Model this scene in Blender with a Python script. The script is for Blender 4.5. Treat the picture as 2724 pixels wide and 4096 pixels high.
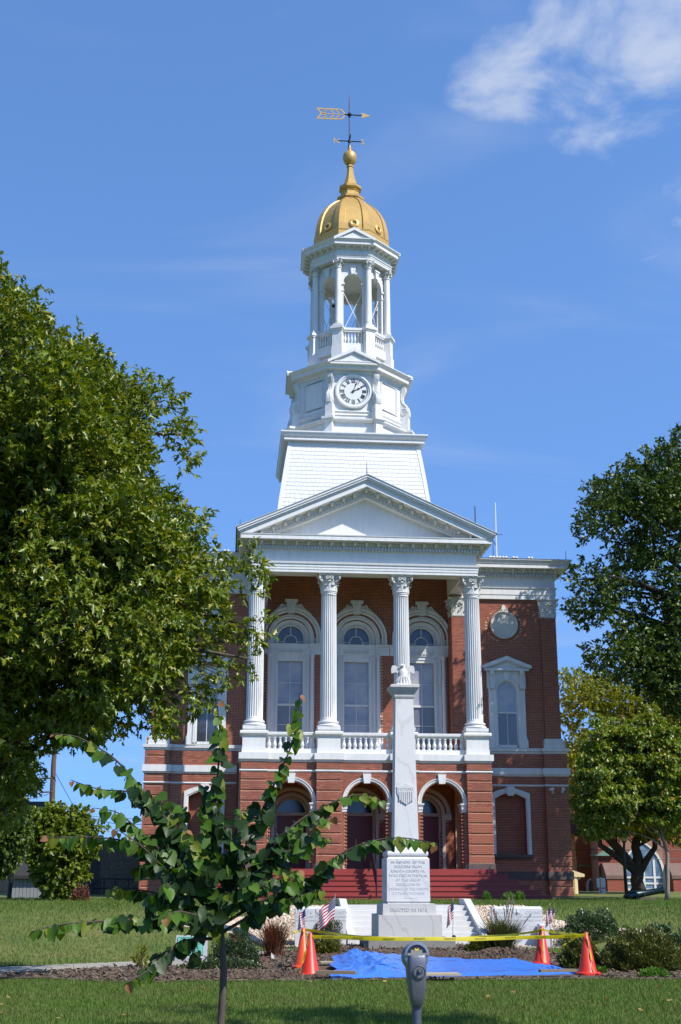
import bpy, math, random
import numpy as np
from mathutils import Vector, Matrix
for o in list(bpy.data.objects): bpy.data.objects.remove(o)
SC = bpy.context.scene
COL = SC.collection
random.seed(7); RNG = np.random.default_rng(11)
R = math.radians
# ------------------------------------------------------------------ camera
CP = np.array([-5.128, -50.0, 1.65]); YAW, PIT, ROL, FPX = .087, .2881, .002, 4939.6   # focal length in pixels of the 2724x4096 photograph
_f = np.array([math.sin(YAW)*math.cos(PIT), math.cos(YAW)*math.cos(PIT), math.sin(PIT)])
_r = np.array([math.cos(YAW), -math.sin(YAW), 0.0]); _u = np.cross(_r, _f)
CR = math.cos(ROL)*_r + math.sin(ROL)*_u; CU = -math.sin(ROL)*_r + math.cos(ROL)*_u
cam = bpy.data.cameras.new('camera'); camo = bpy.data.objects.new('camera', cam); COL.objects.link(camo)
camo.matrix_world = Matrix(((CR[0], CU[0], -_f[0], CP[0]), (CR[1], CU[1], -_f[1], CP[1]), (CR[2], CU[2], -_f[2], CP[2]), (0, 0, 0, 1)))
cam.sensor_fit = 'VERTICAL'; cam.sensor_height = 24; cam.sensor_width = 16; cam.lens = FPX/4096*24
cam.clip_start = .1; cam.clip_end = 6000
SC.camera = camo
def ray(u, v): return _f + CR*(u-1362)/FPX + CU*(2048-v)/FPX
def atY(u, v, Y): d = ray(u, v); return CP + d*(Y-CP[1])/d[1]      # photo pixel -> point on the plane y = Y
def atZ(u, v, Z): d = ray(u, v); return CP + d*(Z-CP[2])/d[2]
# ------------------------------------------------------------------ sky and sun
SUN_EL, SUN_AZ = R(47), R(47)       # azimuth measured from the facade's normal towards the right
sdir = Vector((math.sin(SUN_AZ)*math.cos(SUN_EL), -math.cos(SUN_AZ)*math.cos(SUN_EL), math.sin(SUN_EL)))
W = bpy.data.worlds.new('World'); SC.world = W; W.use_nodes = True
nt = W.node_tree; nt.nodes.clear(); N = nt.nodes.new; L = nt.links.new
out = N('ShaderNodeOutputWorld'); bg = N('ShaderNodeBackground'); bg.inputs[1].default_value = .132
sky = N('ShaderNodeTexSky'); sky.sky_type = 'NISHITA'; sky.sun_disc = False; sky.sun_elevation = SUN_EL; sky.sun_rotation = R(180)-SUN_AZ
sky.altitude = 200; sky.air_density = 1.0; sky.dust_density = 0.0; sky.ozone_density = 2.6
tc = N('ShaderNodeTexCoord')
sxs = N('ShaderNodeSeparateXYZ'); L(tc.outputs['Generated'], sxs.inputs[0]); sks = N('ShaderNodeCombineXYZ')      # clear dry air: the sky hardly pales towards the horizon
def vm(op, a, b=None):
    n = N('ShaderNodeVectorMath'); n.operation = op
    L(a, n.inputs[0]) if hasattr(a, 'is_linked') else setattr(n.inputs[0], 'default_value', a)
    if b is not None: L(b, n.inputs[1]) if hasattr(b, 'is_linked') else setattr(n.inputs[1], 'default_value', b)
    return n
def mth(op, a, b=None, clamp=False):
    n = N('ShaderNodeMath'); n.operation = op; n.use_clamp = clamp
    for i, q in enumerate((a, b)):
        if q is None: continue
        L(q, n.inputs[i]) if hasattr(q, 'is_linked') else setattr(n.inputs[i], 'default_value', q)
    return n.outputs[0]
L(sxs.outputs[0], sks.inputs[0]); L(sxs.outputs[1], sks.inputs[1]); L(mth('ADD', mth('MULTIPLY', sxs.outputs[2], .74), .29), sks.inputs[2])
nv = vm('NORMALIZE', sks.outputs[0]); L(nv.outputs[0], sky.inputs['Vector'])
# thin fair-weather cloud: two noise layers in the direction of view, projected on a high flat layer
sx = N('ShaderNodeSeparateXYZ'); L(tc.outputs['Generated'], sx.inputs[0])
zz = mth('ADD', mth('MAXIMUM', sx.outputs[2], 0.0), .12)
cx = N('ShaderNodeCombineXYZ'); L(mth('DIVIDE', sx.outputs[0], zz), cx.inputs[0]); L(mth('DIVIDE', sx.outputs[1], zz), cx.inputs[1])
def blob(u, v, r):      # a cloud patch around one direction of the sky
    d = ray(u, v); d = d/np.linalg.norm(d)
    dist = vm('DISTANCE', tc.outputs['Generated'], tuple(d)).outputs['Value']
    m = N('ShaderNodeMapRange'); m.interpolation_type = 'SMOOTHSTEP'; L(dist, m.inputs[0]); m.inputs[1].default_value = r; m.inputs[2].default_value = r*.25; m.inputs[3].default_value = 0; m.inputs[4].default_value = 1
    return m.outputs[0]
n1 = N('ShaderNodeTexNoise'); L(cx.outputs[0], n1.inputs['Vector']); n1.inputs['Scale'].default_value = 7.5; n1.inputs['Detail'].default_value = 9; n1.inputs['Roughness'].default_value = .58; n1.inputs['Distortion'].default_value = .35
n2 = N('ShaderNodeTexNoise'); L(cx.outputs[0], n2.inputs['Vector']); n2.inputs['Scale'].default_value = .55; n2.inputs['Detail'].default_value = 3
patch = mth('MAXIMUM', mth('MAXIMUM', blob(2500, 100, .15), blob(2020, 270, .075)), mth('MAXIMUM', blob(2400, 330, .08), mth('MULTIPLY', blob(2720, 800, .07), .62)))
field = mth('MULTIPLY', mth('SUBTRACT', n2.outputs[0], .60), 2.5, True)
cov = mth('MAXIMUM', patch, field)
c1 = mth('ADD', n1.outputs[0], mth('SUBTRACT', mth('MULTIPLY', cov, .33), .67))
cl = N('ShaderNodeMapRange'); cl.interpolation_type = 'SMOOTHSTEP'; L(c1, cl.inputs[0]); cl.inputs[1].default_value = 0.0; cl.inputs[2].default_value = .33; cl.inputs[3].default_value = 0; cl.inputs[4].default_value = .82
# faint cirrus streaks
mp = N('ShaderNodeMapping'); L(cx.outputs[0], mp.inputs[0]); mp.inputs['Scale'].default_value = (1.0, 2.0, 1); mp.inputs['Rotation'].default_value = (0, 0, .5)
n3 = N('ShaderNodeTexNoise'); L(mp.outputs[0], n3.inputs['Vector']); n3.inputs['Scale'].default_value = 1.1; n3.inputs['Detail'].default_value = 7; n3.inputs['Distortion'].default_value = 1.2
ci = N('ShaderNodeMapRange'); ci.interpolation_type = 'SMOOTHSTEP'; L(n3.outputs[0], ci.inputs[0]); ci.inputs[1].default_value = .5; ci.inputs[2].default_value = .8; ci.inputs[4].default_value = .26
fac = mth('MAXIMUM', cl.outputs[0], ci.outputs[0])
mx = N('ShaderNodeMix'); mx.data_type = 'RGBA'; L(fac, mx.inputs['Factor']); tint = vm('MULTIPLY', sky.outputs[0], (.77, .98, 1.20)); L(tint.outputs[0], mx.inputs['A']); mx.inputs['B'].default_value = (2.7, 3.05, 3.8, 1)
L(mx.outputs['Result'], bg.inputs[0]); L(bg.outputs[0], out.inputs[0])
sl = bpy.data.lights.new('sun', 'SUN'); sl.energy = 3.9; sl.angle = R(.53); sl.color = (1, .955, .88)
so = bpy.data.objects.new('sun', sl); COL.objects.link(so); so.rotation_euler = sdir.to_track_quat('Z', 'Y').to_euler(); so.location = (20, -30, 60)
vs = SC.view_settings; vs.view_transform = 'Standard'; vs.look = 'None'; vs.exposure = .78; vs.gamma = 1; vs.use_curve_mapping = False
SC.cycles.use_denoising = True; SC.cycles.max_bounces = 6; SC.cycles.transparent_max_bounces = 8; SC.cycles.sample_clamp_indirect = 6; SC.cycles.caustics_reflective = False; SC.cycles.caustics_refractive = False
# ------------------------------------------------------------------ materials
MT = {}
def mat(name, col, rough=.6, metal=0, noise=0, nscale=6, bump=0, bscale=40, island=0, col2=None, nd=4, spec=.5, transl=0, subsurf=0, island_cols=None, coat=0, stretch=None, tcoord='Object'):
    m = bpy.data.materials.new(name); m.use_nodes = True; t = m.node_tree; nd_ = t.nodes; lk = t.links
    b = nd_['Principled BSDF']; b.inputs['Roughness'].default_value = rough; b.inputs['Metallic'].default_value = metal; b.inputs['Specular IOR Level'].default_value = spec; b.inputs['Coat Weight'].default_value = coat
    c = None
    def rgb(q): n = nd_.new('ShaderNodeRGB'); n.outputs[0].default_value = (*q, 1); return n.outputs[0]
    def mixn(f, a, bb, bt='MIX'):
        n = nd_.new('ShaderNodeMix'); n.data_type = 'RGBA'; n.blend_type = bt
        if isinstance(f, (int, float)): n.inputs['Factor'].default_value = f
        else: lk.new(f, n.inputs['Factor'])
        lk.new(a, n.inputs['A']); lk.new(bb, n.inputs['B']); return n.outputs['Result']
    c = rgb(col)
    tcn = nd_.new('ShaderNodeTexCoord'); vec = tcn.outputs[tcoord]
    if stretch:
        mp = nd_.new('ShaderNodeMapping'); lk.new(vec, mp.inputs[0]); mp.inputs['Scale'].default_value = stretch; vec = mp.outputs[0]
    if island_cols:
        g = nd_.new('ShaderNodeNewGeometry'); rp = nd_.new('ShaderNodeValToRGB'); lk.new(g.outputs['Random Per Island'], rp.inputs[0])
        e = rp.color_ramp.elements; k = len(island_cols)
        while len(e) < k: e.new(.5)
        for i, q in enumerate(island_cols): e[i].position = (i/(k-1) if k > 1 else 0) if len(q) == 3 else q[3]; e[i].color = (*q[:3], 1)
        c = rp.outputs[0]
    if noise:
        n = nd_.new('ShaderNodeTexNoise'); lk.new(vec, n.inputs['Vector']); n.inputs['Scale'].default_value = nscale; n.inputs['Detail'].default_value = nd; n.inputs['Roughness'].default_value = .6
        r = nd_.new('ShaderNodeMapRange'); lk.new(n.outputs[0], r.inputs[0]); r.inputs[1].default_value = .35; r.inputs[2].default_value = .68; r.inputs[4].default_value = noise
        c2 = rgb(col2 if col2 else tuple(q*.5 for q in col)); c = mixn(r.outputs[0], c, c2)
    if island:
        g = nd_.new('ShaderNodeNewGeometry'); r = nd_.new('ShaderNodeMapRange'); lk.new(g.outputs['Random Per Island'], r.inputs[0]); r.inputs[3].default_value = 1-island; r.inputs[4].default_value = 1+island
        h = nd_.new('ShaderNodeHueSaturation'); lk.new(r.outputs[0], h.inputs['Value']); lk.new(c, h.inputs['Color']); c = h.outputs[0]
    lk.new(c, b.inputs['Base Color'])
    if bump:
        n = nd_.new('ShaderNodeTexNoise'); lk.new(vec, n.inputs['Vector']); n.inputs['Scale'].default_value = bscale; n.inputs['Detail'].default_value = 5
        bp = nd_.new('ShaderNodeBump'); bp.inputs['Strength'].default_value = bump; bp.inputs['Distance'].default_value = .02; lk.new(n.outputs[0], bp.inputs['Height']); lk.new(bp.outputs[0], b.inputs['Normal'])
    if transl:
        tr = nd_.new('ShaderNodeBsdfTranslucent'); hs = nd_.new('ShaderNodeHueSaturation'); hs.inputs['Value'].default_value = 1.5; hs.inputs['Saturation'].default_value = 1.15; lk.new(c, hs.inputs['Color']); lk.new(hs.outputs[0], tr.inputs[0])
        ms = nd_.new('ShaderNodeMixShader'); ms.inputs[0].default_value = transl; lk.new(b.outputs[0], ms.inputs[1]); lk.new(tr.outputs[0], ms.inputs[2]); lk.new(ms.outputs[0], nd_['Material Output'].inputs[0])
    MT[name] = m; return m
mat('white_paint', (.655, .65, .63), .5, noise=.5, nscale=3.2, col2=(.50, .485, .445), bump=.06, bscale=30, stretch=(2.2, 2.2, .45), nd=7)
mat('white_weathered', (.60, .59, .56), .6, noise=.6, nscale=9, col2=(.5, .475, .43), bump=.12, bscale=60)
mat('cream_paint', (0.616, 0.5896, 0.528), .55, noise=.25, nscale=4, col2=(0.4928, 0.4576, 0.396))
mat('brick', (0.3856, 0.1257, 0.0676), .85, island_cols=[(0.257, 0.0785, 0.0458), (0.347, 0.107, 0.0607), (0.2892, 0.0911, 0.0541), (0.3856, 0.1257, 0.0702), (0.2313, 0.0722, 0.0485), (0.3278, 0.1037, 0.0621)], noise=.25, nscale=1.1, col2=(0.1929, 0.0706, 0.0485), bump=.2, bscale=55, island=.12)
mat('mortar', (.60, .42, .28), .95, noise=.5, nscale=2, col2=(.42, .28, .18))
mat('brownstone', (.085, .062, .058), .8, noise=.5, nscale=3, col2=(.13, .095, .08), bump=.2)
mat('red_step_paint', (0.2673, 0.0342, 0.0247), .55, noise=.5, nscale=5, col2=(0.1881, 0.0266, 0.0209), bump=.25, bscale=22)
mat('door_paint', (.22, .02, .02), .35, noise=.3, nscale=3)
mat('gold', (0.5355, 0.332, 0.0936), .42, metal=.35, noise=.5, nscale=2.6, col2=(0.4106, 0.249, 0.072), bump=.12, bscale=5)
mat('dark_iron', (.014, .017, .026), .45, metal=.4)
mat('black_print', (.012, .012, .012), .5)
mat('roof_metal', (.42, .43, .43), .5, metal=.3, noise=.4, nscale=2, col2=(.3, .31, .31))
mat('roof_edge', (.06, .06, .065), .5, metal=.5)
mat('glass', (.035, .042, .055), .03, spec=.9, noise=.3, nscale=.7, col2=(.05, .05, .06))
mat('blind', (.40, .37, .365), .10, noise=1, nscale=.8, col2=(.17, .18, .235), spec=.7)  # pale blinds behind glass; blue-grey blotches imitate uneven reflections
mat('screen_glass', (.15, .15, .165), .15, noise=.6, nscale=1.2, col2=(.10, .10, .115), spec=.6)
mat('fan_glass', (.02, .024, .03), .1, spec=.7)
mat('stone_plaque', (.55, .53, .47), .7, noise=.5, nscale=4, col2=(.5, .47, .4), bump=.1)
mat('carved_grey', (.34, .335, .32), .8)
def marble(name, base, vein, dark):
    m = mat(name, base, .55, bump=.18, bscale=26, noise=.5, nscale=2.2, col2=tuple(q*.9 for q in base)); t = m.node_tree; b = t.nodes['Principled BSDF']; old = b.inputs['Base Color'].links[0].from_socket
    tcn = t.nodes.new('ShaderNodeTexCoord'); mp = t.nodes.new('ShaderNodeMapping'); t.links.new(tcn.outputs['Object'], mp.inputs[0]); mp.inputs['Rotation'].default_value = (.2, .85, .3); mp.inputs['Scale'].default_value = (1, 1, .32)
    w = t.nodes.new('ShaderNodeTexWave'); t.links.new(mp.outputs[0], w.inputs[0]); w.inputs['Scale'].default_value = 1.15; w.inputs['Distortion'].default_value = 11; w.inputs['Detail'].default_value = 4; w.inputs['Detail Scale'].default_value = 1.6
    r = t.nodes.new('ShaderNodeMapRange'); t.links.new(w.outputs[0], r.inputs[0]); r.inputs[1].default_value = .90; r.inputs[2].default_value = 1.0; r.inputs[4].default_value = dark
    mx = t.nodes.new('ShaderNodeMix'); mx.data_type = 'RGBA'; t.links.new(r.outputs[0], mx.inputs['Factor']); t.links.new(old, mx.inputs['A']); mx.inputs['B'].default_value = (*vein, 1); t.links.new(mx.outputs['Result'], b.inputs['Base Color'])
marble('marble', (.60, .59, .565), (.43, .41, .38), .42)
marble('marble_base', (.48, .465, .43), (.36, .31, .24), .5)
mat('carved_shadow', (.57, .565, .545), .7)
mat('white_marble', (0.558, 0.549, 0.5265), .55, noise=.6, nscale=3, col2=(0.45, 0.4365, 0.405), bump=.06)
mat('white_granite', (0.5181, 0.5222, 0.5343), .6, noise=.4, nscale=2, col2=(0.4453, 0.4493, 0.4615), bump=.05, bscale=80)
mat('footing', (.25, .235, .21), .9, noise=.7, nscale=40, col2=(.15, .14, .125), bump=.5, bscale=60)
mat('concrete', (0.288, 0.264, 0.216), .9, noise=.5, nscale=1.4, col2=(0.232, 0.208, 0.168), bump=.1)
mat('cone_orange', (0.68, 0.075, 0.018), .38, noise=.35, nscale=3, col2=(0.527, 0.045, 0.012))
mat('cone_red', (0.578, 0.03, 0.014), .38, noise=.35, nscale=3, col2=(0.425, 0.02, 0.012))
mat('tape', (0.592, 0.48, 0.0096), .35, noise=.3, nscale=9, col2=(0.48, 0.376, 0.008), transl=.25)
mat('tarp', (0.042, 0.16, 0.561), .36, noise=.35, nscale=2.2, col2=(0.0264, 0.11, 0.425), bump=.35, bscale=9)
mat('wood', (.21, .16, .10), .85, noise=.6, nscale=12, col2=(.13, .10, .065), stretch=(1, 9, 9))
mat('plywood', (.34, .29, .19), .85, noise=.5, nscale=3, col2=(.27, .22, .15))
mat('meter_grey', (0.1232, 0.1318, 0.1573), .42, metal=.35, noise=.45, nscale=16, col2=(0.0723, 0.0765, 0.0978), bump=.08, bscale=90)
mat('meter_dome', (0.216, 0.24, 0.288), .33, metal=.4, noise=.2, nscale=9)
mat('meter_post', (.085, .10, .13), .5, metal=.3, noise=.7, nscale=22, col2=(.035, .04, .055))
mat('meter_dark', (.018, .018, .045), .3)
mat('meter_plate', (.23, .23, .21), .4)
mat('yellow', (.72, .5, .01), .5)
mat('clock_white', (.64, .64, .63), .4)
mat('flag_red', (.42, .022, .035), .8); mat('flag_white', (.72, .71, .70), .8); mat('flag_blue', (.025, .028, .115), .8)
mat('stick', (.30, .22, .12), .7); mat('bronze', (.055, .045, .055), .45, metal=.6)
mat('verdigris', (.10, .33, .26), .55, metal=.3, noise=.5, nscale=6, col2=(.075, .24, .20)); mat('verdigris_dark', (.03, .10, .085), .6)
mat('grey_granite', (.28, .285, .30), .8, noise=.6, nscale=26, col2=(.19, .19, .21), bump=.4, bscale=40)
mat('bark', (.085, .065, .05), .95, noise=.6, nscale=9, col2=(.045, .035, .028), bump=.7, bscale=18, stretch=(1, 1, .3))
mat('bark_dark', (.03, .024, .018), .95, noise=.5, nscale=9, bump=.6, bscale=18)
mat('bark_pale', (.22, .19, .15), .9, noise=.5, nscale=9, col2=(.14, .12, .09), bump=.4)
mat('twig', (.055, .036, .028), .85)
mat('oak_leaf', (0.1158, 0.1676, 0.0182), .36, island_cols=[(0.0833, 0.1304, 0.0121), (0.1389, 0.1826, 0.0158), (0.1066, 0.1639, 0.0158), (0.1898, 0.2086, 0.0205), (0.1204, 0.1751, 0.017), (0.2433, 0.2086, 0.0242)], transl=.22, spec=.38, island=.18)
mat('oak_leaf_shaded', (0.0748, 0.1111, 0.0125), .42, island_cols=[(0.0411, 0.0762, 0.0098), (0.0673, 0.1049, 0.0116), (0.0524, 0.089, 0.0107), (0.0935, 0.1191, 0.0125)], transl=.14, spec=.4, island=.2)  # darker copy of the oak leaf: shade on the crowns put into the colour
mat('maple_leaf', (0.1502, 0.186, 0.0146), .45, island_cols=[(0.0977, 0.1364, 0.0107), (0.1728, 0.1892, 0.0117), (0.2404, 0.2294, 0.0136), (0.1278, 0.1519, 0.0117), (0.1952, 0.1783, 0.0126)], transl=.3, spec=.4, island=.15)
mat('dogwood_leaf', (0.1232, 0.2076, 0.0238), .4, island_cols=[(0.0923, 0.1659, 0.019), (0.1539, 0.2359, 0.0238), (0.2155, 0.2643, 0.0333), (0.1191, 0.1925, 0.0214), (0.1848, 0.2264, 0.0261), (0.2614, 0.1397, 0.027, 0.99)], transl=.26, spec=.5, island=.15)
mat('shrub_tree_leaf', (0.103, 0.1487, 0.0144), .45, island_cols=[(0.0744, 0.1202, 0.0125), (0.143, 0.1888, 0.0154), (0.0973, 0.143, 0.0125), (0.1888, 0.2117, 0.0211), (0.1144, 0.1602, 0.0134)], transl=.3, spec=.4, island=.15)
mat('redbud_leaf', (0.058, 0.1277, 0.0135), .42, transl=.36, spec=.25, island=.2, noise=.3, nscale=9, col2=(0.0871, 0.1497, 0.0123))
mat('redbud_leaf_dark', (0.0215, 0.0473, 0.0126), .42, transl=.28, spec=.25, island=.2, noise=.3, nscale=9, col2=(0.0298, 0.0577, 0.0114))  # dark green leaf, deepened to imitate the shade inside the crown
mat('redbud_leaf_young', (0.1613, 0.1851, 0.0176), .45, transl=.34, spec=.4, island=.2, noise=.4, nscale=12, col2=(0.1075, 0.1543, 0.016))
mat('redbud_leaf_tip', (.23, .10, .05), .45, transl=.3, spec=.4, island=.25, noise=.4, nscale=14, col2=(.30, .16, .03))
mat('grass_blade', (0.064, 0.157, 0.0158), .6, island_cols=[(0.0481, 0.1149, 0.0103), (0.068, 0.1426, 0.0142), (0.0841, 0.1547, 0.0174), (0.1361, 0.1873, 0.0435), (0.0561, 0.1208, 0.0111)], transl=.25, spec=.25, island=.2, noise=.75, nscale=.8, col2=(0.1186, 0.1368, 0.0365), nd=6)
mat('box_leaf', (.03, .06, .02), .4, island_cols=[(.020, .044, .014), (.038, .068, .02), (.028, .055, .017)], transl=.1, island=.25)
mat('yew_leaf', (0.078, 0.104, 0.0158), .5, island_cols=[(0.0585, 0.078, 0.0126), (0.0975, 0.1106, 0.0148), (0.0806, 0.0936, 0.0138), (0.117, 0.1106, 0.0148)], transl=.15, island=.25)
mat('gold_leaf', (0.132, 0.1294, 0.015), .5, island_cols=[(0.0743, 0.0949, 0.0105), (0.1402, 0.1336, 0.0128), (0.1072, 0.1078, 0.012), (0.0825, 0.1035, 0.012)], transl=.2, island=.25)
mat('grass_tall', (.10, .11, .03), .6, island_cols=[(.055, .078, .018), (.095, .11, .028), (.15, .135, .05), (.07, .09, .02)], transl=.15, island=.2)
mat('plume', (.36, .27, .20), .9, island=.2, transl=.3)
mat('red_grass', (.17, .055, .03), .7, island_cols=[(.13, .038, .022), (.22, .10, .05), (.17, .05, .028), (.10, .05, .025)], transl=.2, island=.2)
mat('berry_red', (.34, .028, .018), .45, island=.3)
mat('euonymus', (0.039, 0.0709, 0.0203), .35, island_cols=[(0.0253, 0.0557, 0.0149), (0.0468, 0.0861, 0.0236), (0.0683, 0.1013, 0.0304), (0.0341, 0.0607, 0.0169)], transl=.12, island=.25, spec=.6)
mat('bright_leaf', (.09, .19, .02), .45, transl=.25, island=.2)
mat('mulch_chip', (0.102, 0.0688, 0.0464), .95, island_cols=[(0.0723, 0.0459, 0.0298), (0.1275, 0.088, 0.0583), (0.0935, 0.0612, 0.0398), (0.17, 0.1224, 0.0828), (0.0595, 0.0383, 0.0252)], island=.2)
mat('dirt_clod', (.06, .038, .024), .95, island_cols=[(.045, .028, .018), (.075, .048, .03), (.06, .036, .022), (.10, .066, .042)], island=.2)
mat('pebble', (0.51, 0.425, 0.34), .8, island_cols=[(0.425, 0.306, 0.204), (0.578, 0.51, 0.408), (0.51, 0.374, 0.255), (0.612, 0.561, 0.476), (0.391, 0.255, 0.1615), (0.561, 0.459, 0.34)], island=.12)
mat('dead_leaf', (.30, .13, .04), .8, island_cols=[(.25, .10, .03), (.36, .22, .06), (.20, .08, .03)], transl=.2)
mat('mulch', (0.1, 0.0686, 0.045), .98, noise=.8, nscale=30, col2=(0.055, 0.037, 0.0248), bump=.8, bscale=60)
mat('dirt', (.06, .04, .026), .98, noise=.8, nscale=14, col2=(.035, .023, .015), bump=1, bscale=30)
mat('gravel_bed', (.34, .26, .18), .95, noise=.7, nscale=40, col2=(.18, .13, .09))
mat('church_brick', (0.2525, 0.0687, 0.0421), .85, noise=.4, nscale=3, col2=(0.1776, 0.0444, 0.0291), island=.12)
mat('church_mortar', (0.27, 0.143, 0.1054), .9)
mat('church_stone', (.17, .105, .085), .85, noise=.4, nscale=3)
mat('church_glass', (.06, .09, .14), .15, noise=1, nscale=2.6, col2=(.16, .24, .34), spec=.8)
mat('sandstone', (.34, .22, .12), .9, noise=.6, nscale=3, col2=(.22, .14, .08), bump=.6, bscale=8, island=.25)
mat('rubble', (.10, .085, .07), .9, island_cols=[(.055, .05, .045), (.12, .10, .085), (.085, .07, .055), (.15, .11, .075), (.07, .065, .06)], bump=.6, bscale=10)
mat('dark_roof', (.02, .018, .017), .8); mat('shed_wall', (.20, .205, .21), .7); mat('cream_trim', (.62, .48, .26), .55)
mat('sign_back', (.36, .37, .37), .4, metal=.5); mat('copper_green', (.16, .28, .23), .7, noise=.5, nscale=4); mat('wood_pole', (.12, .07, .045), .9, noise=.5, nscale=8)
mat('cannon_green', (.015, .032, .035), .35, metal=.5); mat('black', (.008, .008, .009), .5); mat('cam_white', (.6, .6, .58), .4); mat('car_paint', (.35, .42, .55), .2, coat=.5)
# lawn: mown turf, green with straw-coloured patches
m = mat('turf', (.075, .105, .016), .95, bump=.5, bscale=70); t = m.node_tree; b = t.nodes['Principled BSDF']
tcn = t.nodes.new('ShaderNodeTexCoord'); na = t.nodes.new('ShaderNodeTexNoise'); t.links.new(tcn.outputs['Object'], na.inputs[0]); na.inputs['Scale'].default_value = .55; na.inputs['Detail'].default_value = 6; na.inputs['Roughness'].default_value = .65
rp = t.nodes.new('ShaderNodeValToRGB'); t.links.new(na.outputs[0], rp.inputs[0]); e = rp.color_ramp.elements
e[0].position = .3; e[0].color = (.056, .088, .010, 1); e[1].position = .75; e[1].color = (.185, .16, .055, 1); q = e.new(.52); q.color = (.10, .12, .016, 1)
t.links.new(rp.outputs[0], b.inputs['Base Color'])
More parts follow.
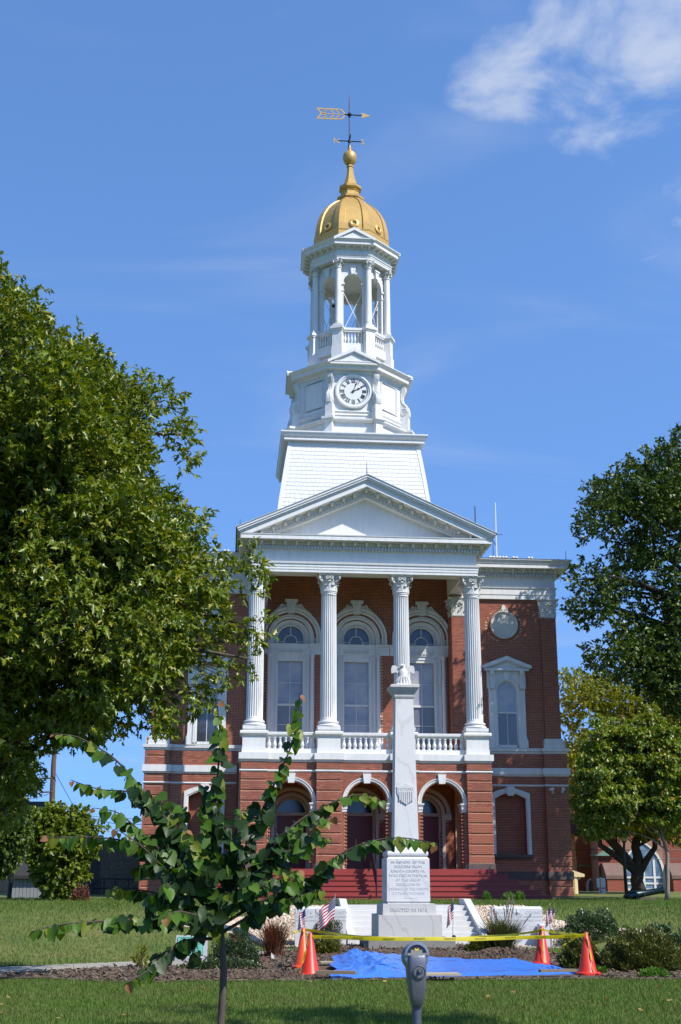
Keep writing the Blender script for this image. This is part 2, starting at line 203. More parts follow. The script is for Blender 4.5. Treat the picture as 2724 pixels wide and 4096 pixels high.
# ------------------------------------------------------------------ mesh helpers
ORG = {}
def _n2(a): l = math.hypot(*a) or 1; return (a[0]/l, a[1]/l)
class MB:
    def __init__(s): s.v = []; s.f = []; s.mi = []
    def add(s, vs, fs, mi=0):
        o = len(s.v); s.v += [tuple(p) for p in vs]; s.f += [tuple(i+o for i in f) for f in fs]; s.mi += [mi]*len(fs); return s
    def box(s, x0, x1, y0, y1, z0, z1, mi=0):
        if x0 > x1: x0, x1 = x1, x0
        return s.add([(x0, y0, z0), (x1, y0, z0), (x1, y1, z0), (x0, y1, z0), (x0, y0, z1), (x1, y0, z1), (x1, y1, z1), (x0, y1, z1)],
                     [(0, 3, 2, 1), (4, 5, 6, 7), (0, 1, 5, 4), (1, 2, 6, 5), (2, 3, 7, 6), (3, 0, 4, 7)], mi)
    def frus(s, cx, cy, a0, b0, z0, a1, b1, z1):      # rectangular frustum, half sizes a (x), b (y)
        return s.add([(cx-a0, cy-b0, z0), (cx+a0, cy-b0, z0), (cx+a0, cy+b0, z0), (cx-a0, cy+b0, z0), (cx-a1, cy-b1, z1), (cx+a1, cy-b1, z1), (cx+a1, cy+b1, z1), (cx-a1, cy+b1, z1)],
                     [(0, 3, 2, 1), (4, 5, 6, 7), (0, 1, 5, 4), (1, 2, 6, 5), (2, 3, 7, 6), (3, 0, 4, 7)])
    def prism(s, poly, y0, y1, T=None):               # polygon in (x,z) extruded along y; T maps points
        n = len(poly); vs = [(p[0], y0, p[1]) for p in poly]+[(p[0], y1, p[1]) for p in poly]
        if T: vs = [T(p) for p in vs]
        a = sum(poly[i][0]*poly[(i+1) % n][1]-poly[(i+1) % n][0]*poly[i][1] for i in range(n))
        fs = [tuple(range(n)), tuple(range(2*n-1, n-1, -1))]+[(i, i+n, (i+1) % n+n, (i+1) % n) for i in range(n)]
        if a < 0: fs = [f[::-1] for f in fs]
        return s.add(vs, fs)
    def lathe(s, prof, cx, cy, n=32, cap=True, rot=0, sq=None):
        vs = []; fs = []
        for r, z in prof:
            for k in range(n):
                a = 2*math.pi*(k/n)+rot; vs.append((cx+r*math.cos(a), cy+r*math.sin(a), z))
        m = len(prof)
        for i in range(m-1):
            for k in range(n): fs.append((i*n+k, i*n+(k+1) % n, (i+1)*n+(k+1) % n, (i+1)*n+k))
        if cap: fs.append(tuple(range(n))[::-1]); fs.append(tuple((m-1)*n+k for k in range(n)))
        return s.add(vs, fs)
    def tube(s, pts, rad, n=8, cap=True):
        pts = [Vector(p) for p in pts]; m = len(pts)
        if isinstance(rad, (int, float)): rad = [rad]*m
        vs = []; fs = []; up = None
        for i, p in enumerate(pts):
            d = (pts[min(i+1, m-1)]-pts[max(i-1, 0)]).normalized()
            if up is None: up = d.orthogonal().normalized()
            up = (up-d*up.dot(d)); up = up.normalized() if up.length > 1e-6 else d.orthogonal().normalized(); w = d.cross(up)
            for k in range(n): a = 2*math.pi*k/n; vs.append(tuple(p+up*(rad[i]*math.cos(a))+w*(rad[i]*math.sin(a))))
        for i in range(m-1):
            for k in range(n): fs.append((i*n+k, i*n+(k+1) % n, (i+1)*n+(k+1) % n, (i+1)*n+k))
        if cap: fs += [tuple(range(n))[::-1], tuple((m-1)*n+k for k in range(n))]
        return s.add(vs, fs)
    def mould(s, prof, path, closed=False, cap=True):  # profile (out,z) swept along an xy path, mitred; outward is right of travel
        m = len(path); k = len(prof); vs = []; fs = []
        for i in range(m):
            a = path[i-1] if (i or closed) else None; b = path[i]; c = path[(i+1) % m] if (i < m-1 or closed) else None
            ns = []
            for p, q in ((a, b), (b, c)):
                if p is not None and q is not None: d = _n2((q[0]-p[0], q[1]-p[1])); ns.append((d[1], -d[0]))
            if len(ns) == 2: dn = 1+ns[0][0]*ns[1][0]+ns[0][1]*ns[1][1]; nn = ((ns[0][0]+ns[1][0])/dn, (ns[0][1]+ns[1][1])/dn)
            else: nn = ns[0]
            for o, z in prof: vs.append((b[0]+nn[0]*o, b[1]+nn[1]*o, z))
        for i in range(m if closed else m-1):
            j = (i+1) % m
            for q in range(k-1): fs.append((i*k+q, j*k+q, j*k+q+1, i*k+q+1))
        if cap and not closed: fs += [tuple(range(k)), tuple((m-1)*k+q for q in range(k-1, -1, -1))]
        return s.add(vs, fs)
    def ring(s, cx, z0, prof, y, a0=0, a1=math.pi, n=28, stilt=0):   # arch moulding: profile (radius, y) round centre (cx,z0) in the xz plane
        vs = []; fs = []; k = len(prof); A = [(a0+(a1-a0)*i/n) for i in range(n+1)]
        pts = [(math.cos(a), math.sin(a), 0) for a in A]
        if stilt: pts = [(math.cos(a0), math.sin(a0), -stilt)]+pts+[(math.cos(a1), math.sin(a1), -stilt)]
        for c, sn, dz in pts:
            for r, yy in prof: vs.append((cx+r*c, y+yy, z0+r*sn+dz))
        for i in range(len(pts)-1):
            for q in range(k): fs.append((i*k+q, i*k+(q+1) % k, (i+1)*k+(q+1) % k, (i+1)*k+q))
        fs += [tuple(range(k)), tuple(((len(pts)-1)*k+q) for q in range(k-1, -1, -1))]
        return s.add(vs, fs)
def to_obj(name, v, f, mats, mi=None, parent=None, smooth=False, org=None):
    o0 = ORG.get(parent.name, Vector((0, 0, 0))) if parent else Vector(org or (0, 0, 0))
    me = bpy.data.meshes.new(name)
    if len(v): v = np.asarray(v, dtype=np.float64)-np.array(o0)
    me.from_pydata(v.tolist() if len(v) else [], [], f)
    for mm in (mats if isinstance(mats, (list, tuple)) else [mats]): me.materials.append(MT[mm])
    if mi and any(mi): me.polygons.foreach_set('material_index', mi)
    if smooth: me.polygons.foreach_set('use_smooth', [True]*len(me.polygons))
    me.update(); o = bpy.data.objects.new(name, me); COL.objects.link(o)
    if parent: o.parent = parent
    else: o.location = o0
    ORG[o.name] = o0
    return o
def fixn(o):        # consistent outward normals
    import bmesh
    b = bmesh.new(); b.from_mesh(o.data); bmesh.ops.recalc_face_normals(b, faces=b.faces); b.to_mesh(o.data); b.free(); return o
def build(mb, name, mats, parent=None, smooth=False, org=None, sharp=None, fix=True):
    o = to_obj(name, mb.v, mb.f, mats, mb.mi, parent, smooth or sharp is not None, org)
    if fix: fixn(o)
    if sharp is not None: o.data.set_sharp_from_angle(angle=R(sharp))
    return o
def thing(name, loc, label, cat, group=None, rz=0):
    o = bpy.data.objects.new(name, None); COL.objects.link(o); o.location = loc; o.rotation_euler[2] = rz; o.empty_display_size = .3
    ORG[o.name] = Vector(loc); return tag(o, label, cat, group)
def tag(o, label=None, cat=None, group=None, kind=None):
    if label: o['label'] = label
    if cat: o['category'] = cat
    if group: o['group'] = group
    if kind: o['kind'] = kind
    return o
def inst(data, name, parent, loc, rot=(0, 0, 0), sc=(1, 1, 1)):    # one more object that shares mesh data, at a world position
    o = bpy.data.objects.new(name, data); COL.objects.link(o); o.parent = parent; o.location = Vector(loc)-ORG.get(parent.name, Vector()); o.rotation_euler = rot; o.scale = sc; return o  # inner crown mostly takes the darker colour, in place of shade
def proto(mb, mats, smooth=False, sharp=None):
    o = build(mb, 'proto', mats, None, smooth, None, sharp); d = o.data; bpy.data.objects.remove(o); return d
def textmesh(body, size, extr=.004, spacing=1.0, align='CENTER'):
    c = bpy.data.curves.new('t', 'FONT'); c.body = body; c.size = size; c.extrude = extr; c.align_x = align; c.space_character = spacing; c.resolution_u = 2
    o = bpy.data.objects.new('t', c); COL.objects.link(o); dg = bpy.context.evaluated_depsgraph_get(); me = o.evaluated_get(dg).to_mesh()
    v = [tuple(q.co) for q in me.vertices]; f = [tuple(p.vertices) for p in me.polygons]
    bpy.data.objects.remove(o); bpy.data.curves.remove(c); return v, f
def lettering(body, size, T, name, matn, parent, extr=.004, spacing=1.0):     # T maps (x right, y up, z out) to world
    v, f = textmesh(body, size, extr, spacing); return to_obj(name, [T(p) for p in v], f, matn, None, parent)
def leafcloud(name, P, D, NRM, S, tv, tf, matn, parent=None, org=None, smooth=False, width=None):
    # many leaves in one mesh: P base points, D tip directions, NRM facing, S sizes; template tv (x across, y along, z out), faces tf
    P = np.asarray(P, float); D = np.asarray(D, float); D /= np.linalg.norm(D, axis=1)[:, None]+1e-9
    X = np.cross(D, NRM); X /= np.linalg.norm(X, axis=1)[:, None]+1e-9; Z = np.cross(X, D)
    tv = np.asarray(tv, float); n, k = len(P), len(tv); S = np.asarray(S, float)[:, None, None]
    Wd = 1.0 if width is None else np.asarray(width, float)[:, None, None]
    V = P[:, None, :]+S*(tv[None, :, 0:1]*X[:, None, :]*Wd+tv[None, :, 1:2]*D[:, None, :]+tv[None, :, 2:3]*Z[:, None, :])
    return fastmesh(name, V.reshape(-1, 3), tf, n, k, matn, parent, org, smooth)
def fastmesh(name, V, tf, n, k, matn, parent=None, org=None, smooth=False):
    o0 = np.array(ORG.get(parent.name, Vector((0, 0, 0)))) if parent else np.array(org or (0, 0, 0), float)
    V = V-o0; me = bpy.data.meshes.new(name); me.vertices.add(len(V)); me.vertices.foreach_set('co', V.astype(np.float32).ravel())
    ls = np.concatenate([np.array(f) for f in tf]); cnt = np.array([len(f) for f in tf]); nl = len(ls)
    LI = (ls[None, :]+np.arange(n)[:, None]*k).ravel(); me.loops.add(len(LI)); me.loops.foreach_set('vertex_index', LI.astype(np.int32))
    tot = np.tile(cnt, n); st = np.concatenate([[0], np.cumsum(tot)[:-1]]); me.polygons.add(len(tot)); me.polygons.foreach_set('loop_start', st.astype(np.int32)); me.polygons.foreach_set('loop_total', tot.astype(np.int32))
    me.materials.append(MT[matn]); me.update(calc_edges=True); me.validate()
    if smooth: me.polygons.foreach_set('use_smooth', [True]*len(me.polygons))
    o = bpy.data.objects.new(name, me); COL.objects.link(o)
    if parent: o.parent = parent
    else: o.location = o0
    ORG[o.name] = Vector(o0); return o
def unit(n): v = RNG.normal(size=(n, 3)); return v/np.linalg.norm(v, axis=1)[:, None]
def arc(cx, cz, r, a0, a1, n): return [(cx+r*math.cos(a0+(a1-a0)*i/n), cz+r*math.sin(a0+(a1-a0)*i/n)) for i in range(n+1)]
# ------------------------------------------------------------------ terrain
def sst(t): t = np.clip(t, 0, 1); return t*t*(3-2*t)
def H(x, y):
    x = np.asarray(x, float); y = np.asarray(y, float)
    c = np.clip((np.abs(x+.42)-3.2)/3.0, 0, 1); c = c*c*(3-2*c)          # 0 in front of the marble steps, 1 out on the lawns
    y0 = -18.0*(1-c)+(-24.5)*c; y1 = -15.75*(1-c)+np.where(x < -.4, -13.0, -9.5)*c
    t = (y-y0)/(y1-y0); z = .92*(sst(t)*c+np.clip(t, 0, 1)*(1-c))
    z = z+.17*np.exp(-(((x+1.15)/2.6)**2+((y+21.8)/2.0)**2)**1.5)
    z = z+.05*sst((y+27.5)/3)*(1-sst((y+19)/4))
    z = z-sst((y-26)/30)*1.2
    return z
def Hs(x, y): return float(H(x, y))
def sheet(name, xs, ys, matn, lift=0, mask=None):
    X, Y = np.meshgrid(xs, ys); Z = H(X, Y)+lift; ny, nx = X.shape
    V = np.stack([X, Y, Z], -1).reshape(-1, 3); f = []
    for j in range(ny-1):
        for i in range(nx-1):
            if mask is None or mask((xs[i]+xs[i+1])/2, (ys[j]+ys[j+1])/2): a = j*nx+i; f.append((a, a+1, a+nx+1, a+nx))
    return to_obj(name, V, f, matn, None, None, True)
xs = np.concatenate([[-3000, -800, -300, -120, -60, -35], np.arange(-24, 22, .5), [30, 50, 90, 200, 600, 3000]])
ys = np.concatenate([[-400, -120, -70, -55], np.arange(-45, 4, .4), [8, 14, 20, 26, 34, 45, 60, 100, 300, 1000, 4000]])
tag(sheet('ground', xs, ys, 'turf'), kind='structure')
# path that crosses in front of the marble steps and swings forward to the left
def path_mask(x, y): return abs(y-path_y(x)) < path_w(x)
def path_y(x): return -19.0-5.3*sst((-x-2.6)/3.6)-1.6*sst((-x-6)/4)
def path_w(x): return .62
tag(sheet('path', np.arange(-16, 3.4, .2), np.arange(-29, -17.9, .1), 'concrete', .012, path_mask), kind='structure')
# mulch bed in front, ragged edge
def bed_front(x): return -28.2+.06*math.sin(x*2.1)+.05*math.sin(x*5.3)+(.9*sst((-x-6.5)/2.5))
def bed_mask(x, y): return bed_front(x) < y < bed_back(x) and x > -11
def bed_back(x): return min(-20.2+(-1.5*sst((-x-2.2)/1.2)), path_y(x)-.70) if x < 1.6 else -25.2+4.0*(1-sst((x-1.6)/1.2))
tag(sheet('mulch_bed', np.arange(-11, 6.0, .12), np.arange(-28.6, -20, .1), 'mulch', .02, bed_mask), kind='structure')
# gravel on the bank either side of the marble steps
def grav_mask(x, y):
    w = 3.3+(1-np.clip((y+18.4)/2.7, 0, 1))*2.6 if x > 0 else 3.6+(1-np.clip((y+18.4)/2.7, 0, 1))*2.4
    return -18.6 < y < -15.7 and abs(x+.42) < w
tag(sheet('gravel_bank', np.arange(-7, 6.5, .15), np.arange(-18.8, -15.5, .1), 'gravel_bed', .008, grav_mask), kind='structure')
def scatter(mask, x0, x1, y0, y1, n):
    X = RNG.uniform(x0, x1, n); Y = RNG.uniform(y0, y1, n); k = np.array([bool(mask(a, b)) for a, b in zip(X, Y)]); return X[k], Y[k]
OCT = ([(1, 0, 0), (-1, 0, 0), (0, 1, 0), (0, -1, 0), (0, 0, 1), (0, 0, -1)], [(0, 2, 4), (2, 1, 4), (1, 3, 4), (3, 0, 4), (2, 0, 5), (1, 2, 5), (3, 1, 5), (0, 3, 5)])
def stones(name, X, Y, Z, s0, s1, matn, flat=.65):
    n = len(X); P = np.stack([X, Y, Z], -1); D = unit(n); D[:, 2] *= .3
    tv = np.array(OCT[0], float); tv[:, 2] *= flat; tv = tv[None]*RNG.uniform(.7, 1.25, (n, 6, 1))
    S = RNG.uniform(s0, s1, n); D /= np.linalg.norm(D, axis=1)[:, None]; U = unit(n); U[:, 2] += 1.5
    Xx = np.cross(D, U); Xx /= np.linalg.norm(Xx, axis=1)[:, None]; Zz = np.cross(Xx, D)
    V = P[:, None]+S[:, None, None]*(tv[:, :, 0:1]*Xx[:, None]+tv[:, :, 1:2]*D[:, None]+tv[:, :, 2:3]*Zz[:, None])
    return fastmesh(name, V.reshape(-1, 3), OCT[1], n, 6, matn)
X, Y = scatter(grav_mask, -7, 6.5, -18.7, -15.6, 26000); tag(stones('gravel', X, Y, H(X, Y)+.012, .022, .05, 'pebble'), 'loose tan and white river gravel on the bank beside the marble steps', 'gravel', kind='stuff')
X, Y = scatter(lambda x, y: bed_mask(x, y) and not (-3.4 < x < 1.4 and -27.9 < y < -24.4), -11, 6, -28.6, -20, 30000)
n = len(X); D = unit(n); D[:, 2] *= .35; U = unit(n); U[:, 2] += 1.2
CH = [(-.16, 0, 0), (.16, 0, 0), (.12, 1, .05), (-.12, 1, .05)]
tag(leafcloud('mulch', np.stack([X, Y, H(X, Y)+.03], -1), D, U, RNG.uniform(.035, .10, n), CH, [(0, 1, 2, 3)], 'mulch_chip'), 'shredded grey brown wood mulch covering the planting bed', 'mulch', kind='stuff')
# turf blades, denser where they show largest
def lawn_mask(x, y): return not (bed_mask(x, y) or grav_mask(x, y) or path_mask(x, y)) and not (abs(x) < 6.9 and y > -6.2) and not (abs(x+.4) < 1.75 and -18.6 < y < -15.4)
GP = []; GS = []
for x0, x1, y0, y1, dens, s0, s1 in ((-8.2, 1.6, -35, -31, 1700, .035, .075), (-9.6, 3.2, -31, -27.6, 1300, .04, .08), (-14, -8.2, -37, -31, 450, .05, .09), (1.6, 8, -37, -31, 450, .05, .09), (-15, -9.6, -31, -24, 400, .05, .09), (3.2, 12, -31, -25, 400, .05, .09), (-8.2, 1.6, -44, -35, 350, .05, .09), (-13, -2, -26, -12, 260, .05, .10), (1.2, 12, -25.5, -8, 260, .05, .10), (-14, 14, -16, -3, 120, .06, .11)):
    X, Y = scatter(lawn_mask, x0, x1, y0, y1, int((x1-x0)*(y1-y0)*dens)); GP.append(np.stack([X, Y, H(X, Y)-.004], -1)); GS.append(RNG.uniform(s0, s1, len(X)))
GP = np.concatenate(GP); GS = np.concatenate(GS); n = len(GP)
D = RNG.normal(0, .35, (n, 3)); D[:, 2] = 1; U = unit(n); U[:, 2] = 0
tag(leafcloud('grass', GP, D, U, GS, [(-.09, 0, 0), (.09, 0, 0), (0, 1, .12)], [(0, 1, 2)], 'grass_blade'), 'short mown lawn grass with yellowed patches', 'grass', kind='stuff')
X, Y = scatter(lawn_mask, -13, 6, -34, -10, 420); n = len(X); D = unit(n); D[:, 2] *= .2; U = unit(n); U[:, 2] += 2
tag(leafcloud('fallen_leaves', np.stack([X, Y, H(X, Y)+.045], -1), D, U, RNG.uniform(.05, .10, n), [(-.3, .3, 0), (0, 0, .02), (.3, .35, 0), (0, 1, .05)], [(0, 1, 2, 3)], 'dead_leaf'), 'scattered brown and yellow fallen leaves on the lawn', 'leaves', kind='stuff')
# ------------------------------------------------------------------ courthouse
CH_ = thing('courthouse', (0, 0, .92), 'red brick county courthouse with white columned portico, clock tower and gilded dome', 'courthouse')
BW = MB(); INDIV = []
BH, BL, MO = .0635, .218, .0125
def brick_face(face, p, u0, u1, z0, z1, hole=None, groove=False, indiv=False, uref=0.0, depth=.012):
    if u0 > u1: u0, u1 = u1, u0
    j0 = int(math.floor((z0-.92)/BH)); j1 = int(math.ceil((z1-.92)/BH))
    for j in range(j0, j1):
        za = max(z0, .92+j*BH); zb = min(z1, .92+(j+1)*BH-MO)
        if zb-za < .018: continue
        rec = .035 if (groove and j % 6 == 0) else 0
        off = (j % 2)*BL*.5; i = int(math.floor((u0-uref-off)/BL))
        while True:
            a = uref+off+i*BL; b = a+BL-MO; i += 1
            if a > u1: break
            a = max(a, u0); b = min(b, u1)
            if b-a < .02: continue
            if hole and hole((a+b)/2, (za+zb)/2): continue
            jz = random.uniform(0, .003)
            if face == 'f':
                if indiv and len(INDIV) < 300 and not rec and b-a > .15: INDIV.append((a, b, p-depth-jz+rec, za, zb)); continue
                y0 = p-depth-jz+rec; o = len(BW.v); y1 = p+.06
                BW.v += [(a, y0, za), (b, y0, za), (b, y0, zb), (a, y0, zb), (a, y1, za), (b, y1, za), (b, y1, zb), (a, y1, zb)]
            else:
                s = -1 if face == 'l' else 1; x0 = p+s*(depth+jz-rec); x1 = p-s*.06; o = len(BW.v)
                BW.v += [(x0, a, za), (x0, b, za), (x0, b, zb), (x0, a, zb), (x1, a, za), (x1, b, za), (x1, b, zb), (x1, a, zb)]
            BW.f += [(o, o+1, o+2, o+3), (o+1, o+5, o+6, o+2), (o, o+3, o+7, o+4), (o+3, o+2, o+6, o+7), (o, o+4, o+5, o+1)]; BW.mi += [0]*5
def arch_bricks(cx, cz, r0, r1, y, n, a0=0, a1=math.pi, dep=.012):      # a ring of radial bricks
    for k in range(n):
        t0 = a0+(a1-a0)*k/n+.006/r1; t1 = a0+(a1-a0)*(k+1)/n-.006/r1
        p = [(cx+r*math.cos(t), cz+r*math.sin(t)) for r, t in ((r0, t0), (r1, t0), (r1, t1), (r0, t1))]; o = len(BW.v)
        BW.v += [(q[0], y-dep, q[1]) for q in p]+[(q[0], y+.05, q[1]) for q in p]
        BW.f += [(o, o+1, o+2, o+3), (o, o+4, o+5, o+1), (o+1, o+5, o+6, o+2), (o+2, o+6, o+7, o+3), (o+3, o+7, o+4, o)]; BW.mi += [0]*5
def opening_wall(mb, x0, x1, z0, z1, op, y0, y1): mb.prism([(x0, z0)]+op+[(x1, z0), (x1, z1), (x0, z1)], y0, y1)
def groove_block(mb, x0, x1, y0, y1, z0, z1):      # pier with every sixth course sunk
    if x0 > x1: x0, x1 = x1, x0
    mb.box(x0+.045, x1-.045, y0+.045, y1-.01, z0, z1); j = int(math.floor((z0-.92)/BH/6))*6
    while .92+j*BH < z1:
        a = max(z0, .92+(j+1)*BH-MO); b = min(z1, .92+(j+6)*BH); j += 6
        if b-a > .02: mb.box(x0, x1, y0, y1, a, b)
WY = .135           # mortar face of the wings
wall = MB()
blind_op = lambda c: [(c-.625, 2.5), (c-.625, 4.72)]+[(c-.625+1.25*k/10, 4.72+.22*math.sin(math.pi*k/10)) for k in range(1, 10)]+[(c+.625, 4.72), (c+.625, 2.5)]
for s in (1, -1):
    c = s*6.115
    wall.box(s*3.87, s*8.25, WY, .6, .6, 2.5); opening_wall(wall, min(s*3.87, s*8.25), max(s*3.87, s*8.25), 2.5, 5.4, blind_op(c), WY, .6); wall.box(s*3.87, s*8.25, WY, .6, 5.4, 13.2)
    wall.box(s*3.87, s*8.25, .6, 24, .6, 14.3)
    def hole(u, z, c=c): return (abs(u-c) < .70 and 6.6 < z < 9.9) or (abs(u-c) < .70 and 2.45 < z < 4.95 and z < 4.76+.2*math.cos((u-c)*2.2)) or (u-c)**2+(z-11.81)**2 < .70**2
    brick_face('f', WY, s*4.5, s*7.66, .95, 12.9, hole)
    brick_face('f', .40, c-.63, c+.63, 2.5, 4.95); wall.box(c-.64, c+.64, .41, .5, 2.5, 5.1)
    brick_face('r', c-.625, WY, .40, 2.5, 4.72); brick_face('l', c+.625, WY, .40, 2.5, 4.72)
    arch_bricks(c, 3.72, 1.19, 1.36, WY+.06, 19, R(58), R(122), dep=.0)
    arch_bricks(c, 11.81, .59, .70, WY, 58, 0, 2*math.pi, dep=.018)
    # corner pilasters
    wall.box(s*7.66, s*8.30, .01, .3, 6.5, 13.0); brick_face('f', .01, s*7.655, s*8.305, 7.0, 12.15); brick_face('l', s*7.655 if s > 0 else s*8.305, .0, .13, 7.0, 12.15) if 1 else 0
    groove_block(wall, s*7.55, s*8.49, -.03, .3, .6, 7.0); brick_face('f', -.03, s*7.545, s*8.495, .95, 6.6, None, True)
    brick_face('l', s*7.545 if s > 0 else s*8.495, -.04, .13, .95, 6.6)
    # inner pilasters beside the loggia
    wall.box(s*3.89, s*4.53, .01, .3, 6.0, 13.0); brick_face('f', .01, s*3.885, s*4.54, 6.0, 12.15); brick_face('r' if s < 0 else 'l', s*3.87, .02, .9, 6.1, 13.1)
# loggia back wall with three arched openings
LWY = .9
LC = (-2.76, -.0, 2.76)
wall.box(-3.9, 3.9, LWY, 1.3, 6.0, 6.6)
for c in LC: opening_wall(wall, c-1.38 if c else -1.38, c+1.38, 6.6, 14.35, [(c-.80, 6.6), (c-.80, 11.28)]+arc(c, 11.28, .80, math.pi, 0, 18)[1:-1]+[(c+.80, 11.28), (c+.80, 6.6)], LWY, 1.25)
wall.box(-4.2, 4.2, 1.5, 24, .6, 14.3)
brick_face('f', LWY, -3.87, 3.87, 6.2, 14.1, lambda u, z: any(abs(u-c) < 1.0 and z < 11.2 and z > 6.5 or (u-c)**2+(z-11.28)**2 < 1.15**2 for c in LC))
for c in LC: arch_bricks(c, 11.28, .975, 1.06, LWY+.01, 46)
# porch: back wall with three doorways
wall.box(-3.9, -3.7, .2, 1.6, .6, 6.1); wall.box(3.7, 3.9, .2, 1.6, .6, 6.1)
DC = (-2.66, 0, 2.66)
for c in DC: opening_wall(wall, c-1.33, c+1.33, 1.9, 6.1, [(c-.66, 1.9), (c-.66, 4.1)]+arc(c, 4.1, .66, math.pi, 0, 14)[1:-1]+[(c+.66, 4.1), (c+.66, 1.9)], .2, .7)
brick_face('f', .2, -3.99, 3.99, 1.97, 5.7, lambda u, z: any(abs(u-c) < .70 and z < 4.1 or (u-c)**2+(z-4.1)**2 < .95**2 for c in DC))
for c in DC: arch_bricks(c, 4.1, .80, .87, .2, 34)
# portico piers and arcade
PXC, PCX = -.045, (-4.23, -1.421, 1.421, 4.23)
PF, AW = -3.40, -3.22
for i, c0 in enumerate(PCX):
    c = c0+PXC; h = .467
    groove_block(wall, c-h, c+h, PF, PF+.93, 1.9, 5.9); brick_face('f', PF, c-h, c+h, 2.16, 5.80, None, True, i >= 2, uref=c-h)
    for f, x in (('l', c-h), ('r', c+h)): brick_face(f, x, PF, PF+.93, 2.16, 5.80, None, True, uref=PF)
ARC = [(PCX[i]+PCX[i+1])/2+PXC for i in range(3)]
for c in ARC:
    x0, x1 = c-.94, c+.94; op = [(c-.768, 1.9), (c-.768, 4.32)]+arc(c, 4.32, .768, math.pi, 0, 18)[1:-1]+[(c+.768, 4.32), (c+.768, 1.9)]
    opening_wall(wall, x0, x1, 1.9, 5.9, op, AW, AW+.55)
    brick_face('f', AW, x0, x1, 2.1, 5.8, lambda u, z, c=c: (abs(u-c) < .768 and z < 4.32) or (u-c)**2+(z-4.32)**2 < .85**2)
    brick_face('r', c-.768, AW, AW+.55, 2.0, 4.0); brick_face('l', c+.768, AW, AW+.55, 2.0, 4.0)
    for k in range(30):      # brick soffit of the arch
        t0 = math.pi*k/30+.008; t1 = math.pi*(k+1)/30-.008
        for y0, y1 in ((AW-.005, AW+.2), (AW+.21, AW+.42)):
            q = [(c+r*math.cos(t), 4.32+r*math.sin(t)) for t in (t0, t1) for r in (.752, .80)]; o = len(BW.v)
            BW.v += [(a, yy, b) for yy in (y0, y1) for a, b in (q[0], q[1], q[3], q[2])]; BW.f += [(o, o+1, o+2, o+3), (o+4, o+7, o+6, o+5), (o, o+3, o+7, o+4), (o, o+4, o+5, o+1), (o+2, o+6, o+7, o+3)]; BW.mi += [0]*5
for s in (-1, 1):      # side walls of the porch, open under an arch
    x = PXC+s*4.62
    def T(p, x=x): return (x+p[1], p[0], p[2])
    op = [(-2.2, 1.9), (-2.2, 4.2)]+arc(-1.25, 4.2, .95, math.pi, 0, 16)[1:-1]+[(-.3, 4.2), (-.3, 1.9)]
    wall.prism([(-2.5, 1.9)]+op+[(.15, 1.9), (.15, 5.9), (-2.5, 5.9)], -.2, .2, T)
    brick_face('l' if s < 0 else 'r', x+s*.2, -2.5, .1, 2.0, 5.8, lambda u, z: (-2.2 < u < -.3 and z < 4.2) or (u+1.25)**2+(z-4.2)**2 < 1.0)
WALL = build(wall, 'wall', 'mortar', CH_)
bw = to_obj('brickwork', BW.v, BW.f, 'brick', None, CH_); tag(bw, kind='stuff')
bd = proto(MB().box(-.5, .5, -.5, .5, -.5, .5), 'brick')
for a, b, y, za, zb in INDIV: inst(bd, 'brick', WALL, ((a+b)/2, y+.02, (za+zb)/2), (0, 0, 0), (b-a, .04, zb-za))
# ---- stone base, floors, steps
st = MB()
for s in (1, -1):
    for xa, xb in ((4.6, 5.75), (5.758, 6.945), (6.953, 7.5)): build(MB().box(s*xa, s*xb, .07, .3, 1.605, 1.905), 'water_table_stone', 'brownstone', CH_)
    for xa, xb in ((7.5, 8.245), (8.253, 8.535)): build(MB().box(s*xa, s*xb, -.08, .3, 1.605, 1.905), 'water_table_stone', 'brownstone', CH_)
    build(MB().box(s*5.32, s*6.95, -.04, .3, 2.44, 2.55).box(s*5.40, s*6.87, .02, .3, 2.38, 2.445), 'sill', 'brownstone', CH_)
for c in PCX: build(MB().box(c+PXC-.505, c+PXC+.505, PF-.045, PF+.95, 1.9, 2.16), 'pier_base', 'brownstone', CH_)

build(MB().box(-4.75+PXC, 4.75+PXC, PF-.15, .25, .7, 1.968), 'porch_floor', 'red_step_paint', CH_)
for k in range(1, 6):
    e = 4.75+.317*k; z = 1.968-.178*k
    o = MB().box(PXC-e, PXC+e, PF-.15-.33*k, PF-.15-.33*(k-1)+(.0 if k > 0 else 0), .7, z); o.box(PXC-e, PXC-e+.317, PF-.15-.33*(k-1), -.10-.01*k, .7, z); o.box(PXC+e-.317, PXC+e, PF-.15-.33*(k-1), -.10-.01*k, .7, z)
    o.box(PXC-e-.02, PXC+e+.02, PF-.15-.33*k-.03, PF-.15-.33*(k-1)-.001, z-.045, z+.004)
    build(o, 'step', 'red_step_paint', CH_)
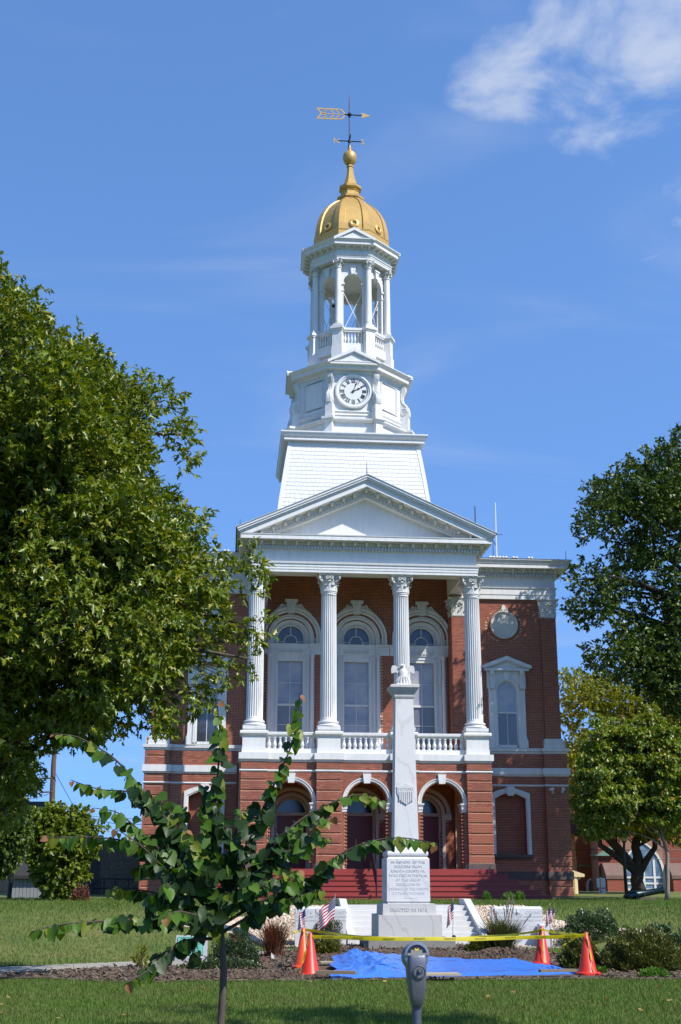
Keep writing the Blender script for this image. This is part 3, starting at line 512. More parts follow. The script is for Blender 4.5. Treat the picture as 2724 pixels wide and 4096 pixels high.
# ---- white trim: bands round the wings
for s in (1, -1):
    tr = MB(); inn = 4.60
    P1 = [(inn, .135), (7.545, .135), (7.545, -.03), (8.495, -.03), (8.495, 4)] if s > 0 else [(-8.495, 4), (-8.495, -.03), (-7.545, -.03), (-7.545, .135), (-inn, .135)]
    for pf in ([(-.05, 5.60), (.03, 5.60), (.05, 5.66), (.09, 5.67), (.09, 5.925), (-.05, 5.94)], [(-.05, 5.20), (.03, 5.20), (.055, 5.235), (.045, 5.275), (-.05, 5.28)]): build(MB().mould(pf, P1), 'string_course', 'white_paint', CH_)
    #tr.mould([(-.05, 5.60), (.03, 5.60), (.05, 5.66), (.09, 5.67), (.09, 5.925), (-.05, 5.94)], P1)
    #tr.mould([(-.05, 5.20), (.03, 5.20), (.055, 5.235), (.045, 5.275), (-.05, 5.28)], P1)
    tr.mould([(-.05, 6.50), (.02, 6.50), (.045, 6.58), (.09, 6.60), (.10, 6.72), (-.05, 6.74)], P1)
    # plinth of the corner pilaster
    for z0, z1, d in ((6.72, 6.86, .055), (6.86, 6.96, .03), (6.96, 7.04, .045), (7.04, 7.10, .02)): tr.box(s*(7.61-d), s*(8.345+d), -.045-d, .3, z0, z1)
    build(tr, 'sill_course', 'white_paint', CH_)
# ---- Corinthian capital
def capital(hw, r0, z0, z1, square=False):
    mb = MB(); h = z1-z0; ab = z1-.12*h
    if square: mb.frus(0, 0, r0, r0, z0, r0*1.02, r0*1.02, z0+.05); mb.frus(0, 0, r0*.97, r0*.97, z0+.05, r0*1.12, r0*1.12, ab)
    else: mb.lathe([(r0*1.1, z0), (r0*1.14, z0+.03*h), (r0*1.1, z0+.06*h), (r0*.98, z0+.07*h), (r0*.98, z0+.45*h), (r0*1.05, z0+.7*h), (r0*1.25, ab)], 0, 0, 28)
    pts = []      # abacus with hollowed sides
    for k in range(4):
        a = k*math.pi/2+math.pi/4
        c0 = (hw*math.sqrt(2)*math.cos(a), hw*math.sqrt(2)*math.sin(a)); c1 = (hw*math.sqrt(2)*math.cos(a+math.pi/2), hw*math.sqrt(2)*math.sin(a+math.pi/2))
        for t in (.05, .2, .35, .5, .65, .8, .95):
            q = (c0[0]*(1-t)+c1[0]*t, c0[1]*(1-t)+c1[1]*t); f = 1-.16*math.sin(math.pi*t); pts.append((q[0]*f, q[1]*f))
    n = len(pts)
    for za, zb, f0, f1 in ((ab, z1-.035*h, .88, .97), (z1-.035*h, z1, 1, 1)):
        mb.add([(p[0]*f0, p[1]*f0, za) for p in pts]+[(p[0]*f1, p[1]*f1, zb) for p in pts], [tuple(range(n))[::-1], tuple(range(n, 2*n))]+[(i, (i+1) % n, (i+1) % n+n, i+n) for i in range(n)])
    def leaf(a, ra, zb, ln, w, curl):     # a curling acanthus leaf
        ca, sa = math.cos(a), math.sin(a); vs = []; fs = []; m = 7
        for i in range(m+1):
            t = i/m; rr = ra+.02+curl*max(0, t-.45)**2*3.2; zz = zb+ln*(t if t < .8 else .8+.55*(t-.8)-2.2*(t-.8)**2*2); ww = w*(.75+.35*math.sin(math.pi*t))*(1-.55*max(0, t-.6)/.4)
            for q in (-1, 0, 1):
                r2 = rr+(.014 if q == 0 else 0); vs.append((r2*ca-q*ww*sa, r2*sa+q*ww*ca, zz+(0 if q == 0 else -.012)))
        for i in range(m):
            for q in (0, 1): fs.append((i*3+q, i*3+q+1, (i+1)*3+q+1, (i+1)*3+q))
        mb.add(vs, fs)
    if square:
        for s_ in range(4):
            a = s_*math.pi/2; ca, sa = math.cos(a), math.sin(a)
            for q in (-.72, 0, .72):
                sub = MB(); keep = mb.v, mb.f, mb.mi
                o = len(mb.v); leaf(0, r0, z0+.05, .36*h, .2*r0, .08)
                for i in range(o, len(mb.v)): x, y, z = mb.v[i]; y += q*r0; mb.v[i] = (x*ca-y*sa, x*sa+y*ca, z)
            for q in (-.38, .38):
                o = len(mb.v); leaf(0, r0*1.0, z0+.05, .62*h, .2*r0, .10)
                for i in range(o, len(mb.v)): x, y, z = mb.v[i]; y += q*r0; mb.v[i] = (x*ca-y*sa, x*sa+y*ca, z)
    else:
        for k in range(8): leaf(k*math.pi/4+math.pi/8, r0, z0+.06*h, .40*h, .40*r0, .10)
        for k in range(8): leaf(k*math.pi/4, r0, z0+.06*h, .66*h, .36*r0, .14)
    for k in range(4):      # corner volutes
        a = k*math.pi/2+math.pi/4; d = Vector((math.cos(a), math.sin(a), 0)); w = Vector((-d.y, d.x, 0))
        rr = hw*math.sqrt(2)*.80
        sp = []
        for i in range(15):
            t = i/14; an = math.pi*.5+t*math.pi*2.6; ra = .17*h*(1-.72*t); sp.append(d*(rr-.10*h+ra*math.cos(an)*-1)+Vector((0, 0, ab-.15*h+ra*math.sin(an))))
        mb.tube([d*(r0*1.0)+Vector((0, 0, z0+.5*h)), d*(r0*1.12)+Vector((0, 0, z0+.66*h)), d*(rr*.86)+Vector((0, 0, ab-.02*h))]+sp[2:], [.018]*3+[.026]*(len(sp)-2), 6)
    for k in range(4):      # small inner scrolls and the flower on each side
        a = k*math.pi/2; d = Vector((math.cos(a), math.sin(a), 0)); w = Vector((-d.y, d.x, 0))
        fz = hw*.86
        mb.lathe([(0.001, 0), (.035, .0), (.045, .03), (.03, .06), (.001, .07)], 0, 0, 8)
        for i in range(len(mb.v)-40, len(mb.v)): x, y, z = mb.v[i]; q = d*(fz-.03+z)+w*x+Vector((0, 0, z1-.06*h+y)); mb.v[i] = tuple(q)
        for s_ in (-1, 1):
            sp = []
            for i in range(11): t = i/10; an = math.pi*.5+t*math.pi*2.2; ra = .11*h*(1-.7*t); sp.append(d*(r0*1.14+.05)+w*s_*(.13*h+ra*math.cos(an))+Vector((0, 0, ab-.12*h+ra*math.sin(an))))
            mb.tube([d*(r0*1.03)+w*s_*.22*h+Vector((0, 0, z0+.52*h))]+sp, .02, 5)
    return mb
cap_d = proto(capital(.475, .298, 0, .71), 'white_weathered', True, 50)
pcap_d = proto(capital(.50, .335, 0, .82, True), 'white_weathered', True, 50)
for x in (-7.98, 7.98, -4.21, 4.21): inst(pcap_d, 'pilaster_capital', CH_, (x, .335, 12.10))
# ---- columns
NF = 24; SEG = NF*6
def fluted(z0, z1, r0, r1):
    mb = MB(); prof = []
    rows = [(z0, 1.06, 0), (z0+.05, 1.0, 0), (z0+.10, 1.0, 0), (z0+.13, 1.0, 1)]+[(z0+.13+(z1-z0-.28)*i/6, 1, 1) for i in range(1, 7)]+[(z1-.12, 1, 0), (z1-.06, 1.0, 0), (z1-.05, 1.07, 0), (z1, 1.07, 0)]
    vs = []; fs = []
    for z, sc, fl in rows:
        t = (z-z0)/(z1-z0); r = (r0+(r1-r0)*(t**1.6))*sc
        for k in range(SEG):
            ph = (k % 6)/6.0; d = .052*max(0, math.sin(math.pi*ph))**.7*r/.32*fl*1.0; a = 2*math.pi*k/SEG; vs.append(((r-d)*math.cos(a), (r-d)*math.sin(a), z))
    for i in range(len(rows)-1):
        for k in range(SEG): fs.append((i*SEG+k, i*SEG+(k+1) % SEG, (i+1)*SEG+(k+1) % SEG, (i+1)*SEG+k))
    return mb.add(vs, fs)
col_d = proto(fluted(7.36, 12.36, .318, .290), 'white_paint', True, 35)
CY = -2.855
bm = MB().box(-.435, .435, -.435, .435, 7.0, 7.12); bm.lathe([(.40, 7.12), (.44, 7.14), (.45, 7.175), (.43, 7.21), (.38, 7.22), (.36, 7.25), (.38, 7.275), (.40, 7.28), (.405, 7.31), (.39, 7.335), (.34, 7.345), (.335, 7.37)], 0, 0, 40)
base_d = proto(bm, 'white_paint', True, 40)
ped = MB(); ped.box(-.43, .43, -.43, .43, 6.1, 6.74); ped.box(-.45, .45, -.45, .45, 6.1, 6.30)
SQ = lambda h: [(-h, -h), (h, -h), (h, h), (-h, h)]
ped.mould([(-.1, 6.72), (.0, 6.72), (.02, 6.77), (.06, 6.80), (.10, 6.83), (.10, 6.90), (.085, 6.93), (-.2, 7.005)], SQ(.43), True)
ped.box(-.4, .4, -.4, .4, 6.9, 7.0)
ped_d = proto(ped, 'white_paint')
for c in PCX:
    q = inst(col_d, 'column', CH_, (c+PXC, CY, 0)); ORG[q.name] = Vector((c+PXC, CY, 0))
    inst(cap_d, 'capital', q, (c+PXC, CY, 12.36)); inst(base_d, 'base', q, (c+PXC, CY, 0)); inst(ped_d, 'pedestal', q, (c+PXC, CY, 0))
# ---- balcony band, balustrade
bb = MB(); path = [(PXC-4.70, .1), (PXC-4.70, PF)]
for c in PCX:
    x0, x1 = c+PXC-.467, c+PXC+.467
    path += ([(x0, AW)] if c != PCX[0] else [])+[(x0, PF), (x1, PF)]+([(x1, AW)] if c != PCX[-1] else [])
path = path[0:1]+path[2:]; path[0] = (PCX[0]+PXC-.467, .1); path.append((PCX[-1]+PXC+.467, .1))
bb.mould([(-.2, 5.79), (.02, 5.79), (.05, 5.86), (.09, 5.88), (.09, 6.115), (-.4, 6.16)], path)
bb.mould([(-.05, 5.43), (.03, 5.43), (.05, 5.47), (.04, 5.505), (-.05, 5.51)], path)
bb.box(PXC-4.6, PXC+4.6, -3.0, .9, 5.75, 6.11)
build(bb, 'balcony', 'white_paint', CH_)
bal = MB().lathe([(.062, 0), (.062, .045), (.045, .055), (.062, .10), (.078, .155), (.070, .205), (.042, .27), (.034, .31), (.045, .315), (.045, .335), (.034, .345), (.045, .385), (.062, .40), (.062, .45)], 0, 0, 12)
bal_d = proto(bal, 'white_paint', True, 40)
for i in range(3):
    a, b = PCX[i]+PXC+.43, PCX[i+1]+PXC-.43; y = -2.98
    r = MB(); r.mould([(-.1, 6.745), (.02, 6.745), (.04, 6.79), (.09, 6.82), (.095, 6.90), (-.1, 6.93)], [(a, y), (b, y)], cap=True); r.box(a, b, y-.02, y+.17, 6.75, 6.928); r.box(a, b, y-.09, y+.12, 6.1, 6.303)
    ro = build(r, 'balustrade', 'white_paint', CH_)
    for k in range(9): inst(bal_d, 'baluster', ro, ((a+b)/2+(k-4)*.2075, y+.02, 6.299))
for s in (-1, 1):
    x = PXC+s*4.40; r = MB().box(x-.09, x+.09, -2.5, .0, 6.75, 6.93); r.box(x-.1, x+.1, -2.5, 0, 6.1, 6.3); ro = build(r, 'balustrade', 'white_paint', CH_)
    for k in range(10): inst(bal_d, 'baluster', ro, (x, -2.3+k*.22, 6.299))
# ---- lower arch trim
for c in ARC:
    a = MB(); a.ring(c, 4.32, [(.79, .02), (.79, -.03), (.83, -.05), (.87, -.03), (.89, -.07), (.935, -.075), (.935, .02)], AW)
    for s in (-1, 1):
        for z0, z1, d in ((4.0, 4.10, .02), (4.10, 4.22, .04), (4.22, 4.27, .06), (4.27, 4.32, .085)): a.box(c+s*(.768-d), c+s*(.925+d*.3), AW-d, AW+.56, z0, z1)
    o = build(a, 'archivolt', 'white_paint', CH_)
    k = MB().prism([(c-.115, 5.03), (c+.115, 5.03), (c+.155, 5.38), (c-.155, 5.38)], AW-.14, AW+.3); build(k, 'keystone', 'white_paint', o)
# ---- doors
for c in DC:
    d = MB(); d.box(c-.66, c+.66, .55, .6, 1.96, 4.08)
    for s in (-1, 1):
        for z0, z1 in ((2.15, 2.75), (2.85, 3.25), (3.35, 3.95)): d.box(c+s*.08, c+s*.54, .535, .56, z0, z1)
    dd = build(d, 'door', 'door_paint', CH_)
    h = MB().box(c-.10, c-.05, .49, .545, 2.75, 3.15); build(h, 'handle', 'yellow', dd)
    fr = MB(); fr.ring(c, 4.1, [(.55, .06), (.55, -.02), (.60, -.04), (.66, -.02), (.66, .06)], .45); fr.box(c-.66, c+.66, .42, .5, 4.02, 4.14)
    for s in (-1, 1): fr.box(c+s*.58, c+s*.66, .40, .54, 1.97, 4.1)
    fr.ring(c, 4.1, [(.66, .1), (.66, -.03), (.72, -.05), (.80, -.02), (.80, .1)], .2)
    fr.ring(c, 4.1, [(.87, .02), (.87, -.04), (.98, -.07), (1.03, -.03), (1.03, .02)], .2)
    for s in (-1, 1):
        fr.box(c+s*.68, c+s*.80, .14, .24, 1.97, 4.1); fr.box(c+s*.66, c+s*1.05, .10, .24, 3.86, 4.1)
    dw = build(fr, 'door_frame', 'cream_paint', CH_)
    build(MB().prism(arc(c, 4.1, .56, 0, math.pi, 16), .5, .515), 'fanlight', 'fan_glass', dw)
# ---- big loggia windows
for c in LC:
    f = MB(); zc = 11.28; y = LWY
    f.ring(c, zc, [(1.06, .05), (1.06, -.06), (1.12, -.10), (1.16, -.05), (1.20, -.12), (1.27, -.13), (1.27, .05)], y, stilt=.27)
    f.ring(c, zc, [(.80, .2), (.80, -.03), (.86, -.06), (.90, -.02), (.96, -.05), (.975, .0), (.975, .2)], y, stilt=.27)
    f.ring(c, zc-.04, [(.53, .30), (.53, .14), (.58, .10), (.66, .16), (.72, .10), (.80, .08), (.80, .30)], y, stilt=.25)
    for z0, z1, d in ((10.56, 10.80, .05), (10.80, 10.90, .08), (10.90, 10.95, .12), (10.95, 11.01, .16)): f.box(c-.80, c+.80, y-d*.4, y+.3, z0, z1); f.box(c-1.37, c-.80, y-d, y+.2, z0, z1); f.box(c+.80, c+1.37, y-d, y+.2, z0, z1)
    for s in (-1, 1):
        f.box(c+s*.51, c+s*.80, y+.06, y+.3, 6.3, 10.56); f.box(c+s*.54, c+s*.60, y+.02, y+.3, 6.3, 10.5); f.box(c+s*.70, c+s*.82, y+.0, y+.3, 6.3, 10.56)
        f.lathe([(.10, 6.3), (.095, 8.5), (.085, 10.42), (.11, 10.44), (.10, 10.48), (.12, 10.56)], c+s*.90, y-.06, 14)
    f.box(c-.56, c+.56, y+.05, y+.3, 10.30, 10.42); f.box(c-.56, c+.56, y+.02, y+.3, 10.42, 10.56)
    w = build(f, 'window', 'white_paint', CH_, sharp=40)
    k = MB().prism([(c-.145, 12.28), (c+.145, 12.28), (c+.20, 12.74), (c-.20, 12.74)], y-.20, y+.1); k.box(c-.27, c+.27, y-.24, y+.1, 12.74, 12.86); k.prism([(c-.07, 12.36), (c+.07, 12.36), (c+.11, 12.66), (c-.11, 12.66)], y-.225, y-.1); build(k, 'keystone', 'white_paint', w)
    for s in (-1, 1):      # scrolled crest beside the keystone
        e = MB(); pts = []
        for i in range(22): t = i/21; an = math.pi*.5+t*math.pi*3; ra = .125*(1-.75*t); pts.append((c+s*(.36-ra*math.cos(an)*1), y-.13, 12.55+ra*math.sin(an)))
        e.tube(pts, .022, 5)
        for i in range(5): e.lathe([(.001, 0), (.05, .02), (.03, .07), (.001, .09)], 0, 0, 7); q = [(c+s*(.52+.085*i)+p[0], y-.12-p[2]*.3, 12.45-.055*i-.012*i*i+p[1]) for p in e.v[-28:]]; e.v[-28:] = q
        e.prism([(c+s*.2, 12.5), (c+s*.2, 12.66), (c+s*.40, 12.66), (c+s*.86, 12.25), (c+s*.86, 12.2), (c+s*.5, 12.42)], y-.11, y)
        build(e, 'scroll', 'white_weathered', w, sharp=50)
    for i in range(9): q = MB().lathe([(.03, 0), (.05, 0), (.05, .02), (.03, .02), (.03, 0)], 0, 0, 10, False); q.v = [(c-.48+.12*i+p[0], y-.04-p[2], 10.68+p[1]) for p in q.v]; build(q, 'rosette', 'white_weathered', w)
    build(MB().prism(arc(c, zc-.04, .55, 0, math.pi, 20)+[(c-.55, 10.95), (c+.55, 10.95)], y+.27, y+.28), 'pane', 'fan_glass', w)
    m = MB(); m.ring(c, zc-.15, [(.25, 0), (.25, .03), (.29, .03), (.29, 0)], y+.23, 0, 2*math.pi, 24); m.box(c-.55, c-.27, y+.235, y+.26, zc-.165, zc-.13); m.box(c+.27, c+.55, y+.235, y+.26, zc-.165, zc-.13); m.box(c-.02, c+.02, y+.235, y+.26, zc+.11, zc+.5); m.box(c-.55, c+.55, y+.2, y+.26, 10.95, 11.06); build(m, 'muntin', 'white_paint', w)
    zs = [10.32, 9.41, 8.50, 7.69, 6.5]
    for i in range(4):
        for s in (-1, 1): build(MB().box(c+s*.003, c+s*.51, y+.25, y+.262, zs[i+1], zs[i]), 'pane', 'screen_glass' if (i > 1 and c != LC[1]) else 'blind', w)
    m = MB(); m.box(c-.012, c+.012, y+.22, y+.251, 6.5, 10.3)
    for z in (9.41, 7.69): m.box(c-.51, c+.51, y+.221, y+.251, z-.012, z+.012)
    build(m, 'muntin', 'white_paint', w); build(MB().box(c-.52, c+.52, y+.19, y+.252, 8.455, 8.54), 'meeting_rail', 'white_paint', w)
# ---- wing windows with pediments, blind windows below, round tablets above
for s in (1, -1):
    c = s*6.115; f = MB(); y = WY
    out_ = [(c-.76, 6.72), (c-.76, 9.86), (c+.76, 9.86), (c+.76, 6.72), (c+.42, 6.72), (c+.42, 9.02)]+arc(c, 9.02, .42, 0, math.pi, 18)[1:-1]+[(c-.42, 9.02), (c-.42, 6.72)]
    f.prism(out_, y-.12, y+.05)
    for q in (-1, 1): f.box(c+q*.70, c+q*.81, y-.10, y+.04, 9.14, 9.86); f.prism([(c+q*.70, 6.72), (c+q*.70, 7.2), (c+q*.76, 7.2), (c+q*.78, 7.08), (c+q*.82, 7.02), (c+q*.82, 6.72)], y-.13, y+.04)
    f.ring(c, 9.02, [(.44, 0), (.44, -.03), (.52, -.05), (.55, 0)], y-.115); f.box(c-.55, c-.44, y-.15, y-.1, 6.8, 9.02); f.box(c+.44, c+.55, y-.15, y-.1, 6.8, 9.02)
    w = build(f, 'window', 'white_paint', CH_)
    p = MB(); p.box(c-.93, c+.93, y-.30, y+.04, 9.86, 9.95); p.prism([(c-.86, 9.95), (c, 10.30), (c+.86, 9.95)], y-.2, y+.04)
    for q in (-1, 1): p.prism([(c, 10.30), (c, 10.46), (c+q*1.03, 10.06), (c+q*1.03, 9.955), (c+q*.90, 9.955)], y-.36, y+.04); p.prism([(c, 10.24), (c, 10.30), (c+q*.90, 9.99), (c+q*.78, 9.97)], y-.28, y+.04)
    build(p, 'window_pediment', 'white_paint', w)
    for q in (-1, 1):
        k = MB(); x = c+q*.62; k.prism([(0, 9.86), (.20, 9.86), (.19, 9.72), (.11, 9.60), (.10, 9.30), (.14, 9.22), (.13, 9.13), (.0, 9.10)], x-.085, x+.085, lambda P, y=y: (P[1], y-.12-P[0], P[2])); build(k, 'bracket', 'white_paint', w)
    k = MB().prism([(c-.09, 9.50), (c+.09, 9.50), (c+.14, 9.84), (c-.14, 9.84)], y-.19, y-.05); build(k, 'keystone', 'white_paint', w)
    g = arc(c, 9.02, .40, 0, math.pi, 18)
    build(MB().prism(g+[(c-.40, 8.16), (c+.40, 8.16)], y-.02, y-.012), 'pane', 'blind', w); build(MB().box(c-.40, c+.40, y-.035, y-.02, 6.85, 8.14), 'pane', 'glass' if s < 0 else 'screen_glass', w)
    m = MB(); m.box(c-.012, c+.012, y-.045, y-.019, 6.85, 9.42); m.ring(c, 9.02, [(.385, 0), (.385, .05), (.43, .05), (.43, 0)], y-.06)
    for q in (-1, 1): m.box(c+q*.385, c+q*.43, y-.06, y-.01, 6.72, 9.02)
    m.box(c-.43, c+.43, y-.06, y-.01, 6.74, 6.85); m.box(c-.43, c+.43, y-.075, y-.01, 8.12, 8.19); build(m, 'sash', 'white_paint', w)
    b = MB(); pin = [(c-.625, 2.555), (c-.625, 4.72)]+[(c-.625+1.25*k/10, 4.72+.22*math.sin(math.pi*k/10)) for k in range(1, 10)]+[(c+.625, 4.72), (c+.625, 2.555)]
    pout = [(c+.80, 2.555), (c+.80, 4.92)]+[(c+.80-1.6*k/10, 4.92+.21*math.sin(math.pi*k/10)) for k in range(1, 10)]+[(c-.80, 4.92), (c-.80, 2.555)]
    b.prism(pin+pout, y-.055, y+.12)
    pin2 = [(p_[0]+(-.05 if p_[0] < c else .05)*(abs(p_[0]-c) > .6), p_[1]+(.05 if p_[1] > 4.7 else 0)) for p_ in pin]; b.prism(pin2+pout, y-.085, y)
    bo = build(b, 'blind_window_frame', 'white_paint', CH_)
    k = MB().prism([(c-.13, 4.83), (c+.13, 4.83), (c+.16, 5.19), (c-.16, 5.19)], y-.16, y+.1); k.prism([(c-.20, 4.90), (c+.20, 4.90), (c+.21, 5.14), (c-.21, 5.14)], y-.12, y+.1); build(k, 'keystone', 'white_paint', bo)
    t = MB(); t.ring(c, 11.81, [(.0, .02), (.0, -.035), (.47, -.035), (.49, -.06), (.52, -.05), (.53, -.09), (.57, -.10), (.595, -.07), (.595, .02)], y-.02, 0, 2*math.pi, 40); to = build(t, 'medallion', 'stone_plaque', CH_, sharp=40)
    cr = MB(); cr.prism([(c-.33, 12.29), (c-.18, 12.40), (c-.09, 12.50), (c-.075, 12.62), (c, 12.67), (c+.075, 12.62), (c+.09, 12.50), (c+.18, 12.40), (c+.33, 12.29), (c, 12.38)], y-.09, y)
    for q in (-1, 1): cr.tube([(c+q*.10+.075*(1-.7*i/14)*math.cos(1.57+i*.6)*q, y-.10, 12.42+.075*(1-.7*i/14)*math.sin(1.57+i*.6)) for i in range(15)], .015, 5)
    build(cr, 'crest', 'stone_plaque', to)
    if s > 0:
        for i, ch in enumerate('REBUILT 1873'):
            if ch == ' ': continue
            an = R(142-9.0*i); v, ff = textmesh(ch, .115, .003); ca, sa = math.sin(an), -math.cos(an)
            to_obj('letter', [(c+.37*math.cos(an)+p[0]*math.sin(an)+p[1]*math.cos(an), y-.058-p[2], 11.80+.37*math.sin(an)-p[0]*math.cos(an)+p[1]*math.sin(an)) for p in v], ff, 'carved_grey', None, to)
# ---- entablatures
mod = MB(); mod.box(-.065, .065, 0, .26, -.035, 0); mod.prism([(0, -.035), (.24, -.035), (.25, -.075), (.22, -.115), (.16, -.11), (.13, -.145), (.0, -.17)], -.052, .052, lambda P: (P[1], P[0], P[2])); mod.lathe([(.04, -.058), (.04, .058)], 0, 0, 8)
for i in range(len(mod.v)-16, len(mod.v)): x, y, z = mod.v[i]; mod.v[i] = (z, .205+x, -.085+y)
mod_d = proto(mod, 'white_weathered')
den_d = proto(MB().box(-.039, .039, 0, .085, -.14, 0), 'white_weathered')
prof = [(-.35, 12.9), (0, 12.9), (0, 13.085), (.022, 13.09), (.022, 13.33), (.06, 13.36), (.075, 13.41), (-.005, 13.43), (-.005, 13.76), (.035, 13.79), (.045, 14.0), (.10, 14.02), (.115, 14.15), (.50, 14.15), (.50, 14.29), (.53, 14.31), (.56, 14.40), (.62, 14.46), (.62, 14.50), (-.3, 14.62)]
en = MB(); en.mould(prof, [(4.35, 0), (8.34, 0), (8.34, 24), (-8.34, 24), (-8.34, 0), (-4.35, 0)]); EN = build(en, 'entablature', 'white_paint', CH_)
for s in (1, -1):
    for k in range(9): inst(mod_d, 'modillion', EN, (s*(4.67+.4565*k), -.115, 14.15), (0, 0, math.pi))
    for k in range(29): inst(den_d, 'dentil', EN, (s*(4.75+.1268*k), -.042, 13.975), (0, 0, math.pi))
FR = -3.32
en = MB(); pp = [(-.6, 13.06), (0, 13.06), (0, 13.165), (.018, 13.17), (.018, 13.27), (.035, 13.275), (.035, 13.37), (.07, 13.39), (.085, 13.47), (-.03, 13.49), (-.03, 13.925), (.02, 13.95), (.03, 14.11), (.08, 14.12), (.10, 14.25), (.50, 14.25), (.50, 14.39), (.52, 14.41), (.53, 14.45), (-.4, 14.47)]
en.mould(pp, [(PXC-4.42, .3), (PXC-4.42, FR), (PXC+4.42, FR), (PXC+4.42, .3)])
en.box(PXC-3.85, PXC+3.85, FR+.60, .95, 14.12, 14.3)
en.box(PXC-4.4, PXC+4.4, FR+.52, FR+.66, 13.05, 14.3); en.box(PXC-3.9, PXC+3.9, FR+.66, FR+.70, 13.10, 13.20)
for s in (-1, 1): en.box(PXC+s*3.82, PXC+s*4.40, FR+.665, .295, 13.045, 14.29)
PE = build(en, 'portico_entablature', 'white_paint', CH_)
for k in range(21): inst(mod_d, 'modillion', PE, (PXC+(k-10)*.4563, FR-.10, 14.25), (0, 0, math.pi))
for k in range(71): inst(den_d, 'dentil', PE, (PXC+(k-35)*.1262, FR-.028, 14.09), (0, 0, math.pi))
for s in (-1, 1):
    for k in range(6): inst(mod_d, 'modillion', PE, (PXC+s*4.52, FR+.1+k*.4563, 14.25), (0, 0, s*-math.pi/2))
# ---- pediment
SL = .4477; TZ = 16.91
pd = MB()
def chev(a, b, y0, y1, zmin, xe):     # both slopes between T-a (top) and T-b
    for s in (-1, 1):
        xa = min(xe, (TZ-a-zmin)/SL); xb = min(xe, (TZ-b-zmin)/SL); pol = [(PXC, TZ-a), (PXC+s*xa, TZ-a-SL*xa)]
        if xa > xb+1e-4: pol.append((PXC+s*min(xe, xa), zmin if xa < xe else max(zmin, TZ-b-SL*xe)))
        pol += [(PXC+s*xb, TZ-b-SL*xb), (PXC, TZ-b)]
        pd.prism(pol, y0, y1)
chev(.0, .09, FR-.67, 0, 14.46, 5.06); chev(.085, .17, FR-.63, 0, 14.46, 5.02); chev(.165, .24, FR-.56, 0, 14.46, 4.97); chev(.235, .44, FR-.52, -.0, 14.46, 4.92); chev(.435, .58, FR-.10, 0, 14.46, 4.9); chev(.575, .75, FR-.03, FR+.6, 14.46, 4.9)
pd.prism([(PXC-4.6, 14.3), (PXC+4.6, 14.3), (PXC, TZ-.3)], FR+.33, FR+.5)
PD = build(pd, 'pediment', 'white_paint', CH_)
th = math.atan(SL)
for s in (-1, 1):
    for k in range(0, 10):
        x = .4563*(k+(.0 if k else 0)); 
        if k == 0 and s < 0: continue
        inst(mod_d, 'modillion', PD, (PXC+s*x, FR-.10, TZ-.44-SL*x+.005), (0, 0, math.pi))
    for k in range(31): x = .07+.1262*k; inst(den_d, 'dentil', PD, (PXC+s*x, FR-.028, TZ-.585-SL*x), (0, s*th, math.pi))
# ---- roofs
rf = MB()
for s in (-1, 1): rf.add([(PXC, FR-.70, TZ+.03), (PXC+s*5.12, FR-.70, TZ+.03-SL*5.12), (PXC+s*5.12, 4, TZ+.03-SL*5.12), (PXC, 9, TZ+.03), (PXC, FR-.70, TZ-.0), (PXC+s*5.12, FR-.70, TZ-.0-SL*5.12), (PXC+s*5.12, 4, TZ-.03-SL*5.12), (PXC, 9, TZ-.03)], [(0, 1, 2, 3), (4, 5, 1, 0), (5, 6, 2, 1)])
E_ = [(-8.98, -.64), (8.98, -.64), (8.98, 24.7), (-8.98, 24.7)]; rz = 17.0
rf.add([(a, b, 14.51) for a, b in E_]+[(-1.5, 9, rz), (1.5, 9, rz), (1.5, 15, rz), (-1.5, 15, rz)], [(0, 1, 5, 4), (1, 2, 6, 5), (2, 3, 7, 6), (3, 0, 4, 7), (4, 5, 6, 7)])
for k in range(-20, 21): 
    if abs(k*.42) < 8.6: rf.box(k*.42-.012, k*.42+.012, -.6, -.58, 14.5, 14.56)
RF = build(rf, 'roof', 'roof_metal', CH_, fix=False)
sg = MB().lathe([(.001, 0), (.06, .0), (.075, .03), (.05, .07), (.001, .09)], 0, 0, 8); sg.lathe([(.001, 0), (.06, .0), (.075, .03), (.05, .07), (.001, .09)], .13, 0, 8); sg_d = proto(sg, 'white_paint', True)
for x, y in ((5.55, -.25), (5.95, .25), (6.1, -.25), (6.55, -.25), (5.75, .55), (7.2, -.25), (-5.6, -.25), (-6.1, .2), (-6.6, -.25)): inst(sg_d, 'snow_guard', RF, (x, y, 14.51+(y+.64)*.258))
# ---- tower: shingled base
TY = 4.73
tb = MB(); fl = [(15.2, 3.52), (16.4, 3.43), (17.5, 3.30), (18.5, 3.17), (19.5, 3.03), (20.32, 2.90)]
for (z0, h0), (z1, h1) in zip(fl, fl[1:]): tb.frus(0, TY, h0, h0, z0, h1, h1, z1)
tb.mould([(-.1, 20.30), (.24, 20.30), (.24, 20.36), (.22, 20.40), (.24, 20.44), (.30, 20.48), (.36, 20.60), (.385, 20.62), (.385, 20.68), (-.5, 20.75)], [(-2.9, TY-2.9), (2.9, TY-2.9), (2.9, TY+2.9), (-2.9, TY+2.9)], True)
for sx_ in (-1, 1):        # corner boards
    for sy_ in (-1, 1):
        for (z0, h0), (z1, h1) in zip(fl, fl[1:]):
            tb.frus(0, TY, .001, .001, z0, .001, .001, z1); o = len(tb.v)-8
            for i, (z, h) in enumerate([(z0, h0)]*4+[(z1, h1)]*4):
                dx = (0, 1, 1, 0)[i % 4]; dy = (0, 0, 1, 1)[i % 4]; tb.v[o+i] = (sx_*(h+.03-dx*.17), TY+sy_*(h+.03-dy*.17), z)
TB = build(tb, 'tower_base', 'white_paint', CH_)
def hw_(z):
    for (z0, h0), (z1, h1) in zip(fl, fl[1:]):
        if z <= z1: return h0+(h1-h0)*(z-z0)/(z1-z0)
    return 2.9
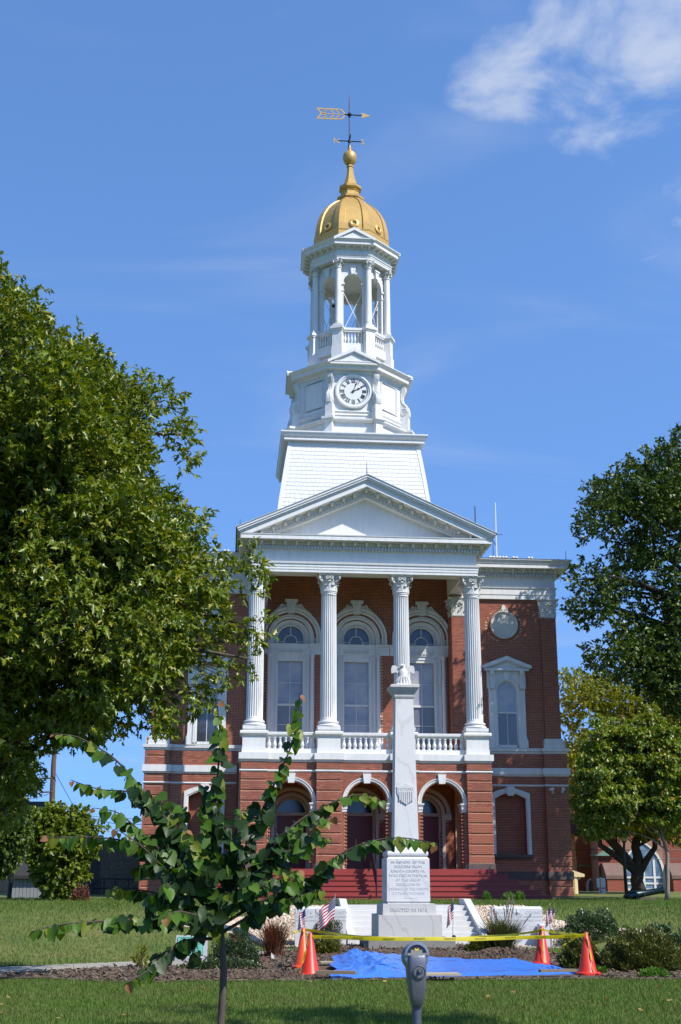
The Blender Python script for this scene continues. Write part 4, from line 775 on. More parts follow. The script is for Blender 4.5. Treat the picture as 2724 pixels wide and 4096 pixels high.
sh = MB(); SH = []
for r_ in range(26):
    z0 = 20.20-.19*(r_+1)
    if z0 < 15.6: break
    x = -hw_(z0)+.12+random.uniform(-.1, .0); 
    while x < hw_(z0)-.12:
        w = random.choice((.18, .2, .22, .26, .30)); a = max(x, -hw_(z0)+.12); b = min(x+w-.008, hw_(z0)-.12); x += w
        if b-a > .05: SH.append((a, b, z0, random.uniform(-.012, .006)))
SH.sort(key=lambda q: -q[2]); ind = [q for q in SH if q[2] > 17.0 and (abs(q[0]) > (TZ-q[2])*1.6)][:300]; ids = set(map(id, ind))
shp = MB().add([(-.5, -.017, 0), (.5, -.017, 0), (.5, -.003, 1), (-.5, -.003, 1), (-.5, .03, 0), (.5, .03, 0), (.5, .03, 1), (-.5, .03, 1)], [(0, 1, 2, 3), (1, 5, 6, 2), (4, 0, 3, 7), (3, 2, 6, 7), (0, 4, 5, 1)])
shd = proto(shp, 'white_paint')
for q in SH:
    a, b, z, dz = q; za = z+dz; zb = z+.215; ya = TY-hw_(za); yb = TY-hw_(zb); tilt = math.atan2(yb-ya, zb-za)
    if id(q) in ids: inst(shd, 'shingle', TB, ((a+b)/2, ya, za), (-tilt, 0, 0), (b-a, 1, (zb-za)/math.cos(tilt)))
    else: sh.add([(a, ya-.017, za), (b, ya-.017, za), (b, yb-.003, zb), (a, yb-.003, zb), (a, ya+.03, za), (b, ya+.03, za)], [(0, 1, 2, 3), (0, 4, 5, 1), (0, 3, 4), (1, 5, 2)])
for sgn in (-1, 1):        # side faces
    for r_ in range(23):
        z0 = 20.20-.19*(r_+1); y = -hw_(z0)+.12
        while y < hw_(z0)-.2:
            w = random.choice((.18, .22, .26, .3)); a, b = TY+y, TY+min(y+w-.008, hw_(z0)-.12); y += w; xa, xb = sgn*hw_(z0), sgn*hw_(z0+.215)
            sh.add([(xa+sgn*.03, a, z0), (xa+sgn*.03, b, z0), (xb+sgn*.004, b, z0+.215), (xb+sgn*.004, a, z0+.215)], [(0, 1, 2, 3)])
tag(build(sh, 'shingles', 'white_paint', TB, fix=False), kind='stuff')
# ---- octagonal clock stage
def octv(apo, cx=0, cy=TY): Rr = apo/math.cos(R(22.5)); return [(cx+Rr*math.cos(R(-112.5+45*k)), cy+Rr*math.sin(R(-112.5+45*k))) for k in range(8)]
cs = MB()
def octp(mb, apo, z0, z1, apo1=None, cx=0):
    a = octv(apo, cx); b = octv(apo1 or apo, cx); mb.add([(*p, z0) for p in a]+[(*p, z1) for p in b], [tuple(range(8))[::-1], tuple(range(8, 16))]+[(i, (i+1) % 8, (i+1) % 8+8, i+8) for i in range(8)])
octp(cs, 2.60, 20.6, 21.45); octp(cs, 2.44, 21.4, 24.0)
cs.mould([(-.1, 21.38), (.06, 21.38), (.10, 21.44), (.19, 21.47), (.20, 21.53), (-.2, 21.60)], octv(2.60), True)
cs.mould([(-.1, 21.80), (.05, 21.80), (.03, 21.86), (.09, 21.96), (.07, 22.0), (-.1, 22.1)], octv(2.44), True)
cs.mould([(-.1, 23.80), (.02, 23.80), (.06, 23.92), (.30, 23.95), (.30, 24.10), (.36, 24.14), (.45, 24.24), (.45, 24.28), (-1.3, 24.55)], octv(2.46), True)
for k in range(8):      # pedestals of the consoles at the corners
    x, y = octv(2.58)[k]; a = R(-112.5+45*k); d = Vector((math.cos(a), math.sin(a))); w = Vector((-d.y, d.x))
    def bx(r0, r1, hw, z0, z1):
        pts = [(d*r0-w*hw), (d*r1-w*hw), (d*r1+w*hw), (d*r0+w*hw)]; cs.add([(p.x, TY+p.y, z) for z in (z0, z1) for p in pts], [(0, 3, 2, 1), (4, 5, 6, 7), (0, 1, 5, 4), (1, 2, 6, 5), (2, 3, 7, 6), (3, 0, 4, 7)])
    bx(2.5, 3.02, .17, 20.6, 21.40); bx(2.5, 3.05, .20, 20.6, 20.95); bx(2.5, 3.10, .22, 21.38, 21.46); bx(2.5, 3.18, .28, 21.46, 21.56); bx(2.4, 2.98, .17, 21.5, 22.25)
for k in (0, 2, 4, 6):  # gables over the clock faces
    a0, a1 = octv(2.91)[k], octv(2.91)[(k+1) % 8]; m0 = ((a0[0]+a1[0])/2, (a0[1]+a1[1])/2); nrm = _n2((m0[0], m0[1]-TY)); t = _n2((a1[0]-a0[0], a1[1]-a0[1])); hl = math.dist(a0, a1)/2
    def T(P, m0=m0, nrm=nrm, t=t): return (m0[0]+t[0]*P[0]-nrm[0]*P[1], m0[1]+t[1]*P[0]-nrm[1]*P[1], P[2])
    cs.prism([(-hl, 24.20), (hl, 24.20), (0, 24.78)], .06, 1.4, T)
    for s in (-1, 1): cs.prism([(0, 24.74), (s*hl, 24.16), (s*hl, 24.29), (0, 24.90)], -.05, 1.4, T); cs.prism([(0, 24.68), (s*(hl-.15), 24.20), (s*hl, 24.2), (0, 24.76)], .0, 1.3, T)
    cs.prism([(-hl+.12, 24.12), (hl-.12, 24.12), (hl-.12, 24.19), (-hl+.12, 24.19)], -.01, .5, T)
for k in (1, 3, 5, 7):  # sunk panels on the diagonal faces
    a0, a1 = octv(2.44)[k], octv(2.44)[(k+1) % 8]; m0 = ((a0[0]+a1[0])/2, (a0[1]+a1[1])/2); nrm = _n2((m0[0], m0[1]-TY)); t = _n2((a1[0]-a0[0], a1[1]-a0[1]))
    def T(P, m0=m0, nrm=nrm, t=t): return (m0[0]+t[0]*P[0]-nrm[0]*P[1], m0[1]+t[1]*P[0]-nrm[1]*P[1], P[2])
    for q in (.62, .52):
        o_ = [(-q, 22.25), (q, 22.25), (q+.0, 23.62), (-q, 23.62)]; w_ = .035
        for (x0, x1, z0, z1) in ((-q, q, 22.25, 22.29), (-q, q, 23.58, 23.62), (-q, -q+w_, 22.25, 23.62), (q-w_, q, 22.25, 23.62)): cs.prism([(x0, z0), (x1, z0), (x1, z1), (x0, z1)], -.03, .05, T)
CS = build(cs, 'clock_stage', 'white_paint', CH_)
con = MB()      # S-scroll console, local: x out, y across, z up
con.prism([(0, 22.2), (.50, 22.2), (.56, 22.32), (.57, 22.55), (.52, 22.72), (.42, 22.86), (.30, 22.98), (.25, 23.15), (.27, 23.36), (.34, 23.5), (.40, 23.62), (.38, 23.80), (.30, 23.86), (.42, 23.90), (.42, 23.96), (0, 23.96)], -.125, .125, lambda P: (P[0], P[1], P[2]))
for s in (-1, 1):
    con.tube([(.32+.20*(1-.8*i/26)*math.cos(i*.55), s*.13, 22.52+.20*(1-.8*i/26)*math.sin(i*.55)) for i in range(27)], .026, 5)
    con.tube([(.22+.10*(1-.8*i/16)*math.cos(i*.6+2), s*.13, 23.62+.10*(1-.8*i/16)*math.sin(i*.6+2)) for i in range(17)], .022, 5)
    con.tube([(.50, s*.13, 22.5), (.44, s*.13, 22.8), (.28, s*.13, 22.97), (.20, s*.13, 23.2), (.22, s*.13, 23.45), (.32, s*.13, 23.65)], .022, 5)
for y in (-.07, 0, .07): con.tube([(.57, y, 22.3), (.585, y, 22.5), (.54, y, 22.70), (.43, y, 22.88), (.31, y, 23.0), (.265, y, 23.18), (.29, y, 23.36), (.37, y, 23.52), (.415, y, 23.64), (.395, y, 23.78)], .022, 5)
con_d = proto(con, 'white_paint', True, 45)
for k in range(8):
    a = R(-112.5+45*k); inst(con_d, 'console', CS, (2.44*math.cos(a), TY+2.44*math.sin(a), 0), (0, 0, a))
# the clock
def clock(fa, front=False):
    yF = 2.47; T = lambda P: (P[0]*math.cos(fa)+(-yF-P[1])*-math.sin(fa)*1, TY+P[0]*math.sin(fa)-(yF+P[1])*math.cos(fa), 22.94+P[2])
    ck = MB(); ck.ring(0, 0, [(.0, .05), (.0, -.05), (.66, -.05), (.68, -.09), (.74, -.10), (.76, -.14), (.82, -.13), (.84, -.08), (.84, .05)], 0, 0, 2*math.pi, 48)
    ck.v = [T((p[0], -p[1], p[2])) for p in ck.v]; co = build(ck, 'clock', 'clock_white', CH_, sharp=40)
    Tp = lambda P: T((P[0], .056+P[1], P[2]))
    def bars(lst, nm, m='black_print', d=.006):
        b = MB()
        for (x0, z0), (x1, z1), w in lst:
            dx, dz = x1-x0, z1-z0; l = math.hypot(dx, dz); nx, nz = -dz/l*w/2, dx/l*w/2
            b.add([Tp(P) for P in ((x0-nx, d, z0-nz), (x1-nx, d, z1-nz), (x1+nx, d, z1+nz), (x0+nx, d, z0+nz), (x0-nx, 0, z0-nz), (x1-nx, 0, z1-nz), (x1+nx, 0, z1+nz), (x0+nx, 0, z0+nz))], [(0, 1, 2, 3), (4, 7, 6, 5), (0, 4, 5, 1), (1, 5, 6, 2), (2, 6, 7, 3), (3, 7, 4, 0)])
        return build(b, nm, m, co)
    def rot(x, z, an): return (x*math.cos(an)+z*math.sin(an), -x*math.sin(an)+z*math.cos(an))
    for h, s in enumerate(('XII', 'I', 'II', 'III', 'IIII', 'V', 'VI', 'VII', 'VIII', 'IX', 'X', 'XI')):
        an = R(30*h); wd = {'I': .052, 'V': .10, 'X': .105}; tw = sum(wd[c] for c in s); x = -tw/2; ls = []; z0, z1 = .42, .585
        for c in s:
            w = wd[c]; xc = x+w/2; x += w
            if c == 'I': ls.append(((xc, z0), (xc, z1), .03))
            elif c == 'V': ls += [((xc-.035, z1), (xc, z0), .032), ((xc+.035, z1), (xc, z0), .013)]
            else: ls += [((xc-.038, z1), (xc+.038, z0), .032), ((xc+.038, z1), (xc-.038, z0), .013)]
        ls += [((-tw/2, z0), (tw/2, z0), .010), ((-tw/2, z1), (tw/2, z1), .010)]
        bars([(rot(*a, an), rot(*b, an), w) for a, b, w in ls], 'numeral')
    for k in range(60): bars([(rot(0, .615, R(6*k)), rot(0, .655, R(6*k)), .036 if k % 5 == 0 else .018)], 'minute_mark')
    for an, ln, w in ((R(62), .46, .055), (R(20), .62, .042)):
        bars([(rot(0, -.12, an), rot(0, ln*.55, an), w*.6), (rot(0, ln*.5, an), rot(0, ln*.66, an), w*1.5), (rot(0, ln*.62, an), rot(0, ln, an), w*.55)], 'hand', d=.02)
    bars([((-.045, 0), (.045, 0), .09)], 'hub', d=.024)
clock(0)
# ---- belfry
BX = .085
bf = MB(); 
def ob(mb, k, r0, r1, hw, z0, z1, ang=None):     # block at corner k of the octagon (radial r0..r1)
    a = R(-112.5+45*k) if ang is None else ang; d = Vector((math.cos(a), math.sin(a))); w = Vector((-d.y, d.x)); pts = [d*r0-w*hw, d*r1-w*hw, d*r1+w*hw, d*r0+w*hw]
    mb.add([(BX+p.x, TY+p.y, z) for z in (z0, z1) for p in pts], [(0, 3, 2, 1), (4, 5, 6, 7), (0, 1, 5, 4), (1, 2, 6, 5), (2, 3, 7, 6), (3, 0, 4, 7)])
octp(bf, 1.72, 24.3, 25.05, cx=BX); octp(bf, 1.62, 24.9, 25.50, cx=BX); 
for k in range(8):
    ob(bf, k, 1.3, 2.12, .255, 24.3, 25.40); ob(bf, k, 1.3, 2.08, .235, 25.40, 26.26); ob(bf, k, 1.3, 2.12, .27, 26.24, 26.32); ob(bf, k, 1.3, 2.18, .31, 26.32, 26.42); ob(bf, k, 1.3, 2.14, .28, 26.42, 26.47)
    ob(bf, k, 1.62, 2.07, .2, 26.47, 26.60)
    a = R(-90+45*k)
    ob(bf, 0, 1.60, 1.80, .72, 25.2, 25.52, a); 
# arcade wall: one arched panel per face
Bap = 1.60
for k in range(8):
    a = R(-90+45*k); d = (math.cos(a), math.sin(a)); t = (-d[1], d[0]); hl = Bap*math.tan(R(22.5))
    def T(P, d=d, t=t): return (BX+t[0]*P[0]+d[0]*(Bap-P[1]), TY+t[1]*P[0]+d[1]*(Bap-P[1]), P[2])
    op = [(-.455, 26.2), (-.455, 28.90)]+arc(0, 28.90, .455, math.pi, 0, 16)[1:-1]+[(.455, 28.90), (.455, 26.2)]
    bf.prism([(-hl, 26.2)]+op+[(hl, 26.2), (hl, 30.0), (-hl, 30.0)], 0, .22, T)
    for s in (-1, 1):
        for z0, z1, e in ((28.44, 28.52, .03), (28.76, 28.86, .05)): bf.prism([(s*(.455-e), z0), (s*hl, z0), (s*hl, z1), (s*(.455-e), z1)], -e, .25, T)
    bf.prism([(-.09, 29.30), (.09, 29.30), (.13, 29.66), (-.13, 29.66)], -.12, .1, T); bf.prism([(-.18, 29.66), (.18, 29.66), (.18, 29.74), (-.18, 29.74)], -.15, .1, T)
octp(bf, 1.50, 29.75, 29.8, cx=BX)      # bell chamber ceiling
bf.mould([(-.3, 29.95), (.02, 29.95), (.02, 30.05), (.04, 30.06), (.04, 30.14), (.08, 30.16), (.08, 30.20), (.02, 30.21), (.02, 30.43), (.06, 30.45), (.08, 30.57), (.36, 30.58), (.36, 30.72), (.40, 30.75), (.46, 30.82), (.46, 30.86), (-1.1, 31.15)], octv(1.92, BX), True)
for k in (0, 2, 4, 6):      # low gables
    a = R(-90+45*k); d = (math.cos(a), math.sin(a)); t = (-d[1], d[0]); hl = 2.38*math.tan(R(22.5))
    def T(P, d=d, t=t): return (BX+t[0]*P[0]+d[0]*(2.34-P[1]), TY+t[1]*P[0]+d[1]*(2.34-P[1]), P[2])
    bf.prism([(-hl, 30.8), (hl, 30.8), (0, 31.34)], .05, 1.2, T)
    for s in (-1, 1): bf.prism([(0, 31.27), (s*hl, 30.74), (s*hl, 30.88), (0, 31.43)], -.05, 1.2, T)
    bf.prism([(-hl+.25, 30.86), (hl-.25, 30.86), (0, 31.18)], .03, .1, T)
BF = build(bf, 'belfry', 'white_paint', CH_)
bc = MB().lathe([(.19, 26.60), (.19, 26.66), (.165, 26.68), (.175, 26.74), (.155, 26.80), (.155, 28.0), (.138, 29.50)], 0, 0, 20); bc_d = proto(bc, 'white_paint', True, 40)
bcap_d = proto(capital(.235, .135, 0, .46), 'white_weathered', True, 50)
smod_d = proto(MB().prism([(0, 0), (.26, 0), (.26, -.04), (.18, -.09), (.10, -.10), (.06, -.14), (0, -.15)], -.042, .042, lambda P: (P[0], P[1], P[2])), 'white_weathered')
for k in range(8):
    x, y = octv(1.735, BX)[k]; a = R(-112.5+45*k); inst(bc_d, 'belfry_column', BF, (x, y, 0)); inst(bcap_d, 'capital', BF, (x, y, 29.50), (0, 0, a))
    a = R(-90+45*k); d = Vector((math.cos(a), math.sin(a), 0)); t = Vector((-d.y, d.x, 0))
    for q in range(-2, 3): inst(smod_d, 'modillion', BF, Vector((BX, TY, 30.575))+d*1.99+t*(q*.36), (0, 0, a))
    c = Vector((BX, TY, 0))+d*1.70
    r = MB()
    for z0, z1, e in ((26.24, 26.32, .09), (26.32, 26.44, .12), (25.50, 25.66, .09)):
        pts = [c-t*.56-d*e, c-t*.56+d*e, c+t*.56+d*e, c+t*.56-d*e]; r.add([(p.x, p.y, z) for z in (z0, z1) for p in pts], [(0, 1, 2, 3), (4, 7, 6, 5), (0, 4, 5, 1), (1, 5, 6, 2), (2, 6, 7, 3), (3, 7, 4, 0)])
    ro = build(r, 'balustrade', 'white_paint', BF)
    if k in (6, 7, 0, 1, 2, 4):
        for q in range(6): inst(bal_d, 'baluster', ro, c+t*((q-2.5)*.155)+Vector((0, 0, 25.655)), (0, 0, 0), (.75, .75, 1.32))
    xb = MB(); ci = Vector((BX, TY, 0))+d*1.42
    for s in (-1, 1): xb.tube([ci+t*s*.5+Vector((0, 0, 26.35)), ci-t*s*.5+Vector((0, 0, 28.55))], .018, 6)
    build(xb, 'brace_rod', 'white_paint', BF)
# ---- gilded dome
dm = MB(); DX = .12
def ring8(r): return [(DX+r/math.cos(R(22.5))*math.cos(R(-112.5+45*k)), TY+r/math.cos(R(22.5))*math.sin(R(-112.5+45*k))) for k in range(8)]
dp = [(30.9, 1.83), (31.62, 1.815), (31.66, 1.80), (32.0, 1.785), (32.35, 1.735), (32.7, 1.65), (33.0, 1.54), (33.3, 1.38), (33.55, 1.20), (33.78, .98), (33.95, .78), (34.06, .62)]
for (z0, r0), (z1, r1) in zip(dp, dp[1:]):
    a, b = ring8(r0-(.0 if z1 <= 31.7 else .05)), ring8(r1-(.0 if z0 < 31.63 else .05)); dm.add([(*p, z0) for p in a]+[(*p, z1) for p in b], [(i, (i+1) % 8, (i+1) % 8+8, i+8) for i in range(8)])
dm.mould([(-.2, 31.60), (.02, 31.60), (.03, 31.64), (.0, 31.67), (-.2, 31.68)], ring8(1.81), True)
DM = build(dm, 'dome', 'gold', CH_, fix=False)
rb = MB()       # ribs at the edges of the dome, built for one corner
def pol(r, an, z): return (r*math.cos(an), r*math.sin(an), z)
c8 = math.cos(R(22.5))
prev = None
for z, r in dp[2:]:
    Rr = r/c8+.012; e = max(.5, r/1.8)*.30; pts = []
    for s in (-1, 0, 1):
        if s == 0: pts.append(pol(Rr, 0, z))
        else: aa = R(22.5)*s; q = Vector(pol(Rr, 0, z)); fd = Vector((-math.sin(aa), math.cos(aa)*1, 0)); dirv = Vector((-math.cos(R(67.5)), s*math.sin(R(67.5)), 0)); pts.append(tuple(q+dirv*e)); pts.append(tuple(q+dirv*e+Vector((-.07, 0, 0))))
    pts = [pts[1], pts[0], pts[2], pts[3], pts[4]]
    if prev: rb.add(prev+pts, [(i, i+1, i+6, i+5) for i in range(4)])
    prev = pts
rb_d = proto(rb, 'gold')
for k in range(8):
    inst(rb_d, 'rib', DM, (DX, TY, 0), (0, 0, R(-112.5+45*k)))
    a = R(-90+45*k); o = MB(); o.ring(0, 0, [(.10, .0), (.10, -.07), (.15, -.09), (.24, -.06), (.24, .02)], 0, 0, 2*math.pi, 20); o.ring(0, 0, [(.0, .01), (.0, -.012), (.11, -.012), (.11, .01)], 0, 0, 2*math.pi, 16)
    o.v = [(DX+math.cos(a)*(1.72-p[2]*.17-p[1])-math.sin(a)*p[0], TY+math.sin(a)*(1.72-p[2]*.17-p[1])+math.cos(a)*p[0], 32.0+p[2]) for p in o.v]; build(o, 'oculus', 'gold', DM)
fn = MB()
for pr in ([(.0, 33.95), (.60, 33.98), (.60, 34.12), (.66, 34.16), (.66, 34.26), (.60, 34.30), (.46, 34.36), (.44, 34.44), (.42, 34.62), (.46, 34.66), (.44, 34.72), (.54, 34.80), (.54, 34.92), (.44, 34.98), (.36, 35.0), (.30, 35.2), (.22, 35.5), (.165, 35.8), (.14, 36.1), (.17, 36.12), (.17, 36.22), (.12, 36.26)],): fn.lathe([(r/c8, z) for r, z in pr], DX-.02, TY, 8, rot=R(22.5))
fn.lathe([(.03, 36.25), (.20, 36.31), (.31, 36.45), (.36, 36.66), (.33, 36.86), (.22, 37.0), (.10, 37.05), (.09, 37.14), (.11, 37.16), (.07, 37.24), (.03, 37.42), (.0, 37.44)], DX-.04, TY, 20)
build(fn, 'finial', 'gold', CH_, sharp=30)
# ---- weathervane
VX = .065; wv = thing('weathervane', (VX, TY, 37.4), 'black iron weathervane with gilded arrow and N and S letters above the dome', 'weathervane')
build(MB().tube([(VX, TY, 37.35), (VX, TY, 40.0), (VX, TY, 40.55)], [.035, .028, .008], 8).lathe([(.03, 39.0), (.05, 39.08), (.13, 39.2), (.05, 39.32), (.03, 39.4)], VX, TY, 8).lathe([(.03, 37.55), (.08, 37.58), (.08, 37.70), (.03, 37.73)], VX, TY, 8), 'rod', 'dark_iron', wv)
build(MB().tube([(VX-.6, TY, 37.65), (VX+.6, TY, 37.65)], .03, 6).tube([(VX, TY-.6, 37.65), (VX, TY+.6, 37.65)], .03, 6), 'cross_arm', 'dark_iron', wv)
build(MB().tube([(VX-.28, TY, 39.20), (VX+.62, TY, 39.20)], .032, 6), 'arrow_shaft', 'dark_iron', wv)
for ch, x in (('N', VX-.66), ('S', VX+.67)): lettering(ch, .44, lambda p, x=x: (x+p[0], TY-p[2], 37.50+p[1]), 'letter', 'gold', wv, .012)
tl = MB(); tl.prism([(VX+.60, 39.36), (VX+1.10, 39.20), (VX+.60, 39.04), (VX+.68, 39.20)], TY-.012, TY+.012); build(tl, 'arrowhead', 'gold', wv)
tl = MB(); y0, y1 = TY-.012, TY+.012; yv = 39.20
tl.prism([(VX-1.72, yv+.32), (VX-.52, yv+.32), (VX-.52, yv+.25), (VX-1.60, yv+.25), (VX-1.40, yv+.02), (VX-1.40, yv-.02), (VX-1.60, yv-.25), (VX-.52, yv-.25), (VX-.52, yv-.32), (VX-1.72, yv-.32), (VX-1.48, yv)], y0, y1)
tl.ring(VX-.54, yv, [(.25, -.012), (.25, .012), (.32, .012), (.32, -.012)], TY, -math.pi/2, math.pi/2, 14); tl.box(VX-1.42, VX-.22, y0, y1, yv-.02, yv+.02)
for cx_ in (-1.16, -.98, -.70): tl.ring(VX+cx_, yv, [(.155, -.012), (.155, .012), (.20, .012), (.20, -.012)], TY, (math.pi/2 if cx_ < -.9 else -math.pi/2)-(0 if cx_ != -.98 else math.pi), (1.5*math.pi if cx_ < -.9 else .5*math.pi)-(0 if cx_ != -.98 else math.pi), 12)
tl.box(VX-1.3, VX-1.24, y0, y1, yv-.28, yv+.28); build(tl, 'arrow_tail', 'gold', wv)
# ---- small fittings
def camera_unit(x, y, z, rz, lab):
    t = thing('security_camera', (x, y, z), lab, 'camera', 'cameras on the corner pilaster'); c = MB().lathe([(.001, -.02), (.05, -.01), (.055, .16), (.062, .16), (.062, .24), (.04, .24)], 0, 0, 12); M = Matrix.Rotation(rz, 4, 'Z') @ Matrix.Rotation(R(100), 4, 'X'); c.v = [tuple(M @ Vector(p)+Vector((x, y-.10, z+.12))) for p in c.v]; build(c, 'body', 'cam_white', t, sharp=40)
    build(MB().tube([(x, y+.02, z), (x, y-.06, z+.0), (x, y-.09, z+.10)], .028, 8).box(x-.05, x+.05, y-.005, y+.03, z-.06, z+.06), 'bracket', 'cam_white', t)
camera_unit(7.83, -.065, 4.98, R(-50), 'white bullet camera angled sideways on brick pilaster'); camera_unit(8.22, -.065, 5.0, R(-8), 'white bullet camera pointing straight out near the pilaster edge')
t = thing('dome_camera', (BX-.78, TY-1.2, 27.9), 'white dome security camera hanging in a belfry arch', 'camera'); c = MB().lathe([(.03, 28.0), (.09, 27.95), (.12, 27.75), (.11, 27.66)], BX-.92, TY-1.62, 14); build(c, 'housing', 'cam_white', t, True); build(MB().lathe([(.10, 27.66), (.09, 27.58), (.03, 27.53)], BX-.92, TY-1.62, 14), 'lens_dome', 'black', t, True); build(MB().tube([(BX-.92, TY-1.62, 28.0), (BX-.95, TY-1.5, 28.1), (BX-1.15, TY-1.35, 28.12)], .025, 6), 'arm', 'cam_white', t)
t = thing('radio_antenna', (6.55, 3.0, 15.3), 'tall white whip antenna braced to the portico roof corner', 'antenna'); build(MB().tube([(6.55, 3, 15.2), (6.55, 3, 16.3), (6.57, 3, 18.05)], [.04, .03, .022], 8), 'mast', 'cam_white', t); build(MB().tube([(6.55, 3, 16.05), (6.15, 2.8, 16.45)], .02, 6).tube([(6.3, 3, 16.55), (6.85, 3, 16.55)], .012, 6), 'brace', 'roof_edge', t)
for i, (x, y, z0, z1) in enumerate(((5.62, 3, 15.5, 17.85), (6.05, 1.4, 15.0, 16.2), (8.8, -.3, 14.5, 15.0), (-5.0, -2.4, 14.6, 15.4), (PXC, FR-.4, 16.9, 17.55))): 
    lab = ['dark red whip aerial on the roof behind the pediment', 'short pale lightning rod between roof aerials', 'thin lightning rod at the outer end of the wing cornice', 'thin lightning rod at the tree-side end of the pediment', 'lightning rod on the peak of the pediment'][i]
    tag(build(MB().tube([(x, y, z0), (x, y, z1)], [.02, .008] if i else .025, 6), 'lightning_rod', 'roof_edge', None, org=(x, y, z0)), lab, 'lightning rod')
hr = thing('stair_railing', tuple(atY(1487, 3560, -4.2)), 'black iron handrail down the red steps', 'railing')
a0 = atY(1482, 3425, -3.6); x = a0[0]
build(MB().tube([(x, -3.6, 2.0), (x, -3.6, 2.85), (x, -3.7, 2.88), (x, -5.4, 1.86), (x, -5.4, 1.0)], .03, 8), 'rail', 'dark_iron', hr)
build(MB().tube([(x, -3.65, 2.35), (x, -5.4, 1.35)], .022, 6).prism([(-5.38, 1.36), (-3.65, 2.36), (-3.65, 2.80), (-5.38, 1.80)], -.006, .006, lambda P: (x+P[1], P[0], P[2])), 'panel', 'dark_iron', hr)
# ------------------------------------------------------------------ soldiers' obelisk
MX, MY, MZ = -1.18, -21.56, .20
mo = thing('obelisk', (MX, MY, MZ), 'veined white marble obelisk memorial topped by an eagle, on a stepped base', 'monument')
build(MB().frus(MX, MY, .94, .94, .05, .93, .93, .40), 'footing', 'footing', mo)
build(MB().frus(MX, MY, .69, .69, .40, .685, .685, .885), 'base_block', 'marble_base', mo)
PL = build(MB().frus(MX, MY, .585, .585, .885, .575, .575, 1.115), 'plinth', 'marble_base', mo)
d = MB(); d.frus(MX, MY, .455, .455, 1.115, .455, .455, 1.16); d.frus(MX, MY, .475, .475, 1.16, .47, .47, 2.06); d.frus(MX, MY, .47, .47, 2.06, .41, .41, 2.11); DIE = build(d, 'die', 'marble', mo)
c = MB(); c.mould([(-.3, 2.10), (.06, 2.10), (.085, 2.13), (.09, 2.175), (.075, 2.215), (.03, 2.225), (.02, 2.26), (-.02, 2.28), (-.06, 2.33), (-.08, 2.38), (-.3, 2.40)], [(MX-.365, MY-.365), (MX+.365, MY-.365), (MX+.365, MY+.365), (MX-.365, MY+.365)], True); c.box(MX-.29, MX+.29, MY-.29, MY+.29, 2.38, 2.44); build(c, 'base_moulding', 'marble', mo)
build(MB().frus(MX, MY, .272, .272, 2.43, .202, .202, 5.67), 'shaft', 'marble', mo)
c = MB(); c.mould([(-.2, 5.62), (.015, 5.62), (.03, 5.66), (.03, 5.71), (.05, 5.74), (.12, 5.84), (.135, 5.86), (.135, 5.91), (.06, 5.935), (-.2, 5.94)], [(MX-.2, MY-.2), (MX+.2, MY-.2), (MX+.2, MY+.2), (MX-.2, MY+.2)], True); c.frus(MX, MY, .19, .19, 5.92, .17, .17, 5.97); build(c, 'cap', 'marble_base', mo)
# eagle: body with breast, head turned aside, half-raised wings, robe-like drapery below
e = MB(); e.lathe([(.17, 5.96), (.165, 6.02), (.13, 6.10), (.11, 6.17), (.115, 6.23), (.10, 6.29), (.06, 6.34), (.045, 6.37), (.05, 6.40), (.035, 6.44), (.001, 6.455)], MX, MY, 16)
for i in range(len(e.v)): x, y, z = e.v[i]; e.v[i] = (x, MY+(y-MY)*.8-.05*max(0, 6.3-z), z)
e.tube([(MX, MY-.03, 6.40), (MX-.05, MY-.06, 6.405), (MX-.085, MY-.07, 6.385)], [.05, .035, .008], 8)
EA = build(e, 'eagle', 'white_marble', mo, sharp=60)
for s in (-1, 1):
    w = MB(); top = [(0.03, 6.28), (.10, 6.36), (.19, 6.41), (.25, 6.40), (.275, 6.33)]; bot = [(.05, 6.12), (.12, 6.22), (.18, 6.25), (.23, 6.23), (.27, 6.22)]
    pol_ = [(MX+s*a, z) for a, z in top]+[(MX+s*a, z) for a, z in bot[::-1]]; w.prism(pol_, MY-.02, MY+.05); build(w, 'wing', 'white_marble', EA)
for k in range(7):
    a = R(-160+23*k); e = MB().tube([(MX+.12*math.cos(a)*.9, MY+.10*math.sin(a)-.02, 6.14), (MX+.16*math.cos(a), MY+.14*math.sin(a), 6.05), (MX+.18*math.cos(a), MY+.155*math.sin(a), 5.965)], [.015, .024, .022], 6); build(e, 'drapery_fold', 'white_marble', EA)
shd_ = MB(); cxs, zt = MX, 3.70; y_ = MY-.2445
pts = [(cxs, zt), (cxs+.09, zt-.055), (cxs+.205, zt-.075), (cxs+.20, zt-.21), (cxs+.16, zt-.32), (cxs+.09, zt-.41), (cxs, zt-.48), (cxs-.09, zt-.41), (cxs-.16, zt-.32), (cxs-.20, zt-.21), (cxs-.205, zt-.075), (cxs-.09, zt-.055)]
def shy(z): return MY-(.272-(z-2.43)/(5.67-2.43)*.07)
shd_.prism(pts, 0, 1); n = len(pts); shd_.v = [(p[0], shy(p[2])-.022+.03*p[1], p[2]) for p in shd_.v]; SHO = build(shd_, 'shield', 'white_marble', mo)
for k in range(-3, 4):
    h = .16+.10*(1-abs(k)/4); b = MB().box(cxs+k*.048-.012, cxs+k*.048+.012, shy(3.4)-.034, shy(3.4)-.01, zt-.20-h, zt-.19); build(b, 'stripe', 'white_marble', SHO)
build(MB().box(cxs-.19, cxs+.19, shy(3.53)-.028, shy(3.53)-.008, zt-.19, zt-.175), 'bar', 'white_marble', SHO)
lettering('VICTORY', .085, lambda p: (cxs+p[0], shy(3.6)-.022-p[2], zt-.155+p[1]), 'letters', 'carved_shadow', SHO, .008, 1.05)
